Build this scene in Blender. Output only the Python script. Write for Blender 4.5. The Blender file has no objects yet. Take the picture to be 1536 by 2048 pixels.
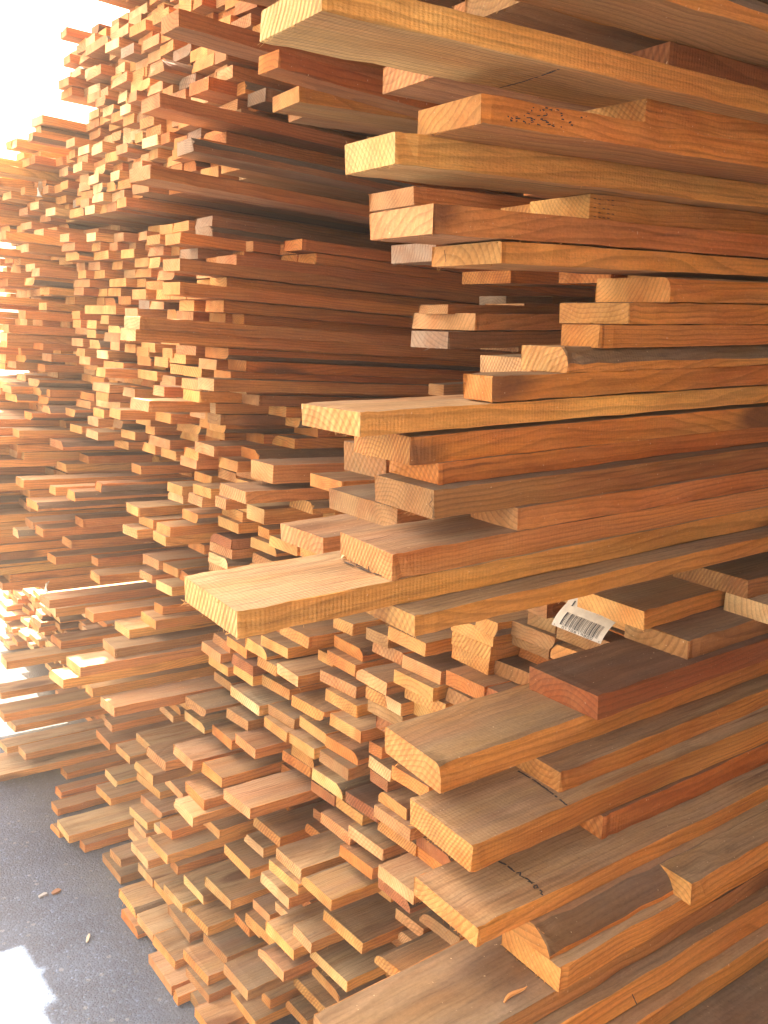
import bpy, math, random
from mathutils import Matrix, Vector
scene = bpy.context.scene
COL = scene.collection
rad = math.radians
# ------------------------------------------------------------------ camera
EYE = Vector((0.0, 0.0, 1.6))
AZ, PITCH, ROLL, FPX = rad(51.5), math.atan(385/1800), math.atan(.02), 1800.0
fwdh = Vector((math.cos(AZ), math.sin(AZ), 0)); rgt = Vector((math.sin(AZ), -math.cos(AZ), 0)); Zv = Vector((0, 0, 1))
fwd = math.cos(PITCH)*fwdh - math.sin(PITCH)*Zv
up = math.sin(PITCH)*fwdh + math.cos(PITCH)*Zv
r2 = math.cos(ROLL)*rgt + math.sin(ROLL)*up
u2 = math.cos(ROLL)*up - math.sin(ROLL)*rgt
cd = bpy.data.cameras.new("camera"); cam = bpy.data.objects.new("camera", cd); COL.objects.link(cam)
cam.matrix_world = Matrix(((r2.x, u2.x, -fwd.x, EYE.x), (r2.y, u2.y, -fwd.y, EYE.y), (r2.z, u2.z, -fwd.z, EYE.z), (0, 0, 0, 1)))
cd.sensor_fit = 'VERTICAL'; cd.sensor_height = 36; cd.sensor_width = 27; cd.lens = FPX/2048*36
cd.clip_start = .02; cd.clip_end = 500
scene.camera = cam
# ------------------------------------------------------------------ sky, sun, exposure
SUN = Vector((.18, .66, 1.0)).normalized()
w = bpy.data.worlds.new("World"); scene.world = w; w.use_nodes = True
nt = w.node_tree; bg = nt.nodes['Background']; sky = nt.nodes.new('ShaderNodeTexSky')
sky.sky_type = 'NISHITA'; sky.sun_disc = False
sky.sun_elevation = math.asin(SUN.z); sky.sun_rotation = math.atan2(SUN.x, SUN.y)
sky.dust_density = 6.0; sky.air_density = .7; sky.ozone_density = .4
tint = nt.nodes.new('ShaderNodeMix'); tint.data_type = 'RGBA'; tint.blend_type = 'MULTIPLY'; tint.inputs[0].default_value = 1
tint.inputs[7].default_value = (1, .87, .68, 1)      # warm sky tint in place of a white balance
nt.links.new(sky.outputs[0], tint.inputs[6]); nt.links.new(tint.outputs[2], bg.inputs[0]); bg.inputs[1].default_value = .15
ld = bpy.data.lights.new("sun", 'SUN'); ld.energy = 5.0; ld.angle = rad(.5); ld.color = (1, .88, .70)
lo = bpy.data.objects.new("sun", ld); COL.objects.link(lo); lo.rotation_euler = SUN.to_track_quat('Z', 'Y').to_euler()
vs = scene.view_settings; vs.view_transform = 'Standard'; vs.look = 'None'; vs.gamma = 1.0; vs.exposure = 3.3
scene.cycles.max_bounces = 10; scene.cycles.diffuse_bounces = 7; scene.cycles.glossy_bounces = 2
scene.cycles.use_denoising = True
scene.cycles.sample_clamp_indirect = 12
# ------------------------------------------------------------------ frames of the stacks
def frame(yaw, tilt):
    y, t = rad(yaw), rad(tilt)
    ex = Vector((math.cos(y)*math.cos(t), math.sin(y)*math.cos(t), -math.sin(t))); ey = Vector((-math.sin(y), math.cos(y), 0)); ez = ex.cross(ey)
    return Matrix((ex, ey, ez)).transposed()
FR = {'A': frame(-3.5, -.8), 'B': frame(0, 3.0)}
def mat_at(fr, x, y, z, yaw=0, roll=0):
    m = FR[fr]; p = m @ Vector((x, y, z))
    r = (m @ Matrix.Rotation(yaw, 3, 'Z') @ Matrix.Rotation(roll, 3, 'X')).to_4x4(); r.translation = p
    return r
# ------------------------------------------------------------------ materials
def N(nt, t, **k):
    n = nt.nodes.new(t)
    for a, b in k.items(): setattr(n, a, b)
    return n
def math_(nt, op, a, b=None, c=None, clamp=False):
    n = N(nt, 'ShaderNodeMath', operation=op); n.use_clamp = clamp
    for i, v in enumerate((a, b, c)):
        if v is None: continue
        if isinstance(v, (int, float)): n.inputs[i].default_value = v
        else: nt.links.new(v, n.inputs[i])
    return n.outputs[0]
def ramp(nt, fac, stops):
    n = N(nt, 'ShaderNodeValToRGB'); nt.links.new(fac, n.inputs[0]); e = n.color_ramp.elements
    while len(e) < len(stops): e.new(.5)
    for i, (p, c) in enumerate(stops): e[i].position = p; e[i].color = (c, c, c, 1) if isinstance(c, (int, float)) else (*c, 1)
    return n.outputs[0]
def mix(nt, mode, fac, a, b):
    n = N(nt, 'ShaderNodeMix', data_type='RGBA', blend_type=mode)
    for i, v in ((0, fac), (6, a), (7, b)):
        if isinstance(v, (int, float)): n.inputs[i].default_value = v
        elif isinstance(v, tuple): n.inputs[i].default_value = (*v, 1)
        else: nt.links.new(v, n.inputs[i])
    return n.outputs[2]
def vmul(nt, v, s):
    n = N(nt, 'ShaderNodeVectorMath', operation='MULTIPLY'); nt.links.new(v, n.inputs[0]); n.inputs[1].default_value = s
    return n.outputs[0]
def noise(nt, v, scale, detail=2, rough=.5, dist=0):
    n = N(nt, 'ShaderNodeTexNoise'); nt.links.new(v, n.inputs['Vector']); n.inputs['Scale'].default_value = scale
    n.inputs['Detail'].default_value = detail; n.inputs['Roughness'].default_value = rough; n.inputs['Distortion'].default_value = dist
    return n.outputs['Fac']
def wood_material():
    m = bpy.data.materials.new("rough_sawn_wood"); m.use_nodes = True; nt = m.node_tree; B = nt.nodes['Principled BSDF']
    col = N(nt, 'ShaderNodeAttribute', attribute_name='col').outputs['Color']
    g = N(nt, 'ShaderNodeAttribute', attribute_name='gco').outputs['Vector']
    ia = N(nt, 'ShaderNodeAttribute', attribute_name='kind')       # r: end face, g: weathered, b: saw marks
    sep = N(nt, 'ShaderNodeSeparateColor'); nt.links.new(ia.outputs['Color'], sep.inputs[0])
    END, WEA, SAW = sep.outputs
    sx = N(nt, 'ShaderNodeSeparateXYZ'); nt.links.new(g, sx.inputs[0]); gx, gy, gz = sx.outputs
    # knots: rare cells, stretched along the grain
    kv = N(nt, 'ShaderNodeTexVoronoi'); nt.links.new(vmul(nt, g, (1.9, 7, 7)), kv.inputs['Vector']); kv.inputs['Scale'].default_value = 1
    kd = kv.outputs['Distance']
    knot = ramp(nt, kd, [(0, 1), (.13, 1), (.19, 0)])
    knotw = ramp(nt, kd, [(0, 1), (.42, 0)])
    # growth rings round a pith beside the board
    wob = noise(nt, vmul(nt, g, (1.8, 9, 9)), 1.0, 2, .5)
    wob2 = noise(nt, vmul(nt, g, (6, 40, 40)), 1.0, 2, .5)
    r = math_(nt, 'SQRT', math_(nt, 'ADD', math_(nt, 'MULTIPLY', gy, gy), math_(nt, 'MULTIPLY', gz, gz)))
    r = math_(nt, 'ADD', r, math_(nt, 'MULTIPLY', wob, .045))
    r = math_(nt, 'ADD', r, math_(nt, 'MULTIPLY', wob2, .004))
    r = math_(nt, 'ADD', r, math_(nt, 'MULTIPLY', knotw, .02))
    fr = math_(nt, 'FRACT', math_(nt, 'MULTIPLY', r, 190))
    ring = ramp(nt, fr, [(0, 1), (.55, .90), (.86, .52), (.94, .55), (1, 1)])
    fib = noise(nt, vmul(nt, g, (9, 420, 420)), 1.0, 3, .65)
    fibl = ramp(nt, fib, [(.30, .72), (.5, 1), (.72, 1.16)])
    blot = noise(nt, vmul(nt, g, (2.2, 16, 16)), 1.0, 4, .6)
    c1 = mix(nt, 'MULTIPLY', math_(nt, 'SUBTRACT', math_(nt, 'MULTIPLY_ADD', END, .0, .60), math_(nt, 'MULTIPLY', WEA, .40)), col, ring)
    c1 = mix(nt, 'MULTIPLY', math_(nt, 'MULTIPLY_ADD', END, -.6, .85), c1, fibl)
    red = mix(nt, 'MULTIPLY', 1.0, c1, (.90, .70, .58))
    c1 = mix(nt, 'MIX', ramp(nt, blot, [(.42, 0), (.66, 1)]), c1, red)
    lite = noise(nt, vmul(nt, g, (3.1, 24, 24)), 1.3, 2, .5)
    c1 = mix(nt, 'MULTIPLY', 1.0, c1, ramp(nt, lite, [(.3, .84), (.7, 1.14)]))
    # pitch streaks
    st = noise(nt, vmul(nt, g, (3.5, 110, 110)), 1.0, 3, .6)
    c1 = mix(nt, 'MIX', math_(nt, 'MULTIPLY', ramp(nt, st, [(.64, 0), (.74, 1)]), math_(nt, 'MULTIPLY_ADD', END, -.7, .75)), c1, (.12, .050, .022))
    # weathering: greyer and patchy
    wn = noise(nt, vmul(nt, g, (5, 30, 30)), 1.0, 4, .65)
    wf = math_(nt, 'MULTIPLY', ramp(nt, wn, [(.35, .15), (.62, 1)]), WEA)
    lum = N(nt, 'ShaderNodeHueSaturation'); nt.links.new(c1, lum.inputs['Color']); lum.inputs['Saturation'].default_value = .6; lum.inputs['Value'].default_value = .88
    c1 = mix(nt, 'MIX', math_(nt, 'MULTIPLY', wf, .8), c1, lum.outputs[0])
    dk = noise(nt, vmul(nt, g, (14, 60, 60)), 1.0, 4, .7)
    c1 = mix(nt, 'MIX', math_(nt, 'MULTIPLY', ramp(nt, dk, [(.62, 0), (.76, .8)]), WEA), c1, (.055, .042, .035))
    c1 = mix(nt, 'MIX', math_(nt, 'MULTIPLY', knot, math_(nt, 'MULTIPLY_ADD', END, -1, .8)), c1, (.13, .05, .02))
    sn = noise(nt, vmul(nt, g, (1.3, 9, 9)), 1.0, 5, .7)
    c1 = mix(nt, 'MULTIPLY', math_(nt, 'MULTIPLY', ramp(nt, sn, [(.56, 0), (.66, .8)]), math_(nt, 'MULTIPLY_ADD', END, -.5, 1)), c1, (.60, .48, .40))
    # saw bands
    wv = N(nt, 'ShaderNodeTexWave', wave_type='BANDS', bands_direction='DIAGONAL'); nt.links.new(vmul(nt, g, (0, 105, 60)), wv.inputs['Vector'])
    wv.inputs['Scale'].default_value = 1.0; wv.inputs['Distortion'].default_value = .9; wv.inputs['Detail'].default_value = 1.5
    saw = math_(nt, 'MULTIPLY', math_(nt, 'MULTIPLY', wv.outputs['Fac'], SAW), END)
    c1 = mix(nt, 'MULTIPLY', saw, c1, (.66, .58, .52))
    wl = N(nt, 'ShaderNodeTexWave', wave_type='BANDS', bands_direction='X'); nt.links.new(vmul(nt, g, (75, 4, 4)), wl.inputs['Vector'])
    wl.inputs['Scale'].default_value = 1.0; wl.inputs['Distortion'].default_value = 1.5; wl.inputs['Detail'].default_value = 2
    fuzz = noise(nt, vmul(nt, g, (180, 520, 520)), 1.0, 3, .7)
    c1 = mix(nt, 'MULTIPLY', 1.0, c1, ramp(nt, fuzz, [(.3, .86), (.7, 1.10)]))
    fl = noise(nt, vmul(nt, g, (300, 380, 380)), 1.0, 1, .5)
    c1 = mix(nt, 'MIX', ramp(nt, fl, [(.76, 0), (.80, .55)]), c1, (.80, .60, .36))
    nt.links.new(c1, B.inputs['Base Color'])
    B.inputs['Roughness'].default_value = .78
    B.inputs['Specular IOR Level'].default_value = .25
    h = math_(nt, 'MULTIPLY', fib, .5)
    h = math_(nt, 'ADD', h, math_(nt, 'MULTIPLY', fuzz, .9))
    h = math_(nt, 'ADD', h, math_(nt, 'MULTIPLY', ring, .25))
    h = math_(nt, 'ADD', h, math_(nt, 'MULTIPLY', saw, .9))
    h = math_(nt, 'ADD', h, math_(nt, 'MULTIPLY', math_(nt, 'MULTIPLY', wl.outputs['Fac'], SAW), .35))
    bp = N(nt, 'ShaderNodeBump'); bp.inputs['Strength'].default_value = .8; bp.inputs['Distance'].default_value = .0011
    nt.links.new(h, bp.inputs['Height']); nt.links.new(bp.outputs[0], B.inputs['Normal'])
    return m
def plain(name, c, rough=.7):
    m = bpy.data.materials.new(name); m.use_nodes = True; nt = m.node_tree; B = nt.nodes['Principled BSDF']
    tc = N(nt, 'ShaderNodeTexCoord').outputs['Object']
    n = noise(nt, tc, 60, 4, .6)
    nt.links.new(mix(nt, 'MULTIPLY', 1.0, tuple(c), ramp(nt, n, [(.3, .8), (.7, 1.1)])), B.inputs['Base Color']); B.inputs['Roughness'].default_value = rough
    return m
def asphalt():
    m = bpy.data.materials.new("asphalt"); m.use_nodes = True; nt = m.node_tree; B = nt.nodes['Principled BSDF']
    tc = N(nt, 'ShaderNodeTexCoord').outputs['Object']
    v = N(nt, 'ShaderNodeTexVoronoi'); nt.links.new(tc, v.inputs['Vector']); v.inputs['Scale'].default_value = 170
    sepc = N(nt, 'ShaderNodeSeparateColor'); nt.links.new(v.outputs['Color'], sepc.inputs[0])
    stone = ramp(nt, sepc.outputs[0], [(0, .072), (.5, .088), (.88, .10), (.97, .125), (1, .16)])
    v2 = N(nt, 'ShaderNodeTexVoronoi'); nt.links.new(tc, v2.inputs['Vector']); v2.inputs['Scale'].default_value = 55
    s2 = N(nt, 'ShaderNodeSeparateColor'); nt.links.new(v2.outputs['Color'], s2.inputs[0])
    big = math_(nt, 'MULTIPLY', ramp(nt, s2.outputs[1], [(.9, 0), (.96, 1)]), ramp(nt, v2.outputs['Distance'], [(.28, 1), (.42, 0)]))
    n1 = noise(nt, tc, 4.5, 5, .65); n2 = noise(nt, tc, 300, 2, .6)
    c = mix(nt, 'MULTIPLY', 1.0, stone, ramp(nt, n1, [(.3, .75), (.7, 1.25)]))
    c = mix(nt, 'MULTIPLY', 1.0, c, (.66, .98, 1.66))
    c = mix(nt, 'MIX', math_(nt, 'MULTIPLY', big, .3), c, (.28, .30, .32))
    # dusty olive grime collects along the stacks
    sx = N(nt, 'ShaderNodeSeparateXYZ'); nt.links.new(tc, sx.inputs[0])
    gr = math_(nt, 'ADD', math_(nt, 'MULTIPLY', sx.outputs[0], 3.2), math_(nt, 'MULTIPLY', n1, 1.3))
    gr = ramp(nt, math_(nt, 'SUBTRACT', gr, 3.0), [(0, 0), (.9, .7)])
    c = mix(nt, 'MIX', gr, c, (.10, .095, .068))
    sd = noise(nt, tc, 120, 2, .6)
    c = mix(nt, 'MIX', math_(nt, 'MULTIPLY', ramp(nt, sd, [(.66, 0), (.72, .7)]), .5), c, (.24, .20, .14))
    nt.links.new(c, B.inputs['Base Color']); B.inputs['Roughness'].default_value = .88
    bp = N(nt, 'ShaderNodeBump'); bp.inputs['Strength'].default_value = .7; bp.inputs['Distance'].default_value = .004
    nt.links.new(math_(nt, 'ADD', math_(nt, 'MULTIPLY', v.outputs['Distance'], -1.0), n2), bp.inputs['Height']); nt.links.new(bp.outputs[0], B.inputs['Normal'])
    return m
WOOD = wood_material(); INK = plain("ink", (.030, .027, .027), .7); PAPER = plain("paper", (.56, .50, .38), .6)
# ------------------------------------------------------------------ board builder
#        end face           sides              top and bottom      weathering of top
TONE = {
 'c': ((.68, .47, .205), (.63, .34, .092), (.50, .365, .18), .45),
 'y': ((.61, .345, .115), (.58, .27, .062), (.42, .275, .125), .55),
 'o': ((.58, .265, .075), (.54, .215, .048), (.39, .225, .095), .5),
 'k': ((.58, .32, .145), (.51, .22, .068), (.41, .255, .130), .55),
 'p': ((.67, .43, .22), (.55, .27, .085), (.48, .335, .17), .45),
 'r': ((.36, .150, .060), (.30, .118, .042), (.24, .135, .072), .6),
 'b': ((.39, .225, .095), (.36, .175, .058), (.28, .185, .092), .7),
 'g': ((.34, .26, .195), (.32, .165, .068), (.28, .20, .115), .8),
 'w': ((.76, .60, .34), (.60, .36, .135), (.58, .46, .28), .4)}
def board_geo(rng, L, w, t, tone, lod, wane=0, V=None, F=None, C=None, G=None, K=None, M=None, off=(0, 0, 0), warp=0, red=0):
    """append one board: end face at x=0, near edge at y=0, underside at z=0"""
    base = len(V)
    jit = lambda c, a: tuple(max(0, min(1, q*(1+a))) for q in c)
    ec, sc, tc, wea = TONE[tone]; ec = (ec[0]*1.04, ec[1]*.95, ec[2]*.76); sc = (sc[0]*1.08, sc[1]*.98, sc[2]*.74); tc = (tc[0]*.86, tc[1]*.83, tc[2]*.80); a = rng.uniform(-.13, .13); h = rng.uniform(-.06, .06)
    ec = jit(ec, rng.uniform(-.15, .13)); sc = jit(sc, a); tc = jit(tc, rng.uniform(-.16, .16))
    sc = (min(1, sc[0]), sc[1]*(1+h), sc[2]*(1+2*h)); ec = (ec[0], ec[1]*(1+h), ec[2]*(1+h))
    if red: sc = (sc[0]*.88, sc[1]*.76, sc[2]*.66); tc = (tc[0]*.95, tc[1]*.9, tc[2]*.82)   # redder lumber, also darkened to paint in the shade on these stacks
    saw = rng.random()**1.6
    c = .0007 if lod else .0012
    # cross-section, anticlockwise from the near bottom edge
    prof = [(c, 0), (w-c, 0), (w, c), (w, t-c), (w-c, t), (c, t), (0, t-c), (0, c)]
    tags = ['b', 's', 's', 's', 't', 's', 's', 's']
    if wane == 1:    # rounded-off near top corner
        a1 = rng.uniform(.10, .22)*w; b1 = rng.uniform(.45, .85)*t
        prof[5:7] = [(a1, t), (a1*.55, t-b1*.25), (a1*.2, t-b1*.6), (0, t-b1)]; tags = ['b', 's', 's', 's', 't', 'x', 'x', 'x', 's', 's']
    elif wane == 2:  # far top corner
        a1 = rng.uniform(.10, .25)*w; b1 = rng.uniform(.45, .85)*t
        prof[3:5] = [(w, t-b1), (w-a1*.2, t-b1*.6), (w-a1*.55, t-b1*.25), (w-a1, t)]; tags = ['b', 's', 's', 'x', 'x', 'x', 't', 's', 's', 's']
    elif wane == 3:  # near bottom corner
        a1 = rng.uniform(.10, .22)*w; b1 = rng.uniform(.4, .8)*t
        prof[7:8] = [(0, b1), (a1*.2, b1*.55), (a1*.55, b1*.2)]; prof[0] = (a1, 0); tags = ['b', 's', 's', 's', 't', 's', 's', 'x', 'x', 'x']
    elif wane == 4:  # eased near top corner
        prof[5:7] = [(.09*w, t), (.045*w, t*.93), (.015*w, t*.78), (0, t*.55)]; tags = ['b', 's', 's', 's', 't', 't', 's', 's', 's', 's']
    n = len(prof)
    if lod == 2: xs = [0, .003, .01]+[.022*i*(1+.03*i) for i in range(1, 22)]+[1.0, 1.3, 1.7, 2.2, L]; xs = sorted(q for q in xs if q <= L)
    elif lod == 1: xs = [0, .006, .06, .15, .3, .6, 1.2, L]
    else: xs = [0, .05, .6, L]
    pith = (rng.uniform(-.05, w+.05), rng.uniform(-.16, .12)); gx = rng.uniform(0, 50); gk = rng.uniform(0, 30)
    if abs(pith[1]-t/2) < .02: pith = (pith[0], pith[1]-.05)
    amp = (.0004, .0007, .00105)[lod]; gs = rng.uniform(.55, 1.25); bow = rng.uniform(-.0035, .0035) if lod == 2 else 0; bw = rng.uniform(3, 7); chip = rng.choice((-1, -1, 1, 2)) if lod else -1
    skew = rng.uniform(-.06, .06)*w*.5; skz = rng.uniform(-.04, .04)*t
    ph = rng.uniform(0, 6)
    for i, x in enumerate(xs):
        dz = warp*math.sin(x*2.3+ph)-warp*math.sin(ph); dy = bow*(math.sin(x*bw+ph)-math.sin(ph)); ej = rng.uniform(-1, 1)*amp*.7
        for j, (y, z) in enumerate(prof):
            wx = x
            if i == 0: wx = skew*(y/w-.5)*2 + skz*(z/t-.5) + rng.uniform(-amp, amp)*.8
            edge = 0 if i else .6
            if i == 0 and j == (0, 7, 4)[chip] and chip >= 0: wx += rng.uniform(.002, .006)
            yy = y + dy*(1 if y < w/2 else .3) + (ej if y < w/2 else 0) + rng.uniform(-amp, amp)*(1-edge*.5); zz = z + rng.uniform(-amp, amp)*(1-edge*.5)*(.6 if tags[j] in 'bt' or tags[j-1] in 'bt' else 1) + dz
            V.append((off[0]+wx, off[1]+yy, off[2]+zz)); G.append((gx+wx*1.0, (y-pith[0])*gs, (z-pith[1])*gs))
    for i in range(len(xs)-1):
        for j in range(n):
            k = (j+1) % n; a0 = base+i*n
            F.append((a0+j, a0+k, a0+n+k, a0+n+j))
            tg = tags[j]
            C.append(tc if tg == 't' else (sc if tg == 's' else (tuple(q*.55 for q in tc) if tg == 'x' else tuple(.55*p+.45*q for p, q in zip(sc, tc)))))
            K.append((0, wea if tg == 't' else (.25*wea if tg == 's' else (.9 if tg == 'x' else .35*wea)), saw*.6))
    F.append(tuple(base+j for j in range(n-1, -1, -1))); C.append(ec); K.append((1, wea*.12, saw))
    a0 = base+(len(xs)-1)*n
    F.append(tuple(a0+j for j in range(n))); C.append(ec); K.append((1, .1, saw))
    if lod == 2:     # loose fibres along the sawn edges
        for q in range(rng.randint(14, 40)):
            if rng.random() < .8: p = Vector((rng.uniform(-.0005, .001), rng.uniform(0, w), rng.choice((0, 0, 0, t))))
            else: p = Vector((rng.uniform(0, .5), 0, rng.choice((0, t))))
            ln = rng.uniform(.0015, .006)*(2.2 if rng.random() < .08 else 1)
            d = Vector((rng.uniform(-1, .3), rng.uniform(-.7, .5), rng.uniform(-1, .35))).normalized()*ln
            s = Vector((rng.uniform(-1, 1), rng.uniform(-1, 1), rng.uniform(-1, 1))).normalized()*rng.uniform(.0002, .0005)
            b0 = len(V)
            for v in (p-s, p+s, p+d*.6+s*.8+Vector((0, 0, -.0006)), p+d):
                V.append((off[0]+v.x, off[1]+v.y, off[2]+v.z)); G.append((gx+v.x, v.y-pith[0], v.z-pith[1]))
            F.append((b0, b0+1, b0+2, b0+3)); C.append(tuple(min(1, q*1.15) for q in ec)); K.append((1, 0, 0))
def mesh_from(name, V, F, C, G, K, mat):
    me = bpy.data.meshes.new(name); me.from_pydata(V, [], F)
    a = me.attributes.new('col', 'FLOAT_COLOR', 'FACE'); a.data.foreach_set('color', [q for c in C for q in (*c, 1)])
    a = me.attributes.new('kind', 'FLOAT_COLOR', 'FACE'); a.data.foreach_set('color', [q for c in K for q in (*c, 1)])
    a = me.attributes.new('gco', 'FLOAT_VECTOR', 'POINT'); a.data.foreach_set('vector', [q for g in G for q in g])
    me.materials.append(mat); me.update(); return me
def link(name, me, mw=None, parent=None, label=None, cat=None, group=None, kind=None):
    o = bpy.data.objects.new(name, me); COL.objects.link(o)
    if parent: o.parent = parent
    if mw is not None: o.matrix_world = mw if not parent else o.matrix_world
    if label: o['label'] = label
    if cat: o['category'] = cat
    if group: o['group'] = group
    if kind: o['kind'] = kind
    return o
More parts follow.
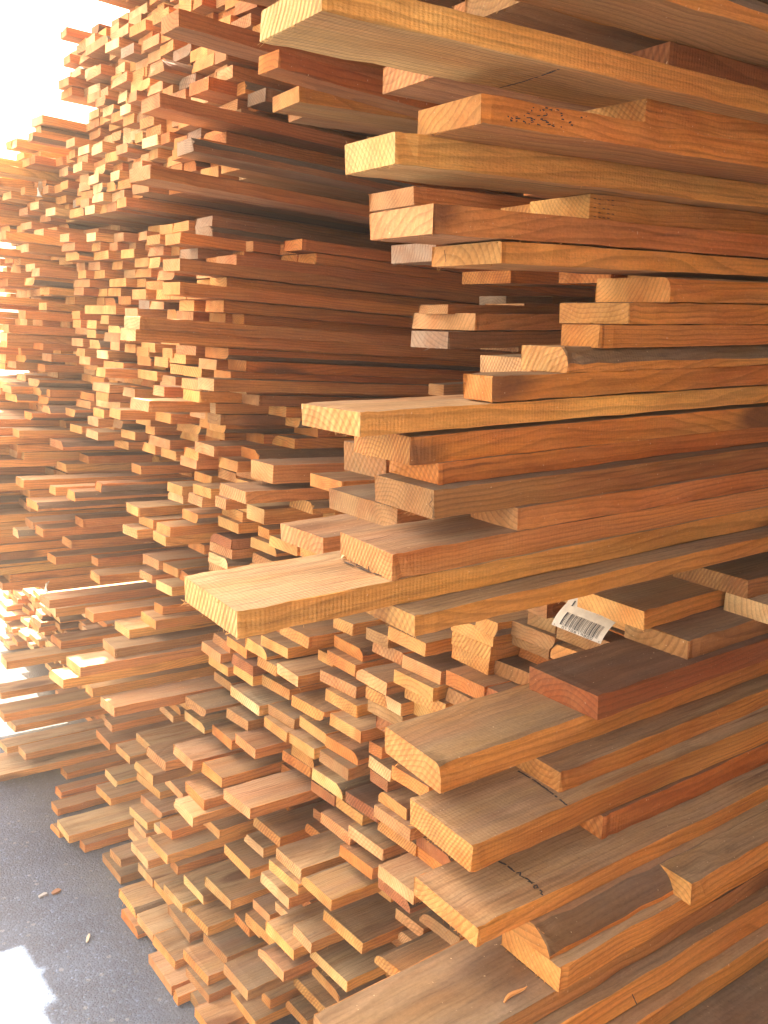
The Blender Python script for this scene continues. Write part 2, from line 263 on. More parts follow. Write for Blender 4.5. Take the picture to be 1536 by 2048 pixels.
# ------------------------------------------------------------------ data: every board, in millimetres
# frame  x  y  z  width  thickness  length  tone
BOARDS = """A 8212 6800 15890 1026 231 30737 y n a8 0 1075
A 8866 6800 16135 1056 280 28092 y n a7 4 1070
A 6282 6800 16466 1015 209 31706 y n a6 0 2105
A 5480 6800 16702 1050 261 29845 k n a5 0 3023
A 7669 6925 16963 936 264 29795 y n a4b 0 1277
A 4902 6589 17226 809 257 29787 c n a4 0 4091
A 5239 5895 17484 822 218 29103 y n a3 0 3762
A 7149 5869 17702 950 209 31260 y n a1b 0 951
A 3550 5525 17910 872 207 29811 c n a1 0 7108
A 7197 5657 18117 900 223 28382 r n a0 0 613
A 7764 6800 15636 558 244 29401 o n b9 0 1142
A 7309 6800 15382 698 267 29940 c n b10 1 1427
A 6274 6800 15127 472 254 29438 y n b11 0 1834
A 4665 6800 14889 985 222 28410 c n b12 0 2972
A 5281 6800 14572 1034 274 31555 y n b13 0 2889
A 5582 6752 14359 843 212 28604 o n b14 0 1797
A 5372 6562 14078 1005 281 30916 b n b15 0 2960
A 6400 6490 13843 763 235 29698 k n b16 0 1539
A 4840 6455 13590 968 253 29982 k n b17 0 3437
A 3273 6440 13353 1205 237 30709 c n b18 0 5027
A 4828 6099 13159 858 194 28068 y n b19 0 2919
A 7187 6000 11755 1019 281 29958 r n b20 0 2666
A 8833 6119 12036 921 236 29837 b n c3 0 1014
A 8687 6663 12272 1065 240 29716 y n c2 0 1215
A 10180 6262 12512 1155 240 28005 b n c1 0 638
A 5212 6148 11462 998 293 28045 y n b21 4 3950
A 6478 5795 11228 950 234 29959 y n b22 0 2309
A 5141 5582 10951 995 277 29823 y n b23 0 4491
A 6888 5556 10690 900 260 29339 o n b24 0 990
A 4901 5228 10494 910 196 28465 y n b26 0 4754
A 5533 4956 10254 900 240 29456 y n b27 1 2253
A 5554 4821 10004 769 250 30691 y n b29 0 1648
A 7278 4727 10254 900 240 31278 y n b28 0 927
A 10163 5583 12272 1000 240 31057 w n c1b 0 239
A 3600 4860 9790 1000 205 28007 b n b30 0 4009
A 3400 4720 9475 1100 300 29355 y n b31 0 2037
A 3300 4550 9205 1200 255 29957 y n b32 0 1317
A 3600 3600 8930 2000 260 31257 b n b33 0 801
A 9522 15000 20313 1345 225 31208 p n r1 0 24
A 6423 8000 18396 1002 271 30757 k n r2 0 795
A 9117 15000 19497 1076 235 28290 k n r3 0 183
A 8037 10567 17453 1096 250 30230 k n r5 0 628
A 8075 10128 16686 972 250 30415 g n r6 0 215
A 12820 13768 16582 1477 250 29036 o n r7 0 393
A 7148 8000 19061 679 288 31612 k n r8 0 18
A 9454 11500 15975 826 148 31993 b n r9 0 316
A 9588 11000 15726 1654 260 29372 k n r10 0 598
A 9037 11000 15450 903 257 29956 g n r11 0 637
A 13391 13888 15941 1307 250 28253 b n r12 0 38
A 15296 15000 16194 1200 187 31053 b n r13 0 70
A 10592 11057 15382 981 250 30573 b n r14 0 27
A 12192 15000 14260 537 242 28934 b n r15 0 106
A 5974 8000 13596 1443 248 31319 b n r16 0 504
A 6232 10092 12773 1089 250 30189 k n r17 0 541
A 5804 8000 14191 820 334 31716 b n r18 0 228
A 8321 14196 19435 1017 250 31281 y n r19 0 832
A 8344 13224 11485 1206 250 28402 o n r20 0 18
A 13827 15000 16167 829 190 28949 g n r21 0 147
A 4500 5000 18345 700 245 29000 y n x58 1 2189
B 6570 16751 18875 927 250 31718 k h x59 0 1227
B 6707 16662 20150 839 250 29749 k h x60 0 1195
B 7164 16142 19385 762 250 30954 g h x61 1 1113
B 6430 12050 19895 544 250 30139 o h x62 0 1083
B 7763 17913 17345 776 250 34612 k m x63 0 993
B 5703 13801 20660 634 250 34674 k h x64 0 985
B 6600 17411 15846 724 250 34512 p m x65 0 966
A 6000 6000 18600 1080 245 29000 b n x66 3 960
B 6600 17177 16081 792 250 32249 p m x67 0 907
B 7560 17443 16835 813 250 29610 y m x68 0 827
B 9821 13006 3575 1404 250 31283 y l x69 0 738
B 9223 18084 17596 1024 243 31763 k m x70 0 738
B 8300 17262 14899 761 250 31647 p m x71 0 723
B 9021 18033 15558 1057 243 30814 o m x72 3 722
B 8444 15443 5870 1090 250 29007 k l x73 0 721
B 9560 18083 15301 958 243 31743 o m x74 0 633
B 9003 13053 4850 1112 250 33788 y l x75 2 620
B 8800 17876 16573 809 250 31246 y m x76 0 600
B 11275 18085 17854 753 243 33228 o m x77 0 588
B 7395 20310 6635 829 250 34927 k d x78 0 580
B 9483 13034 2810 1328 250 34950 c l x79 0 560
B 6952 21403 7400 950 250 33424 k d x80 0 503
B 9345 24490 19385 762 250 33090 y h x81 0 501
B 8877 15689 13125 932 390 29258 k l x82 0 498
B 8992 18077 17085 859 243 33087 y m x83 0 494
B 9070 14279 4850 1002 250 30899 p l x84 0 482
B 8219 15632 12755 1143 250 31863 k l x85 0 481
B 8854 17419 5615 975 250 33245 o l x86 0 477
B 7967 21622 7655 939 250 32132 b d x87 0 477
B 7495 30838 260 1734 250 29235 p d x88 0 472
B 8201 25735 260 1144 250 34278 c d x89 0 469
B 9674 20161 18620 921 250 30507 g m x90 0 465
B 9689 11424 3830 982 250 30904 y l x91 2 454
B 6540 26533 4340 863 250 30532 y d x92 0 452
B 8507 15317 1535 1106 250 33105 b l x93 0 447
B 8428 17295 19891 990 243 33159 o h x94 0 445
B 7371 25017 8165 721 250 32499 k d x95 0 435
B 9437 18102 16326 537 243 33196 o m x96 0 427
B 10808 17952 18110 838 243 31735 o m x97 0 418
B 9826 16319 4340 1183 250 32020 y l x98 0 414
B 8430 19317 2810 1172 250 33060 y l x99 2 412
B 9568 18097 1790 1293 250 33791 c l x100 0 411
B 7629 22361 6380 535 250 30276 y d x101 0 411
B 6522 21438 7145 947 250 29464 c d x102 2 405
B 9117 18043 15051 767 243 32877 o m x103 0 379
B 9227 10904 6125 1052 250 32675 p l x104 0 368
B 9318 23082 19639 946 243 33373 b h x105 0 367
B 8923 14199 3065 1156 250 33853 y l x106 0 355
B 7477 27528 11225 814 250 34031 o d x107 0 339
B 9772 7594 11735 1113 250 31254 b l x108 0 337
B 9130 18418 1025 1235 250 32846 y l x109 2 327
B 8687 18552 5615 1120 250 32092 k l x110 0 326
B 6726 26818 5870 754 250 32127 p d x111 0 323
B 9151 17457 770 1152 250 31783 b l x112 0 321
B 8753 14294 2555 1065 250 34086 k l x113 2 310
B 8482 31010 770 792 250 32363 p d x114 0 309
B 9163 13894 3320 752 250 33342 p l x115 0 307
B 9596 11040 10205 1047 250 33762 k l x116 0 303
B 9384 11222 10715 1104 250 31394 y l x117 0 303
B 7519 26407 10715 994 250 30464 o d x118 1 303
B 9273 18082 19638 971 243 32957 y h x119 0 295
B 9268 9641 10460 906 250 29034 o l x120 0 294
B 9884 12642 5870 1134 250 29087 p l x121 0 293
B 9483 16960 6380 1009 250 29638 k l x122 0 286
B 9878 17956 13262 900 243 31319 o m x123 1 282
B 9558 15417 8675 948 250 29441 p l x124 0 281
B 9292 12109 9695 987 250 31883 k l x125 2 281
B 8610 17385 515 1263 250 32337 y l x126 0 280
B 8988 16194 12175 718 320 32341 c l x127 0 280
B 9358 12894 8420 1038 250 31050 y l x128 0 278
B 8366 31845 1535 892 250 29431 p d x129 0 277
B 7990 23225 8165 657 250 29531 o d x130 0 276
B 8144 17397 4850 1103 250 30407 p l x131 2 274
B 8071 31857 770 782 250 30875 p d x132 0 272
B 9252 19059 6635 1070 250 29839 b l x133 3 270
B 8754 19917 18110 886 250 31930 y m x134 0 270
B 8999 15727 260 1189 250 30331 y l x135 0 269
B 8531 27882 8675 741 250 34980 o d x136 0 269
B 9911 17551 7145 1519 250 33973 w l x137 0 267
B 9460 14979 9695 1147 250 29944 y l x138 0 266
B 8440 27147 6125 958 250 33156 o d x139 2 264
B 9448 16942 3320 1337 250 30950 y l x140 0 262
B 9820 17960 14540 803 243 33239 b m x141 0 258
B 8346 18625 260 1269 250 34706 y l x142 0 257
B 9581 14511 8165 1157 250 31683 o l x143 3 252
B 8394 21117 260 1192 250 29515 y d x144 1 251
B 8151 17563 20915 827 250 30029 o h x145 0 251
B 8174 16260 30 912 250 33046 o l x146 0 249
B 7648 19121 14285 919 250 30557 p m x147 0 245
B 8506 17550 5105 1065 250 31610 o l x148 0 239
B 9407 10990 9950 1081 250 32564 y l x149 0 238
B 8617 26730 9440 775 250 33194 o d x150 0 232
B 9690 13398 7655 1072 250 30919 o l x151 1 231
B 9790 13958 6635 1117 250 33191 c l x152 1 229
B 9579 19937 18365 942 250 30160 g m x153 1 228
B 10004 23582 3575 1374 250 33848 c d x154 0 227
B 9199 21896 8165 984 250 30523 y d x155 0 227
B 9819 12853 5360 1095 250 34599 o l x156 0 226
B 9307 18988 1535 1142 250 31259 c l x157 0 226
B 9913 22301 19638 758 243 31233 o h x158 0 226
B 9725 9972 10970 1006 250 29294 y l x159 0 225
B 8808 24815 11480 485 250 29347 o d x160 3 221
B 8578 22215 7910 972 250 34400 c d x161 0 221
B 8050 18107 30 1430 250 31397 k l x162 0 219
B 8992 13452 13265 1083 250 31661 o l x163 0 219
B 8115 25033 11225 633 250 29037 o d x164 1 218
B 7644 26291 9950 755 250 32527 o d x165 0 218
B 9247 18656 14029 701 243 31601 b m x166 0 218
B 8179 19740 4850 1080 250 31451 y l x167 2 215
B 8158 32679 2555 941 250 30798 p d x168 0 215
B 10036 26937 3065 715 250 30538 p d x169 0 215
B 8521 17261 21169 706 243 31948 p h x170 0 215
B 10008 13773 9695 1101 250 31729 o l x171 1 214
B 10893 18084 13518 972 243 33459 y m x172 2 214
B 9172 14836 3830 1198 250 33280 p l x173 0 213
B 8844 22274 11225 888 250 31198 y d x174 0 213
B 9821 14147 1280 1300 250 31877 y l x175 0 210
B 9894 16451 8930 1122 250 33940 y l x176 0 209
B 9829 13783 8930 1201 250 29016 k l x177 0 209
B 8544 19791 5105 1100 250 29324 k l x178 0 208
B 9220 18884 13265 1082 250 30181 k m x179 0 206
B 9821 12814 6635 1033 250 32038 r l x180 0 205
B 9848 8749 11480 976 250 31198 b l x181 3 204
B 9475 13373 7400 1026 250 31691 b l x182 0 202
B 8358 19892 260 1072 250 34070 p d x183 0 201
B 9693 30267 30 596 250 29111 o d x184 0 200
B 9866 9239 10715 829 250 32606 b l x185 0 199
B 9887 28749 11735 853 250 32941 o d x186 0 199
B 9653 11596 6890 1105 250 34226 k l x187 0 197
B 8176 19753 21680 790 250 32189 b h x188 1 197
B 9875 26675 2555 1293 250 33830 o d x189 0 196
B 8541 24203 8930 788 250 33793 y d x190 0 196
B 9935 26841 515 1160 250 29272 y d x191 0 195
B 9237 18130 3830 1243 250 31620 y l x192 2 195
B 8580 27947 30 618 250 34233 o d x193 0 194
B 9018 20784 10970 755 250 33001 y d x194 0 193
B 7793 30115 7655 897 243 31517 y f x195 0 191
B 5991 30138 9692 934 243 33426 y f x196 0 189
B 8504 17088 260 1189 250 30441 b l x197 0 188
B 9838 14007 10205 637 250 34153 y l x198 0 187
B 7535 30055 7400 1019 250 30995 p d x199 0 186
B 9663 13461 8675 1094 250 30171 y l x200 0 185
A 8874 9000 15160 1000 243 26000 p n x201 0 185
B 9955 13786 5615 1126 250 30417 k l x202 0 184
B 10061 10507 5105 1077 250 29006 b l x203 2 184
B 8750 26110 10205 655 250 29093 o d x204 0 184
B 9238 26205 8930 482 250 34386 o d x205 0 184
B 9542 9713 11480 513 250 31097 y l x206 3 183
B 9799 11884 7145 911 250 30384 y l x207 2 183
B 9345 20560 1535 473 250 30629 o d x208 0 182
B 8942 28425 12245 1197 250 29946 k d x209 1 182
B 9994 16467 7910 1153 250 34148 y l x210 0 180
B 9448 22355 9695 988 250 30568 k d x211 0 175
B 8538 25334 30 442 250 33075 o d x212 0 174
B 8013 32155 20915 975 250 30461 c f x213 0 171
B 9724 14947 7145 1085 250 33794 y l x214 0 170
B 9878 24540 11990 715 250 30141 o m x215 0 168
B 9773 13611 2045 1093 250 34751 y l x216 1 167
B 9756 18905 10970 1104 250 32148 r l x217 2 167
B 9805 14810 515 901 250 32320 y l x218 2 165
B 8811 19906 3065 654 250 31354 o d x219 0 164
B 8839 16464 20660 734 250 33936 g h x220 0 164
B 7989 29570 12500 876 250 30091 y d x221 0 162
B 9459 25072 2045 1021 250 31300 c d x222 3 161
B 8857 18756 770 1428 250 29643 b l x223 0 161
B 4062 30124 7910 843 243 32156 c f x224 0 161
B 9791 17926 6635 987 250 31951 b l x225 0 160
B 9765 13707 9440 1025 250 34338 o l x226 0 160
B 9049 28983 30 554 250 34373 o d x227 0 159
B 9741 9997 10715 973 250 30303 y l x228 0 159
B 9680 19218 13772 861 243 30962 y m x229 3 159
B 9180 28849 11480 786 250 29421 y d x230 0 158
B 9848 16002 7400 1038 250 34186 b l x231 0 155
B 8753 18791 14540 844 250 29404 y m x232 0 155
B 9038 19646 1025 1118 250 33153 c l x233 0 154
B 7722 29916 18620 770 250 34306 y f x234 2 154
B 9669 24051 19639 868 243 33375 o h x235 3 154
B 7815 25728 7655 1090 250 32510 p d x236 0 153
B 7800 29910 15796 674 250 30135 o f x237 0 153
B 7800 30128 15520 1007 250 31538 p f x238 0 152
B 9767 22585 2045 1348 250 34995 k d x239 3 150
B 8805 23163 30 1463 250 30364 b d x240 0 150
B 9717 16850 3830 912 250 30220 p l x241 2 150
B 9703 9942 11225 1034 250 30219 y l x242 0 150
B 9330 10851 8165 1006 250 33944 o l x243 0 149
B 9173 18806 14282 287 243 31163 p m x244 0 149
B 8612 20866 1790 1138 250 29365 p d x245 0 147
B 9258 19705 11480 876 250 32435 o d x246 3 145
B 9733 14523 7655 1098 250 29344 y l x247 0 143
B 8945 14197 4595 1148 250 33837 y l x248 0 142
B 8962 20838 10715 853 250 31939 y d x249 0 140
B 9523 18140 6125 1090 250 32319 o l x250 0 139
B 9934 8855 11735 579 250 33082 b l x251 0 139
B 5255 30124 8418 989 243 30825 y f x252 0 139
B 8265 30113 11731 266 243 33471 y f x253 0 138
B 8085 28593 9695 937 250 29365 k d x254 0 136
B 8805 29822 22190 890 250 31757 w f x255 0 136
B 4437 30154 8672 1184 243 33347 y f x256 0 136
B 9464 15858 515 382 250 31407 y l x257 0 135
B 9089 31219 14030 934 250 34589 p d x258 3 135
B 9364 27757 19385 1223 250 31423 y h x259 1 132
B 9684 15363 12497 951 243 32900 y l x260 1 130
A 9449 9000 11590 1000 243 26000 b n x261 0 129
B 9922 16761 2045 788 250 33277 k l x262 0 128
B 5808 30230 11478 1089 243 32512 o f x263 0 128
B 9397 23992 3320 1041 250 30715 y d x264 0 125
B 9624 19812 5870 1108 250 32163 c d x265 1 125
B 9706 12147 9185 639 250 32008 p l x266 2 125
B 9259 11005 5870 983 250 34646 r l x267 1 123
A 10367 9000 16435 1000 243 26000 o n x268 0 122
B 9639 18372 11480 1058 250 33377 y l x269 0 121
B 9530 21377 9695 805 250 30823 y d x270 0 121
B 9233 25561 23720 1764 250 29543 k h x271 1 121
B 8439 22535 13775 857 250 32000 y m x272 0 120
B 10004 13041 10205 686 250 33002 b l x273 0 119
B 9966 10675 6635 1097 250 32210 r l x274 1 117
B 9858 12486 7655 765 250 31050 p l x275 0 116
B 9660 22281 13010 1235 250 33071 k m x276 0 116
B 8662 22873 770 727 250 34221 b d x277 0 115
B 9709 17614 8165 1021 250 30964 r l x278 0 115
B 9380 20313 17855 951 250 33396 g m x279 0 115
B 9551 22298 8420 473 250 30094 o d x280 0 115
B 9380 22720 1790 1149 250 34845 c d x281 0 114
B 10952 12426 3825 879 243 30731 p l x282 0 113
B 8715 17908 21676 520 243 32873 b h x283 0 113
B 9337 21493 13775 968 250 29834 o m x284 0 112
B 8300 29926 16252 699 250 29127 o f x285 0 112
B 4553 30781 12752 872 243 33467 p f x286 0 112
B 9713 12114 8930 1048 250 33184 b l x287 0 111
B 8595 29974 21680 492 250 34008 k f x288 3 110
B 8585 31555 21680 627 250 31140 p f x289 0 110
B 9193 21825 515 1027 250 32334 p d x290 0 109
B 9815 17194 8675 1002 250 30126 y l x291 1 109
B 8573 30358 18365 949 250 29761 p f x292 0 109
B 9814 19349 7910 1121 250 31521 k l x293 0 108
B 10114 12704 9950 949 250 31024 k l x294 0 108
B 8663 29658 17600 815 250 30268 k f x295 0 108
B 9359 18045 13010 870 250 31966 y l x296 0 107
B 9129 25819 22955 1123 250 30292 k h x297 2 107
B 9988 11777 6380 1177 250 32031 y l x298 0 106
B 9399 26555 12755 1173 250 31057 p m x299 0 106"""
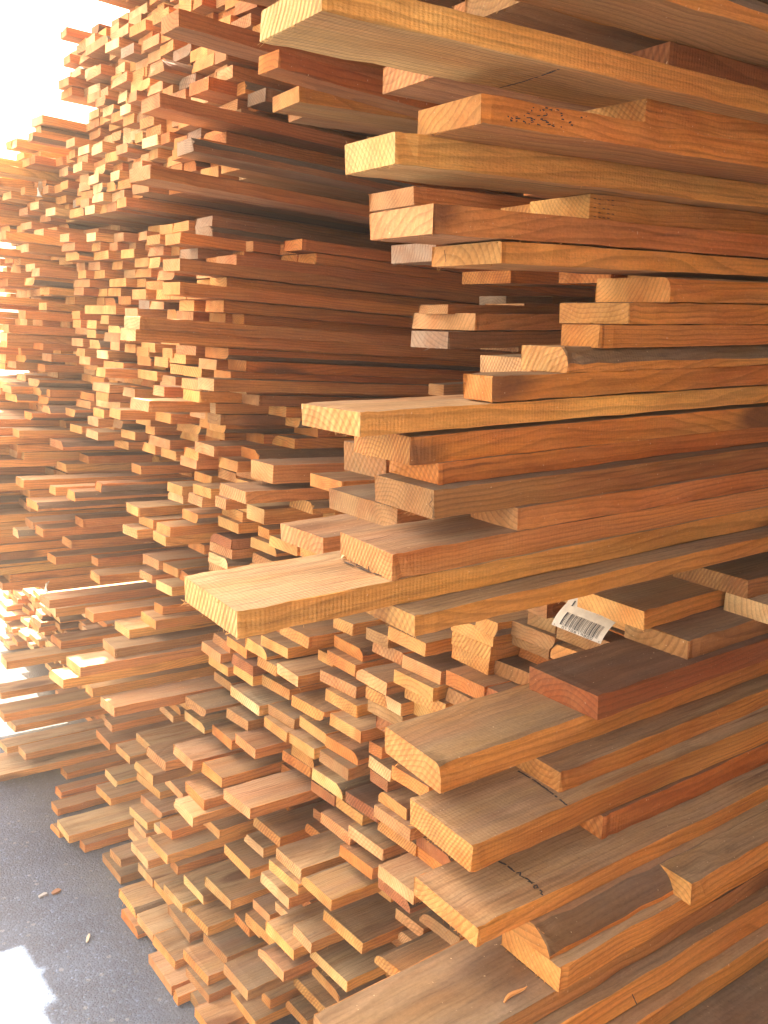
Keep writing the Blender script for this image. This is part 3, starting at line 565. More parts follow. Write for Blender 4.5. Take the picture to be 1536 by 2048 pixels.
REST = """B 1004 2333 2300 153 24 2929 y dv
B 997 2159 3065 124 24 3291 k dv
B 953 2300 1280 100 24 3439 p dv
B 937 2274 1025 124 24 3407 p dv
B 940 2110 2045 111 24 3196 p d
B 815 2657 30 75 24 2939 o dv
B 1003 1554 6380 109 24 2989 o lv
B 1005 1541 6635 92 24 3041 y lv
B 1004 1456 6125 89 24 3380 r lv
B 1009 1359 6125 103 24 3204 y lv
B 822 2057 30 113 24 3121 o dv
B 801 1770 30 30 24 3462 o lv
B 831 1705 30 63 24 3345 b lv
B 922 2032 515 154 24 3281 y dv
B 983 1750 1280 79 24 3016 o lv
B 983 1702 1535 67 24 3134 y l
B 970 1620 1790 129 24 2992 y lv
B 1007 1286 2300 30 24 3141 o l
B 985 1903 7655 106 24 3279 y lv
B 1004 1926 8165 105 24 3461 k lv
B 986 1813 8420 111 24 3454 o lv
B 974 1762 7910 99 24 3493 y lv
B 982 1676 8420 84 24 3143 y lv
B 1006 1920 7145 98 24 3055 b lv
B 968 1597 7145 104 24 3067 y lv
B 1009 1494 9185 56 24 3457 y lv
B 955 1082 9695 107 24 3342 y lv
B 969 1260 9185 63 24 3314 y lv
B 966 999 9950 93 24 2923 b lv
B 1000 1126 9185 88 24 2989 y lv
B 973 1213 8675 78 24 3028 r lv
B 934 911 10460 59 24 3432 r lv
B 1010 905 11225 86 24 3150 b lv
B 961 787 11480 75 24 3371 y lv
B 1033 922 10970 71 24 3465 o lv
B 962 1255 8165 39 24 3324 o lv
B 1001 1097 6380 83 24 3335 o lv
B 986 1258 7400 58 24 3090 r lv
B 997 1799 12755 114 24 2930 k l
B 1018 1953 12500 98 24 3218 k lv
B 980 1687 12500 198 24 3400 y l
B 983 1818 11990 114 24 2912 y l
B 885 1758 12245 54 24 3194 k lv
B 979 1843 11735 111 24 3259 y lv
B 978 1893 10715 111 24 3238 k lv
B 970 1900 10460 95 24 3195 p lv
B 1023 1983 9950 108 24 3269 p d
B 989 1855 10205 76 24 3049 p l
B 979 1694 11225 110 24 3232 y lv
B 1008 1686 10715 167 24 3303 b lv
B 1013 1757 10460 115 24 3015 y l
B 966 1589 11480 113 24 3494 y lv
B 997 1753 11480 54 24 3348 y lv
B 974 1510 11480 90 24 3473 k l
B 990 1527 11225 78 24 3076 o l
B 904 2815 18620 68 24 3057 k mv
B 940 2686 18620 80 24 2928 w mv
B 989 2600 18620 74 24 2910 k mv
B 915 2795 18365 106 24 3048 k mv
B 958 2698 18365 71 24 3417 y mv
B 985 2636 18365 89 24 2998 k mv
B 1020 2584 18365 89 24 3314 b mv
B 932 2795 18110 130 24 3050 y mv
B 963 2646 18110 122 24 2939 y mv
B 979 2506 18110 87 24 3015 y mv
B 1011 2488 18620 64 24 3307 k mv
B 1065 2519 18875 83 24 3201 y m
B 979 2259 18620 74 24 3229 y mv
B 973 2152 18620 95 24 3172 y mv
B 965 2302 18365 84 24 3065 y mv
B 988 2330 18110 103 24 3453 k mv
B 1010 2279 18110 95 24 3021 y mv
B 992 2434 17855 90 24 3094 y mv
B 871 2089 17600 73 24 2956 y mv
B 1003 2645 17855 74 24 3119 y mv
B 982 2769 17855 87 24 3006 k mv
B 975 2865 17855 82 24 2900 k m
B 965 2827 17600 79 24 2936 y mv
B 985 2725 17600 117 24 3029 y mv
B 1019 2587 17600 81 24 3151 b m
B 1011 2461 17600 103 24 3261 y mv
B 903 2073 17345 116 24 3489 k mv
B 975 2837 17345 126 24 3434 k mv
B 997 2594 17345 138 24 3045 y mv
B 1028 2533 17345 95 24 3267 y mv
B 906 2146 17090 105 24 3453 o mv
B 967 2860 17090 86 24 3412 k mv
B 1015 2795 17090 111 24 3138 y mv
B 1014 2684 17090 91 24 3369 y mv
B 848 2119 16835 83 24 3094 y mv
B 864 2017 16835 82 24 3275 y mv
B 863 1935 16835 79 24 3204 y m
B 1028 2840 16835 75 24 2963 y m
B 1030 2761 16815 85 24 3356 o m
B 1009 2595 16835 88 24 3394 o mv
B 930 2286 16661 64 24 3190 g m
B 930 2194 16656 91 24 3133 k mv
B 880 1927 16586 77 24 3468 y mv
B 930 2586 16504 157 24 3428 y mv
B 930 2505 16504 86 24 3151 y mv
B 930 2353 16432 97 24 3124 p mv
B 930 2118 16411 60 24 3117 o mv
B 930 2034 16380 84 24 2936 k mv
B 930 1867 16358 85 24 3066 y mv
B 930 2783 16338 78 24 3038 o mv
B 930 2561 16225 63 24 2937 y mv
B 930 2775 16075 81 24 3165 o mv
B 930 2654 16073 80 24 2915 y mv
B 930 2476 15944 84 24 2994 y m
B 980 2869 15874 93 24 2980 k m
B 930 2655 15801 74 24 3124 y mv
B 880 2353 15746 116 24 3470 b mv
B 930 2768 15512 91 24 2968 k mv
B 930 2623 15505 84 24 3146 y mv
B 930 2475 15503 76 24 3381 k mv
B 930 2365 15477 83 24 2911 y mv
B 930 2245 15545 87 24 2941 y mv
B 930 2017 15565 98 24 3458 k mv
B 930 2747 15220 75 24 3311 y mv
B 930 2562 15224 94 24 3057 w mv
B 930 2282 15418 82 24 3188 y mv
B 930 2139 15441 61 24 3049 y mv
B 930 2067 15333 90 24 3435 y mv
B 930 1907 15272 90 24 3470 k mv
B 930 2706 14988 83 24 2943 k mv
B 930 2446 14933 159 24 3214 y mv
B 930 2274 15176 78 24 3010 o mv
B 930 2160 15198 93 24 3143 y mv
B 930 2069 15063 81 24 3345 y mv
B 930 1984 15053 89 24 3328 y mv
B 846 2365 14795 75 24 3014 y mv
B 1014 2644 14540 122 24 3099 k m
B 930 2222 14816 138 24 3155 y mv
B 1066 3047 14285 104 24 3132 y m
B 1040 2882 14285 97 24 3309 o m
B 930 2121 14748 83 24 3373 k mv
B 880 1890 14797 88 24 3101 k mv
B 914 2517 14285 119 24 3120 p mv
B 918 2341 14285 87 24 3468 p mv
B 863 2039 14540 69 24 3201 k mv
B 913 2521 14030 85 24 3234 y mv
B 1001 2861 13775 118 24 3264 o mv
B 990 2868 13520 112 24 3240 k mv
B 949 2530 13775 162 24 3383 p mv
B 938 2850 13265 91 24 3090 y mv
B 920 2562 13520 89 24 3432 y mv
B 959 2327 13520 104 24 3476 y mv
B 1046 2397 13265 97 24 3370 k m
B 993 2105 13520 131 24 3184 y mv
B 976 2339 13265 63 24 3184 y mv
B 902 2559 13265 92 24 3429 p mv
B 945 2494 13265 74 24 2978 b mv
B 963 3011 12755 65 24 3209 y mv
B 950 2833 12755 95 24 3050 y mv
B 959 2434 13010 99 24 3390 y mv
B 970 2316 12755 98 24 3139 y mv
B 971 2193 12755 97 24 3371 y mv
B 948 2031 12755 90 24 2908 k mv
B 941 2006 13010 85 24 3500 o mv
B 1015 2620 12500 95 24 3473 y mv
B 880 3443 13520 43 24 3124 o d
B 815 3041 11735 91 24 2921 p d
B 857 3100 9950 86 24 3395 k d
B 793 2607 11225 55 24 3459 y dv
B 954 3113 10970 77 24 3390 p d
B 901 3064 13775 96 24 3036 y dv
B 908 3020 13520 94 24 3059 o dv
B 898 2961 13265 97 24 3251 k dv
B 983 3369 13010 90 24 3023 o d
B 855 3013 13010 87 24 3485 o dv
B 902 2180 10970 88 24 3243 y dv
B 863 2194 10715 84 24 3069 c dv
B 939 2089 11990 86 24 3341 y dv
B 952 2111 11735 85 24 3495 p dv
B 914 1927 11990 81 24 3257 k dv
B 1016 2080 12245 95 24 2950 y dv
B 918 1898 12245 85 24 3385 y dv
B 993 2063 10460 94 24 3293 o dv
B 902 2064 9440 85 24 3209 c dv
B 954 2074 9695 53 24 2941 o dv
B 947 2282 9185 77 24 3253 k dv
B 764 2867 9440 61 24 3046 p dv
B 973 3051 30 57 24 3073 k d
B 1273 4769 1790 104 24 2992 y s
B 1246 4524 2300 89 24 3375 o s
B 1248 4342 3065 114 24 3477 k s
B 1226 4115 3575 106 24 3449 y sv
B 1214 4598 1790 119 24 3164 p sv
B 1303 4439 2045 124 24 2940 p s
B 1283 4468 1790 102 24 3109 y s
B 1166 3895 3320 100 24 3215 p sv
B 1247 4360 1535 116 24 3128 p s
B 1201 4457 1025 106 24 3339 p sv
B 1174 4505 1535 100 24 3346 y sv
B 1148 3867 3065 93 24 3438 p sv
B 1174 4160 1535 103 24 3181 p sv
B 1181 3991 1790 140 24 3043 y sv
B 1197 4495 30 107 24 3447 p sv
B 919 3328 18110 83 24 3296 y fv
B 868 3294 17345 150 24 3392 o fv
B 1004 3585 17090 72 24 3476 k f
B 880 2897 14973 98 24 3231 b fv
B 940 3140 14540 92 24 3367 o fv
B 980 3756 14285 114 24 3234 y f
B 816 3321 18365 120 24 3211 y fv
B 780 3196 16725 117 24 3044 y fv
B 819 3335 17600 121 24 3290 o fv
B 780 3264 15039 122 24 3249 o fv
B 886 1764 20660 92 24 3112 k hv
B 871 1846 21680 98 24 3324 y hv
B 940 1946 19640 79 24 2904 y hv
B 904 1955 20405 81 24 3446 g hv
B 854 2037 21935 91 24 3084 o h
B 925 2062 22445 86 24 3192 g hv
B 922 2156 22700 69 24 3154 y h
B 929 2318 22445 107 24 3338 y h
B 895 2220 21935 118 24 3403 y hv
B 884 2124 21680 84 24 3037 k hv
B 913 2401 22445 118 24 2999 k hv
B 929 2670 23975 75 24 3211 w hv
B 921 2482 23465 88 24 2989 w hv
B 930 2435 23720 132 24 3464 p hv
B 951 2507 22955 75 24 3411 w hv
B 927 2332 22445 80 24 3401 y hv
B 921 2320 22190 80 24 3147 y h
B 943 2512 22700 75 24 3372 y h
B 939 2694 23210 76 24 3135 w h
B 941 2668 22700 79 24 3175 w hv
B 933 2650 22445 75 24 2964 k hv
B 936 2588 22445 65 24 2922 p hv
B 923 2581 22190 65 24 3302 k hv
B 947 2485 22190 64 24 3016 w hv
B 879 2265 21680 51 24 3474 k hv
B 918 2390 21680 71 24 3239 w hv
B 937 2555 21935 74 24 3246 w hv
B 1009 2848 22445 85 24 3437 w hv
B 926 2386 21425 74 24 3079 y hv
B 877 2052 21425 62 24 2906 y hv
B 867 1966 21170 74 24 3032 k hv
B 861 1850 21170 86 24 3175 o h
B 869 1926 21425 74 24 2991 g hv
B 926 2066 22445 90 24 3068 g h
B 922 2146 22700 79 24 3343 y hv
B 914 1956 22190 86 24 3126 y hv
B 912 2210 22955 91 24 3105 k hv
B 929 2239 22700 69 24 3040 k hv
B 937 2331 22700 73 24 3497 p h
B 899 2331 22955 77 24 3001 g hv
B 914 2298 23465 91 24 3406 y hv
B 966 2507 23210 84 24 3365 p h
B 917 2171 23465 85 24 3261 y hv
B 973 2604 24230 70 24 3226 w h
B 987 2490 24230 95 24 3212 p hv
B 996 2475 24485 120 24 2962 w hv
B 1050 2729 24995 72 24 3241 p h
B 987 2646 24485 50 24 3493 p h
B 966 2738 24485 61 24 3337 r hv
B 1015 2858 22190 85 24 3180 k hv
B 1028 2899 21935 78 24 3166 k h
B 1035 2789 21680 81 24 3422 p h
B 984 2616 21425 61 24 2904 p hv
B 969 2492 21170 71 24 3020 w h
B 979 2532 21425 54 24 3474 p h
B 963 2394 21170 99 24 3292 w h
B 927 2225 20915 84 24 3397 y hv
B 918 2226 20660 85 24 3220 w hv
B 931 2342 20915 50 24 2925 y h
B 922 2256 21170 83 24 3222 y hv
B 907 2382 20660 78 24 3278 k hv
B 957 2680 21170 87 24 2953 w h
B 944 2760 21170 80 24 3188 w hv
B 928 2829 21425 71 24 3466 p hv
B 997 2697 21425 75 24 2937 p h
B 917 2579 20915 86 24 2928 w hv
B 946 2769 21170 80 24 2962 w h
B 946 2775 20915 77 24 3309 k hv
B 932 2515 20660 79 24 3436 y hv
B 944 2867 21170 66 24 2994 y hv
B 929 2766 20660 81 24 3407 w hv
B 937 2506 20150 69 24 3033 w hv
B 954 2529 20405 76 24 3223 o hv
B 920 2614 20150 81 24 3358 w hv
B 958 2794 20405 74 24 2971 k h
B 932 2600 20405 83 24 3186 p hv
B 931 2889 20660 56 24 3420 k hv
B 962 2979 20405 74 24 3113 y hv
B 951 2768 20150 84 24 3378 p h
B 927 2599 19895 84 24 3173 w hv
B 938 2537 19895 77 24 3466 y hv
B 955 2761 19895 80 24 3140 y h
B 925 2599 19640 74 24 3394 w hv
B 951 2531 19640 79 24 2945 p h
B 997 2982 19895 57 24 3103 g h
B 944 2749 19640 80 24 2987 k h
B 936 2687 19385 78 24 3143 w hv
B 952 2631 19385 78 24 3044 y hv
B 953 2574 19385 59 24 3151 k hv
B 809 3243 21170 98 24 3247 c fv
B 884 3516 21170 107 24 3327 c f
B 831 3327 20660 101 24 3325 c fv
B 915 3267 20405 36 24 3153 y fv
B 887 3002 21935 65 24 3004 p fv
B 956 3147 20405 64 24 3076 k fv
B 894 3089 21170 47 24 3457 o fv
B 933 3183 19895 79 24 3083 p fv
B 949 3073 19640 79 24 3019 w fv
B 909 3582 20405 75 24 3129 p f
B 911 3591 20150 76 24 3209 o fv
B 900 3551 19895 75 24 3268 p fv
B 895 3533 19640 75 24 3139 y fv
A 1043 620 10690 50 24 3026 o n
A 1053 1470 19655 116 24 3192 y n
B 1101 809 36 81 24 3293 o l
B 1134 892 30 91 24 3088 y l
B 1174 985 34 80 24 3093 o l
B 1158 1067 34 117 24 3249 o l
B 1209 1186 32 88 24 3199 y l
B 1121 1276 33 85 24 3267 k l
B 1170 1363 35 100 24 3171 y l
B 1170 1466 36 80 24 3061 o l
B 1145 1548 33 75 24 3081 y l
B 1091 801 257 83 24 3103 o l
B 1231 886 256 102 24 3347 k l
B 1214 991 258 95 24 3284 o l
B 1215 1088 256 118 24 3317 o l
B 1198 1208 255 85 24 3140 o l
B 1179 1295 257 85 24 3220 o l
B 1144 1383 260 89 24 3229 o l
B 1197 1474 261 96 24 3150 o l
B 981 1830 256 30 24 3172 y l
B 1097 806 511 114 24 3158 y l
B 1157 922 513 117 24 3137 k l
B 1177 1042 512 104 24 3230 p l
B 1137 1148 513 113 24 3089 o l
B 1087 1263 510 91 24 3075 k l
B 1197 1357 514 122 24 3289 o l
B 1099 1626 513 110 24 3307 k l
B 1002 1867 510 104 24 3061 y l
B 1103 807 770 119 24 3063 y l
B 1192 928 768 117 24 3193 o l
B 1229 1047 767 89 24 3129 y l
B 1172 1139 768 114 24 3221 y l
B 1097 1255 771 84 24 3261 y l
B 1170 1342 766 107 24 3097 y l
B 1083 1451 765 105 24 3153 k l
B 1212 1558 768 106 24 3142 y l
B 1094 1666 768 77 24 3193 o l
B 1081 791 1025 84 24 3164 b l
B 1151 877 1023 110 24 3309 o l
B 1096 989 1024 97 24 3059 k l
B 1139 1089 1023 102 24 3268 y l
B 1234 1193 1025 117 24 3296 y l
B 1142 1313 1022 121 24 3058 y l
B 1091 1436 1021 100 24 3174 o l
B 1139 1538 1023 98 24 3262 o l
B 1066 1638 1025 80 24 3054 y l
B 1162 1721 1021 118 24 3292 o l
B 1179 811 1280 114 24 3332 o l
B 1133 928 1279 122 24 3078 o l
B 1089 1053 1277 120 24 3222 p l
B 1147 1175 1277 89 24 3250 y l
B 1213 1267 1279 103 24 3266 o l
B 1190 1372 1280 40 24 3091 o l
B 1142 1547 1276 114 24 3234 b l
B 1094 1663 1281 84 24 3221 y l
B 1187 1831 1277 101 24 3089 y l
B 1042 1934 1280 65 24 3343 o l
B 1154 800 1533 85 24 3286 y l
B 1119 887 1530 124 24 3345 o l
B 1234 1014 1535 79 24 3320 k l
B 1112 1095 1534 97 24 3180 o l
B 1111 1195 1533 111 24 3324 p l
B 1229 1308 1535 106 24 3090 o l
B 1109 1416 1530 113 24 3231 o l
B 1043 1644 1532 54 24 3104 p l
B 1122 1770 1531 126 24 3215 o l
B 1211 802 1791 117 24 3083 y l
B 1200 921 1787 82 24 3066 y l
B 1131 1005 1786 103 24 3249 y l
B 1122 1110 1789 112 24 3118 y l
B 1144 1225 1788 119 24 3100 y l
B 1136 1346 1790 100 24 3091 o l
B 1142 1449 1790 103 24 3246 p l
B 1034 1554 1786 63 24 3232 p l
B 1089 1752 1788 55 24 3161 p l
B 1144 1941 1788 58 24 3195 o l
B 1118 808 2046 107 24 3327 k l
B 1100 918 2044 110 24 3050 y l
B 1150 1030 2043 92 24 3287 o l
B 1184 1125 2043 104 24 3269 b l
B 1250 1231 2045 88 24 3324 o l
B 1217 1321 2042 37 24 3324 o l
B 1102 1472 2041 116 24 3342 b l
B 1098 1590 2043 83 24 3308 y l
B 1126 1757 2045 91 24 3220 p l
B 1152 1851 2045 105 24 3284 o l
B 1240 796 2300 96 24 3212 o l
B 1224 894 2297 94 24 3189 y l
B 1203 990 2299 106 24 3256 o l
B 1134 1098 2299 89 24 3223 y l
B 1091 1189 2301 94 24 3198 y l
B 1094 1318 2295 93 24 3347 o l
B 1209 1413 2300 115 24 3179 o l
B 1061 1529 2296 88 24 3098 o l
B 1171 1620 2301 104 24 3291 y l
B 1120 1726 2298 80 24 3262 y l
B 1168 1808 2298 124 24 3053 o l
B 1081 1934 2295 65 24 3208 y l
B 1083 811 2552 123 24 3108 y l
B 1208 936 2552 123 24 3166 o l
B 1084 1061 2551 110 24 3287 p l
B 1118 1173 2555 93 24 3266 p l
B 1203 1269 2553 118 24 3105 o l
B 1131 1389 2554 38 24 3252 p l
B 993 1538 2551 115 24 3315 p lv
B 1219 1655 2550 110 24 3206 y l
B 1105 1767 2550 80 24 3107 y l
B 1092 1849 2554 91 24 3226 o l
B 1099 1942 2552 57 24 3123 k l
B 1185 797 2810 116 24 3121 o l
B 1156 915 2810 85 24 3128 y l
B 1192 1002 2807 114 24 3260 y l
B 1114 1118 2807 121 24 3167 o l
B 1112 1241 2809 59 24 3307 p l
B 1095 1438 2811 109 24 3106 k l
B 1045 1550 2811 111 24 3108 k l
B 1098 1662 2808 91 24 3257 o l
B 1188 1755 2810 92 24 3131 y l
B 1185 1850 2806 79 24 3245 o l
B 1128 804 3061 118 24 3213 y l
B 1099 924 3061 118 24 3081 o l
B 1202 1045 3061 124 24 3304 o l
B 1084 1170 3060 99 24 3125 y l
B 1107 1272 3060 81 24 3092 k l
B 1103 1355 3065 62 24 3285 b l
B 1014 1538 3066 103 24 3070 o l
B 1165 1643 3064 80 24 3277 p l
B 1188 1725 3065 92 24 3063 o l
B 1168 1819 3065 122 24 3194 o l
B 1108 1943 3065 44 24 3133 o l
B 1151 794 3320 108 24 3185 y l
B 1140 904 3321 86 24 3259 k l
B 1110 993 3317 87 24 3332 y l
B 1123 1082 3316 102 24 3124 y l
B 1103 1187 3316 103 24 3297 k l
B 1177 1293 3317 94 24 3176 b l
B 1050 1467 3318 119 24 3079 b l
B 1031 1588 3320 104 24 3349 k l
B 1092 1830 3321 83 24 3086 o l
B 1041 1915 3318 84 24 3285 o l
B 1132 807 3573 115 24 3089 k l
B 1197 925 3572 124 24 3198 o l
B 1137 1051 3572 105 24 3322 k l
B 1221 1159 3573 86 24 3188 o l
B 1078 1248 3572 50 24 3188 p lv
B 1040 1443 3570 81 24 3236 o l
B 1170 1527 3574 80 24 3266 o l
B 1098 1608 3571 81 24 3326 o l
B 1090 1692 3573 95 24 3147 y l
B 1171 1789 3571 86 24 3323 k l
B 1162 1877 3574 112 24 3316 y l
B 1121 811 3830 80 24 3214 y l
B 1154 893 3827 121 24 3300 o l
B 1145 1016 3830 91 24 3167 y l
B 1093 1109 3826 30 24 3344 y l
B 1181 1333 3830 97 24 3346 o l
B 1097 1432 3827 49 24 3189 k l
B 1083 1605 3829 77 24 3307 o l
B 1102 1778 3826 32 24 3252 p l
B 1125 1939 3827 60 24 3261 y l
B 1231 795 4082 115 24 3231 o l
B 1133 913 4085 100 24 3145 o l
B 1201 1015 4081 115 24 3299 y l
B 1128 1132 4083 96 24 3170 y l
B 1190 1230 4082 98 24 3098 o l
B 1149 1331 4083 113 24 3102 y l
B 1093 1446 4084 110 24 3329 p l
B 1100 1558 4080 83 24 3160 o l
B 1213 1643 4082 108 24 3319 p l
B 1224 1753 4083 121 24 3238 k l
B 1035 1876 4082 101 24 3301 o l
B 1188 794 4337 99 24 3225 o l
B 1101 896 4335 105 24 3207 y l
B 1169 1002 4341 108 24 3096 o l
B 1214 1112 4340 83 24 3341 o l
B 1144 1198 4338 119 24 3241 o l
B 1067 1320 4340 105 24 3281 y l
B 1147 1427 4338 81 24 3269 o l
B 1105 1510 4337 119 24 3232 y l
B 1028 1752 4336 99 24 3280 k l
B 985 1853 4337 99 24 3233 k l
B 1129 804 4594 115 24 3202 o l
B 1218 921 4594 83 24 3195 o l
B 1164 1007 4592 103 24 3204 y l
B 1166 1112 4595 116 24 3054 y l
B 1199 1230 4594 94 24 3079 y l
B 1071 1326 4595 91 24 3083 o l
B 1049 1537 4592 86 24 3262 o lv
B 1198 1625 4591 97 24 3159 p l
B 1068 1724 4593 114 24 3177 o lv
B 1014 1841 4590 83 24 3097 y l
B 1037 1926 4596 73 24 3275 y l
B 1113 799 4847 88 24 3324 y l
B 1164 890 4848 99 24 3085 o l
B 1107 990 4849 106 24 3119 o l
B 1207 1099 4848 122 24 3085 b l
B 1125 1224 4851 79 24 3205 y l
B 1076 1530 4847 102 24 3250 k lv
B 1170 1635 4849 102 24 3244 o l
B 1078 1852 4846 87 24 3219 o l
B 1094 1941 4847 30 24 3216 b l
B 1146 804 5104 90 24 3112 o l
B 1239 896 5100 113 24 3349 o l
B 1233 1012 5103 36 24 3190 b l
B 1149 1160 5100 83 24 3212 y l
B 1146 1245 5105 109 24 3336 k l
B 1112 1357 5101 90 24 3115 o l
B 1184 1449 5106 110 24 3206 k l
B 1232 1561 5100 97 24 3207 y l
B 1197 1661 5102 91 24 3089 y l
B 1108 1863 5106 113 24 3099 o l
B 1145 797 5358 96 24 3296 b l
B 1201 896 5360 124 24 3191 o l
B 1262 1022 5357 93 24 3339 y l
B 1119 1117 5356 113 24 3266 y l
B 1174 1232 5358 51 24 3133 k l
B 1170 1397 5360 120 24 3292 o l
B 1122 1519 5356 113 24 3160 o l
B 965 1635 5355 122 24 3110 o l
B 1063 1759 5356 91 24 3278 o l
B 1064 1852 5360 105 24 3152 b l
B 1185 811 5615 100 24 3162 o l
B 1087 913 5613 116 24 3207 o l
B 1171 1032 5616 83 24 3257 o l
B 1121 1117 5615 94 24 3276 o l
B 1174 1213 5612 113 24 3274 y l
B 1145 1328 5613 48 24 3342 b l
B 1127 1493 5616 112 24 3245 y l
B 1049 1608 5613 132 24 3063 o l
B 1231 800 5869 90 24 3086 b l
B 1086 892 5870 87 24 3272 b l
B 1107 982 5867 116 24 3228 o l
B 1073 1201 5867 61 24 3350 o l
B 1205 1380 5871 85 24 3316 o l
B 1178 1467 5869 74 24 3312 p l
B 1113 1655 5868 96 24 3053 y l
B 1164 1754 5870 118 24 3101 o l
B 1090 1875 5867 104 24 3098 k l
B 1107 790 6123 87 24 3318 y l
B 1087 879 6126 82 24 3053 k l
B 1199 963 6124 88 24 3175 p l
B 1091 1054 6124 34 24 3302 p l
B 1077 1198 6123 119 24 3122 k l
B 1113 1319 6121 37 24 3344 y l
B 1139 1547 6124 95 24 3321 k l
B 1149 1644 6126 117 24 3130 o l
B 1064 1763 6124 48 24 3277 o l
B 1143 1925 6126 74 24 3107 o l
B 1155 801 6380 93 24 3289 o l
B 1094 896 6376 100 24 3240 o l
B 1206 998 6377 97 24 3229 p l
B 1210 1297 6376 92 24 3172 b l
B 1199 1392 6378 119 24 3197 p l
B 1106 1513 6380 38 24 3117 k l
B 1120 1665 6381 28 24 3218 o l
B 1160 1799 6377 92 24 3110 o l
B 1103 1893 6381 85 24 3191 o l
B 1093 799 6635 99 24 3242 y l
B 1146 901 6635 96 24 3230 o l
B 1103 999 6636 66 24 3217 y l
B 1154 1179 6632 99 24 3119 y l
B 1219 1510 6630 29 24 3215 y l
B 1118 1635 6630 104 24 3215 o l
B 1192 1741 6633 48 24 3166 k l
B 1127 804 6886 107 24 3314 o l
B 1125 913 6890 103 24 3163 o l
B 1114 1019 6887 87 24 3271 y l
B 1229 1108 6886 49 24 3175 y l
B 1234 1272 6890 111 24 3158 o l
B 1073 1386 6886 94 24 3084 o l
B 1084 1481 6885 109 24 3280 k l
B 1177 1593 6885 81 24 3181 o l
B 1125 1676 6891 124 24 3229 o l
B 1130 1803 6888 114 24 3156 y l
B 1220 1919 6891 80 24 3164 b l
B 1091 796 7141 111 24 3063 o l
B 1230 909 7143 107 24 3063 o l
B 1209 1019 7141 103 24 3160 k l
B 1141 1124 7146 61 24 3263 y l
B 1087 1282 7142 106 24 3163 y l
B 1149 1390 7143 102 24 3259 o l
B 1148 1703 7141 49 24 3326 b l
B 1123 803 7399 84 24 3232 o l
B 1226 889 7397 80 24 3318 o l
B 1228 971 7396 117 24 3232 y l
B 1191 1091 7400 89 24 3177 b l
B 1082 1182 7401 74 24 3059 p l
B 1200 1442 7397 109 24 3105 o l
B 1186 1554 7400 44 24 3142 y l
B 1161 1706 7396 100 24 3078 p l
B 1133 1809 7395 111 24 3153 y l
B 1131 1922 7396 77 24 3240 y l
B 1196 797 7653 94 24 3241 p l
B 1087 894 7655 113 24 3270 y l
B 1160 1009 7654 119 24 3112 k l
B 1045 1131 7650 115 24 3116 b l
B 1104 1564 7650 91 24 3053 y l
B 1209 1657 7652 123 24 3101 o l
B 1127 1782 7650 117 24 3235 o l
B 1219 797 7910 85 24 3216 o l
B 1164 885 7906 114 24 3344 b l
B 1090 1001 7906 104 24 3162 y l
B 1172 1107 7911 114 24 3249 o l
B 1166 1223 7911 119 24 3343 o l
B 1108 1344 7908 101 24 3188 o l
B 1205 1447 7910 89 24 3106 o l
B 1145 1538 7905 105 24 3053 o l
B 1130 1863 7910 69 24 3269 o l
B 1154 797 8165 103 24 3147 o l
B 1190 903 8163 116 24 3146 y l
B 1170 1022 8161 61 24 3324 p l
B 1069 1188 8160 64 24 3211 p l
B 1207 1295 8163 82 24 3165 y l
B 1136 1380 8164 69 24 3219 o l
B 1176 1569 8164 122 24 3184 b l
B 1180 1693 8166 65 24 3307 k l
B 1105 1865 8164 57 24 3138 o l
B 1088 798 8416 87 24 3275 b l
B 1153 887 8419 107 24 3251 o l
B 1087 996 8415 88 24 3058 y l
B 1062 1087 8419 105 24 3064 o l
B 1119 1194 8417 93 24 3303 k l
B 1157 1395 8421 114 24 3287 y l
B 1142 1511 8418 79 24 3206 o l
B 1097 1592 8419 81 24 3342 k l
B 1196 1763 8419 48 24 3174 b l
B 1109 1926 8417 73 24 3285 o l
B 1133 809 8673 116 24 3127 k l
B 1227 927 8674 116 24 3098 y l
B 1216 1046 8675 108 24 3196 o l
B 1199 1156 8672 54 24 3258 p l
B 1147 1293 8672 50 24 3181 o l
B 1180 1458 8673 81 24 3221 y l
B 1184 1638 8673 78 24 3078 y l
B 1118 1822 8674 96 24 3087 o l
B 1142 1920 8671 79 24 3233 y l
B 1131 791 8927 82 24 3088 o l
B 1212 876 8928 112 24 3231 y l
B 1214 990 8925 88 24 3131 o l
B 1113 1080 8928 128 24 3241 o l
B 1209 1318 8927 57 24 3164 o l
B 1226 1500 8931 142 24 3073 y l
B 1086 1759 8928 105 24 3262 b l
B 1113 1866 8928 115 24 3091 o l
B 1239 802 9184 102 24 3267 y l
B 1174 906 9182 83 24 3223 y l
B 1126 991 9184 92 24 3178 o l
B 1201 1085 9180 38 24 3100 o l
B 1071 1324 9181 93 24 3300 o l
B 1162 1420 9183 71 24 3208 y l
B 1126 1552 9184 85 24 3102 o l
B 1214 1639 9182 98 24 3082 y l
B 1248 1739 9180 80 24 3114 y l
B 1100 1821 9180 113 24 3279 o l
B 1238 1937 9184 62 24 3217 y l
B 1126 803 9439 113 24 3241 o l
B 1210 919 9439 82 24 3124 b l
B 1109 1003 9438 113 24 3259 y l
B 1152 1118 9440 97 24 3278 y l
B 1161 1218 9438 98 24 3302 y l
B 1168 1319 9440 49 24 3349 k l
B 1084 1475 9440 88 24 3124 o l
B 1164 1565 9439 91 24 3279 p l
B 1103 1658 9441 96 24 3183 y l
B 1170 1757 9438 82 24 3060 o l
B 1128 1841 9440 93 24 3258 p l
B 1221 1937 9441 63 24 3240 p l
B 1161 794 9696 99 24 3306 o l
B 1215 895 9691 111 24 3174 o l
B 1148 1008 9691 70 24 3156 o l
B 1163 1191 9695 17 24 3183 y l
B 1159 1312 9696 63 24 3145 y l
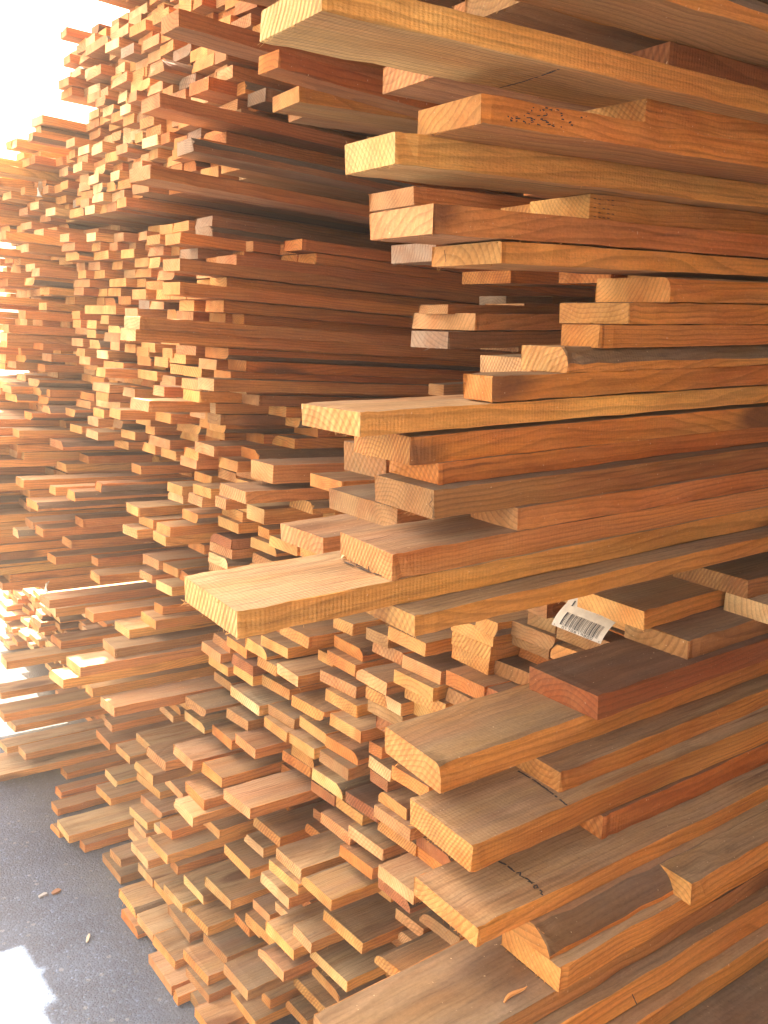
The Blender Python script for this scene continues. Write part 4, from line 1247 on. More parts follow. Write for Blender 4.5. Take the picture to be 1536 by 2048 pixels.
B 1162 1615 9693 92 24 3107 p l
B 1215 1709 9694 100 24 3191 y l
B 1208 1811 9693 83 24 3120 k l
B 1110 1897 9691 80 24 3196 y l
B 1171 797 9949 114 24 3190 b l
B 1165 914 9951 82 24 3059 o l
B 1085 1209 9949 58 24 3225 b l
B 1206 1367 9947 87 24 3279 y l
B 1169 1456 9945 119 24 3269 o l
B 1095 1577 9949 118 24 3258 o l
B 1110 1697 9947 96 24 3134 y l
B 1191 1796 9949 111 24 3334 y l
B 1200 1909 9948 71 24 3252 p l
B 1101 798 10202 100 24 3214 o l
B 1177 900 10203 88 24 3236 o l
B 1159 990 10206 111 24 3215 y l
B 1206 1211 10206 91 24 3226 b l
B 1107 1375 10201 23 24 3232 o l
B 1194 1466 10203 100 24 3234 y l
B 1080 1569 10203 100 24 3312 b l
B 1147 1671 10202 107 24 3163 y l
B 1122 1781 10206 71 24 3300 o l
B 1190 1933 10201 66 24 3101 y l
B 1086 801 10460 108 24 3116 o l
B 1203 1057 10456 88 24 3127 b l
B 1083 1147 10456 123 24 3137 y l
B 1110 1272 10457 100 24 3200 p l
B 1171 1374 10459 90 24 3306 o l
B 1135 1466 10458 82 24 3323 o l
B 1183 1551 10458 83 24 3191 y l
B 1170 1636 10457 81 24 3187 y l
B 1251 1719 10460 35 24 3323 o l
B 1175 1873 10459 24 24 3076 p l
B 1160 793 10711 99 24 3177 y l
B 1112 894 10714 27 24 3252 o l
B 1155 1235 10714 113 24 3084 y l
B 1104 1350 10714 111 24 3342 b l
B 1226 1464 10712 118 24 3209 o l
B 1190 1584 10716 100 24 3077 o l
B 1168 1856 10713 35 24 3116 o l
B 1101 801 10965 118 24 3203 y l
B 1161 1336 10969 115 24 3121 y l
B 1239 1453 10967 121 24 3296 o l
B 1094 1577 10969 88 24 3350 o l
B 1201 1667 10967 105 24 3332 k l
B 1134 1774 10970 84 24 3330 o l
B 1197 1861 10966 27 24 3154 y l
B 1155 803 11224 100 24 3119 o l
B 1195 1281 11223 80 24 3106 y l
B 1165 1364 11226 83 24 3321 y l
B 1204 1449 11222 76 24 3082 o l
B 1235 1607 11222 84 24 3327 y l
B 1207 1806 11222 109 24 3157 o l
B 1147 1918 11221 82 24 3319 y l
B 1117 1326 11480 89 24 3198 y l
B 1215 1417 11475 91 24 3301 y l
B 1198 1704 11476 47 24 3200 o l
B 1092 1809 11481 25 24 3229 o l
B 1126 1945 11481 23 24 3327 p l
B 1209 1251 11734 104 24 3191 k l
B 1202 1357 11732 122 24 3320 y l
B 1086 1481 11734 81 24 3185 o l
B 1076 1565 11730 111 24 3199 o l
B 1121 1678 11733 90 24 3198 y l
B 1079 1771 11734 69 24 3240 y l
B 1233 1263 11990 106 24 3192 o l
B 1240 1371 11985 107 24 3321 k l
B 1199 1481 11988 95 24 3093 o l
B 1128 1578 11991 38 24 3310 y l
B 1066 1693 11990 122 24 3350 p l
B 1217 1250 12243 119 24 3086 y l
B 1238 1372 12242 87 24 3091 o l
B 1226 1461 12240 106 24 3058 y l
B 1049 1569 12242 48 24 3071 y l
B 1138 1693 12241 62 24 3190 k l
B 1202 1814 12243 81 24 3227 p l
B 1134 1332 12497 108 24 3223 y l
B 1238 1442 12498 92 24 3177 y l
B 1070 1634 12499 50 24 3184 y l
B 1116 1887 12499 63 24 3234 p l
B 1021 1325 12756 100 24 3328 y l
B 1131 1427 12750 85 24 3167 k l
B 1118 1325 13006 80 24 3242 o l
B 1157 1408 13006 97 24 3102 o l
B 1326 1980 34 74 24 3216 y d
B 1269 2172 32 105 24 3236 p d
B 1259 2280 34 34 24 3096 y d
B 1224 2465 35 66 24 3193 y d
B 1315 2580 36 74 24 3349 o d
B 1383 2734 34 58 24 3243 p d
B 1268 2859 31 37 24 3236 p d
B 1410 2233 257 90 24 3058 c d
B 1320 2325 256 119 24 3251 o d
B 1185 2446 259 125 24 3128 o d
B 1197 2690 260 88 24 3146 o d
B 1208 2780 259 102 24 3327 p d
B 1259 2884 260 95 24 3234 y d
B 1269 1992 511 37 24 3276 p d
B 1379 2287 514 102 24 3083 o d
B 1239 2392 516 87 24 3086 y d
B 1285 2481 513 93 24 3065 y d
B 1232 2576 516 105 24 3153 y d
B 1293 2802 512 87 24 3271 o d
B 1328 2891 514 88 24 3253 p d
B 1192 2020 770 83 24 3126 k d
B 1269 2106 765 122 24 3220 y d
B 1263 2231 769 54 24 3287 c d
B 1430 2362 771 84 24 3084 p d
B 1325 2448 766 95 24 3302 y d
B 1270 2546 767 96 24 3148 y d
B 1231 2644 771 91 24 3075 o d
B 1278 2737 768 90 24 3243 p d
B 1364 2829 769 84 24 3248 o d
B 1224 2915 770 64 24 3159 y d
B 1329 2078 1022 120 24 3309 c d
B 1252 2200 1025 71 24 3323 y d
B 1206 2400 1021 85 24 3251 y d
B 1299 2488 1024 89 24 3314 o d
B 1216 2579 1026 104 24 3322 k d
B 1225 2685 1023 95 24 3191 o d
B 1254 2782 1023 94 24 3339 y d
B 1322 2878 1026 101 24 3320 o d
B 1251 1991 1280 116 24 3295 k d
B 1318 2109 1279 104 24 3347 y d
B 1251 2215 1279 82 24 3316 y d
B 1422 2402 1278 97 24 3205 k d
B 1211 2501 1278 108 24 3170 c d
B 1283 2612 1278 123 24 3203 o d
B 1232 2737 1281 80 24 3084 y d
B 1316 2819 1275 98 24 3343 p d
B 1401 2920 1278 59 24 3343 y d
B 1246 2015 1534 38 24 3270 p d
B 1243 2105 1536 118 24 3182 p d
B 1302 2226 1531 86 24 3208 y d
B 1381 2314 1535 80 24 3057 k d
B 1387 2397 1535 115 24 3205 p d
B 1429 2514 1536 116 24 3124 y d
B 1382 2633 1531 83 24 3230 o d
B 1305 2719 1535 99 24 3084 y d
B 1392 2820 1533 111 24 3305 o d
B 1194 1990 1785 93 24 3066 y d
B 1193 2202 1791 67 24 3096 o d
B 1282 2389 1788 105 24 3054 y d
B 1360 2496 1788 102 24 3170 k d
B 1213 2600 1786 101 24 3300 k d
B 1413 2704 1791 97 24 3121 p d
B 1377 2804 1788 84 24 3062 o d
B 1229 2890 1789 90 24 3322 y d
B 1183 1998 2045 110 24 3203 p d
B 1331 2224 2046 32 24 3055 y d
B 1399 2395 2043 109 24 3308 k d
B 1428 2611 2045 124 24 3343 y d
B 1312 2738 2044 88 24 3167 o d
B 1227 2828 2041 104 24 3337 o d
B 1366 1981 2299 110 24 3297 o d
B 1424 2094 2299 92 24 3323 y d
B 1389 2188 2297 142 24 3174 p d
B 1322 2488 2298 100 24 3099 o d
B 1215 2591 2301 94 24 3059 p d
B 1348 2686 2301 88 24 3060 y d
B 1344 2777 2297 106 24 3186 c d
B 1421 2885 2298 86 24 3311 p d
B 1324 1988 2554 97 24 3125 y d
B 1217 2087 2556 96 24 3272 p d
B 1385 2185 2555 82 24 3156 p d
B 1347 2269 2555 110 24 3291 y d
B 1292 2381 2551 116 24 3220 p d
B 1190 2499 2551 95 24 3112 o d
B 1426 2596 2554 69 24 3294 p d
B 1389 2799 2550 83 24 3128 y d
B 1274 2884 2551 95 24 3294 y d
B 1198 2051 2806 85 24 3100 o d
B 1361 2138 2809 113 24 3206 k d
B 1201 2253 2810 87 24 3342 y d
B 1309 2343 2810 122 24 3177 y d
B 1192 2467 2806 81 24 3314 y d
B 1397 2550 2809 121 24 3225 y d
B 1266 2674 2811 114 24 3064 y d
B 1371 2790 2809 123 24 3243 y d
B 1284 2915 2807 65 24 3182 o d
B 1248 2058 3062 98 24 3112 y d
B 1378 2285 3065 124 24 3333 o d
B 1306 2411 3062 103 24 3174 y d
B 1217 2516 3063 89 24 3338 y d
B 1334 2607 3064 83 24 3082 y d
B 1331 2767 3065 81 24 3151 y d
B 1332 2851 3061 87 24 3154 k d
B 1342 1982 3315 82 24 3178 y d
B 1295 2066 3318 93 24 3346 k d
B 1343 2162 3321 102 24 3276 o d
B 1253 2267 3320 130 24 3300 p d
B 1383 2505 3315 103 24 3213 o d
B 1182 2611 3318 116 24 3083 p dv
B 1308 2729 3316 109 24 3114 y d
B 1312 2840 3317 106 24 3192 o d
B 1347 1988 3574 87 24 3286 p d
B 1408 2077 3573 121 24 3305 p d
B 1427 2200 3575 94 24 3242 c d
B 1423 2296 3571 59 24 3245 y d
B 1265 2498 3570 95 24 3332 k d
B 1200 2595 3573 96 24 3202 y dv
B 1370 2693 3571 93 24 3127 p d
B 1398 2788 3573 93 24 3204 o d
B 1244 2884 3572 96 24 3141 y d
B 1425 1996 3828 103 24 3294 y d
B 1397 2101 3831 82 24 3302 y d
B 1221 2186 3825 80 24 3127 p d
B 1376 2268 3827 90 24 3117 o d
B 1230 2361 3831 93 24 3250 p d
B 1310 2457 3827 83 24 3194 y d
B 1211 2542 3829 106 24 3119 y d
B 1351 2650 3830 103 24 3139 p d
B 1196 2755 3826 102 24 3149 o d
B 1255 2859 3825 96 24 3213 k d
B 1377 1992 4085 94 24 3347 y d
B 1290 2088 4081 109 24 3242 y d
B 1213 2199 4086 100 24 3132 y d
B 1373 2302 4083 109 24 3259 o d
B 1370 2412 4080 123 24 3072 p d
B 1231 2538 4081 122 24 3154 p d
B 1310 2662 4082 114 24 3122 o d
B 1313 2779 4081 88 24 3201 y d
B 1408 2869 4081 89 24 3231 y d
B 1328 1988 4337 89 24 3339 p d
B 1412 2080 4339 121 24 3326 o d
B 1226 2203 4336 106 24 3113 k d
B 1271 2311 4338 82 24 3181 p d
B 1385 2395 4341 84 24 3262 y d
B 1292 2481 4339 80 24 3094 y d
B 1276 2564 4338 86 24 3100 y d
B 1227 2742 4339 100 24 3184 y d
B 1217 2844 4339 118 24 3056 y d
B 1218 1985 4594 85 24 3093 p d
B 1336 2073 4592 81 24 3075 k d
B 1335 2156 4593 106 24 3076 k d
B 1189 2265 4592 102 24 3132 o d
B 1278 2369 4593 81 24 3082 y d
B 1409 2453 4592 81 24 3105 k d
B 1358 2536 4592 103 24 3213 y d
B 1217 2641 4595 105 24 3299 c d
B 1429 2748 4593 95 24 3210 c d
B 1200 2846 4590 104 24 3311 y d
B 1354 2084 4847 84 24 3083 p d
B 1265 2170 4846 122 24 3308 p d
B 1181 2294 4848 79 24 3208 p d
B 1280 2376 4847 101 24 3256 y d
B 1383 2479 4845 85 24 3063 y d
B 1331 2566 4848 80 24 3253 y d
B 1244 2649 4845 95 24 3203 p d
B 1276 2747 4850 91 24 3051 p d
B 1195 2840 4847 111 24 3302 p d
B 1361 2091 5100 84 24 3202 o d
B 1270 2177 5101 88 24 3115 p d
B 1319 2268 5101 109 24 3148 y d
B 1347 2379 5105 103 24 3079 y d
B 1205 2484 5102 82 24 3283 c d
B 1352 2569 5104 106 24 3192 o d
B 1221 2676 5103 88 24 3311 y d
B 1375 2767 5102 116 24 3218 y d
B 1316 2886 5100 93 24 3339 y d
B 1207 1990 5358 111 24 3308 k d
B 1425 2104 5356 94 24 3147 y d
B 1314 2200 5356 122 24 3281 o d
B 1311 2324 5358 117 24 3178 c d
B 1258 2443 5357 95 24 3109 c d
B 1360 2540 5356 83 24 3336 y d
B 1383 2626 5356 105 24 3158 o d
B 1247 2732 5358 111 24 3304 p d
B 1320 2845 5358 115 24 3126 k d
B 1372 1999 5615 96 24 3145 p d
B 1383 2097 5611 97 24 3274 y d
B 1200 2197 5613 113 24 3070 y d
B 1235 2312 5616 112 24 3152 p d
B 1216 2427 5613 83 24 3160 y d
B 1400 2512 5612 112 24 3310 o d
B 1371 2626 5611 111 24 3203 o d
B 1310 2740 5614 119 24 3219 y d
B 1251 2861 5612 109 24 3303 p d
B 1234 2094 5868 121 24 3078 k d
B 1272 2218 5870 105 24 3149 y d
B 1206 2325 5866 93 24 3140 y d
B 1319 2421 5870 81 24 3321 k d
B 1211 2504 5867 85 24 3065 y d
B 1203 2591 5867 88 24 3164 o d
B 1202 2759 5866 85 24 3300 c d
B 1254 2847 5866 114 24 3285 o d
B 1407 1986 6125 98 24 3096 p d
B 1201 2086 6123 81 24 3252 y d
B 1299 2169 6125 116 24 3273 y d
B 1314 2288 6121 80 24 3326 o d
B 1239 2370 6123 100 24 3180 p d
B 1357 2472 6120 79 24 3193 y d
B 1288 2554 6121 97 24 3261 y d
B 1220 2653 6121 59 24 3314 c d
B 1362 2812 6124 97 24 3331 c d
B 1400 2912 6120 67 24 3167 c d
B 1370 1983 6377 84 24 3321 y d
B 1286 2069 6376 109 24 3111 y d
B 1328 2180 6377 54 24 3248 y d
B 1293 2292 6375 119 24 3062 y d
B 1226 2413 6378 85 24 3276 p d
B 1355 2500 6376 116 24 3235 y d
B 1398 2619 6381 92 24 3249 k d
B 1254 2713 6380 112 24 3342 y d
B 1427 2827 6378 98 24 3137 o d
B 1261 2928 6381 51 24 3078 y d
B 1394 2116 6631 94 24 3325 y d
B 1309 2212 6635 86 24 3168 k d
B 1349 2301 6633 110 24 3150 y d
B 1345 2413 6634 97 24 3306 p d
B 1322 2512 6636 117 24 3206 p d
B 1343 2631 6632 121 24 3090 p d
B 1227 2755 6633 117 24 3347 o d
B 1416 2874 6635 89 24 3122 p d
B 1372 1996 6885 107 24 3108 o d
B 1237 2105 6889 101 24 3121 y d
B 1195 2208 6886 114 24 3106 k d
B 1219 2324 6891 116 24 3186 k d
B 1319 2442 6885 119 24 3327 y d
B 1392 2563 6888 119 24 3258 p d
B 1319 2685 6889 86 24 3192 o d
B 1356 2773 6885 108 24 3283 p d
B 1367 2883 6887 96 24 3117 c d
B 1360 2020 7145 121 24 3270 y d
B 1260 2240 7144 84 24 3195 p d
B 1327 2327 7140 101 24 3318 k d
B 1250 2430 7143 83 24 3140 c d
B 1218 2516 7146 108 24 3253 y d
B 1201 2626 7142 104 24 3165 y d
B 1424 2732 7145 85 24 3081 c d
B 1400 2819 7145 122 24 3201 o d
B 1208 1997 7395 80 24 3225 c d
B 1334 2080 7397 58 24 3282 y d
B 1325 2237 7396 109 24 3234 c d
B 1407 2348 7398 82 24 3069 c d
B 1360 2432 7395 103 24 3308 y d
B 1207 2537 7400 80 24 3183 y d
B 1265 2619 7399 83 24 3103 o d
B 1252 2704 7399 120 24 3141 k d
B 1226 2826 7396 122 24 3133 y d
B 1385 2011 7652 85 24 3084 p d
B 1189 2098 7653 61 24 3219 p d
B 1180 2258 7651 110 24 3190 p d
B 1231 2370 7652 83 24 3273 y d
B 1295 2455 7653 115 24 3215 y d
B 1425 2684 7653 99 24 3260 p d
B 1252 2786 7652 83 24 3167 y d
B 1224 2871 7654 101 24 3314 k d
B 1399 2049 7909 116 24 3071 y d
B 1224 2167 7908 51 24 3219 y d
B 1217 2321 7909 94 24 3096 o d
B 1275 2417 7906 90 24 3153 p d
B 1396 2508 7910 85 24 3072 o d
B 1234 2596 7908 100 24 3330 c d
B 1269 2699 7908 119 24 3158 o d
B 1212 2820 7906 123 24 3170 y d
B 1318 2032 8164 109 24 3217 y d
B 1244 2144 8162 43 24 3220 y d
B 1414 2290 8166 30 24 3117 o d
B 1200 2390 8161 109 24 3293 p d
B 1183 2576 8163 103 24 3333 o d
B 1401 2681 8163 111 24 3116 k d
B 1358 2794 8162 85 24 3258 y d
B 1417 2882 8166 97 24 3207 y d
B 1347 1997 8419 122 24 3203 k d
B 1403 2121 8415 106 24 3109 p d
B 1321 2279 8416 86 24 3153 o d
B 1390 2368 8419 101 24 3079 y d
B 1392 2471 8420 123 24 3241 o d
B 1257 2596 8420 104 24 3123 y d
B 1405 2702 8419 94 24 3092 y d
B 1410 2798 8418 104 24 3290 y d
B 1329 2904 8415 75 24 3314 p d
B 1377 1984 8673 119 24 3110 y d
B 1277 2105 8673 112 24 3301 y d
B 1287 2220 8672 122 24 3311 o d
B 1262 2344 8673 114 24 3133 p d
B 1237 2461 8673 88 24 3091 p d
B 1233 2551 8673 81 24 3202 o d
B 1301 2634 8674 108 24 3157 k d
B 1346 2745 8675 40 24 3142 c d
B 1219 2864 8671 88 24 3071 k d
B 1353 1990 8926 117 24 3079 p d
B 1279 2109 8928 82 24 3175 y d
B 1339 2193 8931 120 24 3316 y d
B 1191 2316 8931 102 24 3200 p d
B 1250 2501 8928 117 24 3257 c d
B 1306 2671 8927 91 24 3302 p d
B 1352 2764 8927 91 24 3078 o d
B 1324 2857 8926 113 24 3253 o d
B 1182 1995 9184 86 24 3270 y d
B 1262 2084 9183 110 24 3270 y d
B 1227 2197 9181 83 24 3089 c d
B 1328 2361 9186 91 24 3211 y d
B 1291 2454 9180 92 24 3209 k d
B 1399 2549 9182 83 24 3331 y d
B 1317 2634 9184 90 24 3174 c d
B 1265 2727 9184 100 24 3100 c d
B 1292 2829 9182 89 24 3127 k d
B 1187 2920 9184 59 24 3257 k d
B 1351 1992 9440 69 24 3079 k d
B 1212 2151 9440 102 24 3205 o d
B 1397 2255 9441 80 24 3076 c d
B 1405 2337 9440 80 24 3168 o d
B 1415 2420 9439 94 24 3309 o d
B 1280 2516 9439 86 24 3342 o d
B 1233 2604 9441 66 24 3325 y d
B 1249 2753 9438 111 24 3317 o d
B 1189 2929 9439 50 24 3106 y d
B 1322 1994 9695 77 24 3168 y d
B 1376 2336 9694 102 24 3329 y d
B 1203 2441 9694 120 24 3310 c d
B 1207 2563 9693 117 24 3346 c d
B 1405 2682 9696 101 24 3281 p d
B 1199 2786 9696 71 24 3347 y d
B 1374 2093 9947 122 24 3298 k d
B 1245 2217 9948 91 24 3126 y d
B 1315 2310 9948 118 24 3248 y d
B 1382 2430 9948 84 24 3119 o d
B 1212 2517 9949 109 24 3076 y d
B 1369 2707 9949 98 24 3128 c d
B 1426 2807 9947 89 24 3117 y d
B 1230 2899 9947 80 24 3184 y d
B 1354 2000 10202 122 24 3315 p d
B 1339 2124 10206 90 24 3336 y d
B 1314 2216 10201 117 24 3319 o d
B 1220 2336 10205 106 24 3054 y d
B 1184 2445 10202 101 24 3307 o d
B 1358 2548 10204 60 24 3095 o d
B 1220 2678 10201 117 24 3071 y d
B 1240 2798 10201 107 24 3239 o d
B 1211 2908 10201 72 24 3083 y d
B 1386 1995 10459 65 24 3222 y d
B 1222 2159 10455 101 24 3073 o d
B 1360 2262 10458 85 24 3297 p d
B 1200 2349 10461 124 24 3069 y d
B 1307 2475 10456 96 24 3331 y d
B 1180 2574 10461 93 24 3193 o d
B 1232 2670 10460 95 24 3071 k d
B 1197 2767 10457 82 24 3252 o d
B 1294 2852 10455 80 24 3235 o d
B 1254 2006 10713 75 24 3243 p d
B 1420 2171 10714 20 24 3095 c d
B 1330 2280 10713 99 24 3094 p d
B 1245 2381 10714 113 24 3260 p d
B 1308 2496 10715 113 24 3313 y d
B 1312 2611 10715 27 24 3309 p d
B 1292 2742 10714 117 24 3266 k d
B 1248 2862 10714 117 24 3088 y d
B 1258 2000 10966 76 24 3132 c d
B 1229 2156 10968 21 24 3258 y d
B 1230 2269 10967 96 24 3161 p d
B 1423 2367 10970 103 24 3185 p d
B 1262 2472 10967 110 24 3282 y d
B 1247 2584 10967 95 24 3145 k d
B 1410 2681 10969 110 24 3119 y d
B 1398 2793 10966 119 24 3066 o d
B 1368 2915 10969 64 24 3114 y d
B 1232 1999 11225 87 24 3157 y d
B 1364 2088 11224 136 24 3286 y d
B 1312 2318 11223 98 24 3332 y d
B 1261 2419 11220 82 24 3307 p d
B 1224 2569 11221 36 24 3193 k d
B 1415 2664 11220 86 24 3252 k d
B 1406 2836 11223 93 24 3282 o d
B 1348 2060 11478 86 24 3155 o d
B 1216 2148 11479 98 24 3154 c d
B 1251 2248 11477 97 24 3248 y d
B 1253 2347 11475 91 24 3184 y d
B 1372 2440 11479 39 24 3328 c d
B 1249 2532 11479 98 24 3139 o d
B 1361 2633 11481 121 24 3121 k d
B 1339 2755 11478 89 24 3124 y d
B 1257 2847 11477 36 24 3210 c d
B 1306 1993 11732 116 24 3052 o d
B 1370 2198 11734 100 24 3076 y d
B 1249 2300 11736 107 24 3270 c d
B 1349 2410 11730 113 24 3293 p d
B 1182 2525 11730 84 24 3131 o d
B 1280 2611 11732 122 24 3147 y d
B 1303 2736 11736 82 24 3288 y d
B 1210 2820 11732 52 24 3209 y dv
B 1292 2010 11987 77 24 3074 y d
B 1376 2177 11986 107 24 3285 y d
B 1385 2286 11986 122 24 3107 o d
B 1369 2411 11986 41 24 3137 k d
B 1402 2527 11991 93 24 3118 k d
B 1212 2623 11985 95 24 3338 c d
B 1225 2720 11988 107 24 3152 o d
B 1352 2829 11988 123 24 3200 y d
B 1274 1981 12241 96 24 3254 c d
B 1226 2177 12242 109 24 3278 o d
B 1223 2288 12240 80 24 3186 y d
B 1249 2371 12245 119 24 3196 o d
B 1383 2492 12245 103 24 3121 p d
B 1343 2598 12241 105 24 3183 y d
B 1290 2704 12245 80 24 3096 o d
B 1212 2787 12243 53 24 3274 y d
B 1315 2053 12500 104 24 3224 y d
B 1234 2159 12497 87 24 3294 y d
B 1401 2248 12499 110 24 3202 y d
B 1421 2361 12498 101 24 3213 y d
B 1213 2465 12497 115 24 3288 p d
B 1228 2582 12496 35 24 3332 k d
B 1213 2717 12497 124 24 3147 p d
B 1248 2843 12499 111 24 3263 o d
B 1224 1983 12753 46 24 3265 k d
B 1299 2123 12750 68 24 3217 y d
B 1298 2292 12756 21 24 3311 p d
B 1406 2416 12751 91 24 3270 y d
B 1200 2509 12751 88 24 3231 p d
B 1236 2599 12755 53 24 3163 k d
B 1386 2775 12752 55 24 3071 k d
B 1336 2930 12755 49 24 3296 p d
B 1085 1893 13007 110 24 3078 o m
B 1037 2093 13008 95 24 3289 o m
B 1074 2190 13007 35 24 3215 o m
B 1068 2354 13009 77 24 3196 o m
B 1028 2535 13011 101 24 3081 y m
B 1065 2638 13009 76 24 3304 y m
B 1010 2716 13009 97 24 3134 y m
B 1066 2816 13008 95 24 3209 y m
B 1095 2913 13009 66 24 3170 y m
B 1053 1999 13265 83 24 3276 k m
B 1038 2084 13262 74 24 3279 o m
B 1018 2161 13265 109 24 3284 y mv
B 1093 2272 13264 64 24 3253 p m
B 986 2653 13263 93 24 3132 o m
B 1076 2749 13260 99 24 3206 k m
B 1065 1908 13517 84 24 3080 o mv
B 1008 1995 13516 108 24 3240 y mv
B 1049 2238 13521 86 24 3085 o m
B 1151 2433 13519 72 24 3189 b m
B 1072 2508 13518 51 24 3192 o m
B 1000 2654 13518 72 24 3331 o m
B 1040 2728 13515 91 24 3073 o m
B 1129 2821 13517 44 24 3299 b m
B 1160 1812 13776 108 24 3092 o mv
B 985 2010 13770 81 24 3191 o m
B 1045 2093 13776 53 24 3224 o m
B 1052 2341 13771 91 24 3170 p m
B 995 2434 13773 93 24 3239 y m
B 1073 2694 13770 85 24 3295 y m
B 1108 2781 13772 77 24 3187 o m
B 1095 1791 14030 72 24 3342 y mv
B 960 1938 14028 79 24 3218 o m
B 962 2019 14026 80 24 3083 p m
B 1022 2101 14028 84 24 3077 b m
B 1087 2187 14026 79 24 3132 b m
B 998 2269 14027 84 24 3190 b m
B 953 2355 14025 86 24 3113 o m
B 1036 2443 14030 75 24 3112 o m
B 1060 2608 14026 70 24 3160 o m
B 1016 2680 14027 92 24 3130 y m
B 1078 2774 14029 87 24 3225 o m
B 1180 2863 14025 99 24 3090 k m
B 1057 1795 14283 83 24 3114 y mv
B 914 2006 14285 75 24 3275 b m
B 980 2084 14281 107 24 3151 y m
B 1029 2193 14280 71 24 3133 p m
B 1058 2266 14282 72 24 3135 o m
B 978 2429 14285 84 24 3094 o m
B 1037 2637 14282 79 24 3083 y m
B 1123 2718 14283 93 24 3184 y m
B 1059 2813 14281 66 24 3228 y m
B 1000 1966 14540 70 24 3308 y m
B 1010 2110 14536 89 24 3205 o m
B 965 2201 14539 91 24 3068 p m
B 1059 2294 14535 88 24 3072 p m
B 996 2385 14541 102 24 3303 o mv
B 1011 2489 14535 86 24 3207 y m
B 1012 2577 14537 64 24 3066 o m
B 1108 2767 14538 71 24 3131 p m
B 1056 2841 14540 103 24 3062 o m
B 956 1810 14791 77 24 3179 b mv
B 969 1979 14796 104 24 3291 y m
B 1053 2085 14796 33 24 3274 p m
B 1011 2607 14796 96 24 3184 p m
B 986 2791 14793 103 24 3116 y m
B 1025 1883 15047 97 24 3207 o m
B 1015 2355 15048 89 24 3089 y m
B 1002 2657 15047 46 24 3124 o m
B 1069 2825 15050 70 24 3085 o m
B 1013 1999 15302 65 24 3272 o m
B 1026 2449 15304 23 24 3136 o m
B 1050 2708 15303 36 24 3138 o m
B 1005 2825 15305 104 24 3206 y m
B 1062 1911 15556 103 24 3274 y m
B 1010 2116 15559 20 24 3265 k m
B 1065 2202 15556 39 24 3332 o m
B 1061 2553 15556 67 24 3214 y m
B 1033 2708 15558 57 24 3318 b m
B 1067 2860 15556 87 24 3107 o m
B 788 1811 15812 81 24 3253 y mv
B 868 1895 15810 107 24 3332 o m
B 1046 2004 15815 90 24 3303 b m
B 1016 2097 15815 95 24 3247 y m
B 994 2194 15814 80 24 3219 k m
B 1010 2277 15814 74 24 3343 y m
B 1033 2562 15816 90 24 3207 k m
B 1010 2731 15812 105 24 3187 o m
B 1005 2838 15815 28 24 3110 k m
B 883 1798 16070 76 24 3163 y m
B 859 1877 16065 77 24 3149 y m
B 987 1956 16068 96 24 3311 o m
B 1044 2054 16066 91 24 3124 o m
B 1010 2147 16069 83 24 3140 o m
B 1037 2232 16065 86 24 3219 p m
B 1030 2320 16067 105 24 3299 o m
B 965 2428 16069 45 24 3185 o m
B 1018 2626 16067 25 24 3209 y m
B 1046 2736 16068 37 24 3286 y m
B 980 1953 16325 78 24 3242 o m
B 1060 2180 16321 76 24 3142 o m
B 1031 2259 16324 91 24 3161 p m
B 1032 2452 16326 50 24 3168 b m
B 1012 2745 16323 35 24 3186 y m
B 1137 2863 16326 116 24 3311 o m
B 923 1871 16577 54 24 3212 o m
B 1041 2006 16580 25 24 3124 y m
B 1073 2452 16577 50 24 3162 p m
B 1103 2745 16577 104 24 3101 y m
B 1063 2851 16576 93 24 3197 y m
B 863 1828 16836 105 24 3263 o m
B 1080 2352 16831 82 24 3206 p m
B 1052 2436 16834 84 24 3211 y m
B 1126 2522 16831 70 24 3095 y m
B 1046 2685 16833 73 24 3058 o m
B 1059 2917 16836 62 24 3305 y m
B 919 1896 17089 103 24 3225 y m
B 1019 2001 17087 102 24 3139 o m
B 1026 2105 17085 38 24 3157 b m
B 1057 2253 17090 93 24 3296 o m
B 1154 2349 17089 89 24 3229 y m
B 1096 2440 17088 72 24 3158 p m
B 1083 2515 17090 75 24 3180 k m
B 1105 2592 17086 89 24 3179 o m
B 902 1871 17343 96 24 3223 p m
B 1117 1969 17340 101 24 3171 o m
B 1045 2191 17342 90 24 3056 b m
B 1154 2283 17345 97 24 3289 o m
B 1149 2383 17344 80 24 3214 o m
B 1083 2465 17342 65 24 3293 y m
B 1088 2735 17341 99 24 3329 o m
B 935 1913 17596 70 24 3125 o m
B 986 1985 17600 102 24 3238 y m
B 1061 2164 17601 70 24 3193 y m
B 984 2237 17595 97 24 3171 y m
B 1089 2337 17596 70 24 3237 o m
B 1108 2409 17596 50 24 3324 k m
B 1140 2566 17599 18 24 3132 o m
B 1109 2670 17599 52 24 3279 y m
B 1051 2909 17599 54 24 3272 y m
B 1125 1886 17853 78 24 3232 o mv
B 1028 1966 17852 62 24 3141 o mv
B 1036 2128 17851 86 24 3131 b m
B 1065 2217 17852 88 24 3346 o m
B 1091 2307 17851 80 24 3149 k m
B 1078 2389 17850 42 24 3196 y m
B 1132 2527 17851 115 24 3136 o m
B 1036 2721 17852 46 24 3281 o m
B 1121 1881 18106 72 24 3083 o m
B 1045 1956 18110 33 24 3074 k mv
B 1042 2082 18111 93 24 3279 y m
B 1083 2178 18110 98 24 3165 y m
B 1051 2435 18110 68 24 3188 o m
B 1068 2594 18106 49 24 3296 y m
B 1096 2770 18105 22 24 3131 y m
B 1051 2927 18107 52 24 3087 p m
B 1059 2090 18362 79 24 3337 y m
B 1060 2171 18361 128 24 3231 o m
B 1047 2482 18360 99 24 3214 o m
B 1119 2554 18617 44 24 3121 y m
B 780 1716 19635 90 24 3265 y hv
B 995 1908 19641 36 24 3277 p hv
B 1000 2027 19637 73 24 3261 y h
B 1011 2102 19636 54 24 3064 o h
B 954 2159 19638 69 24 3266 o h
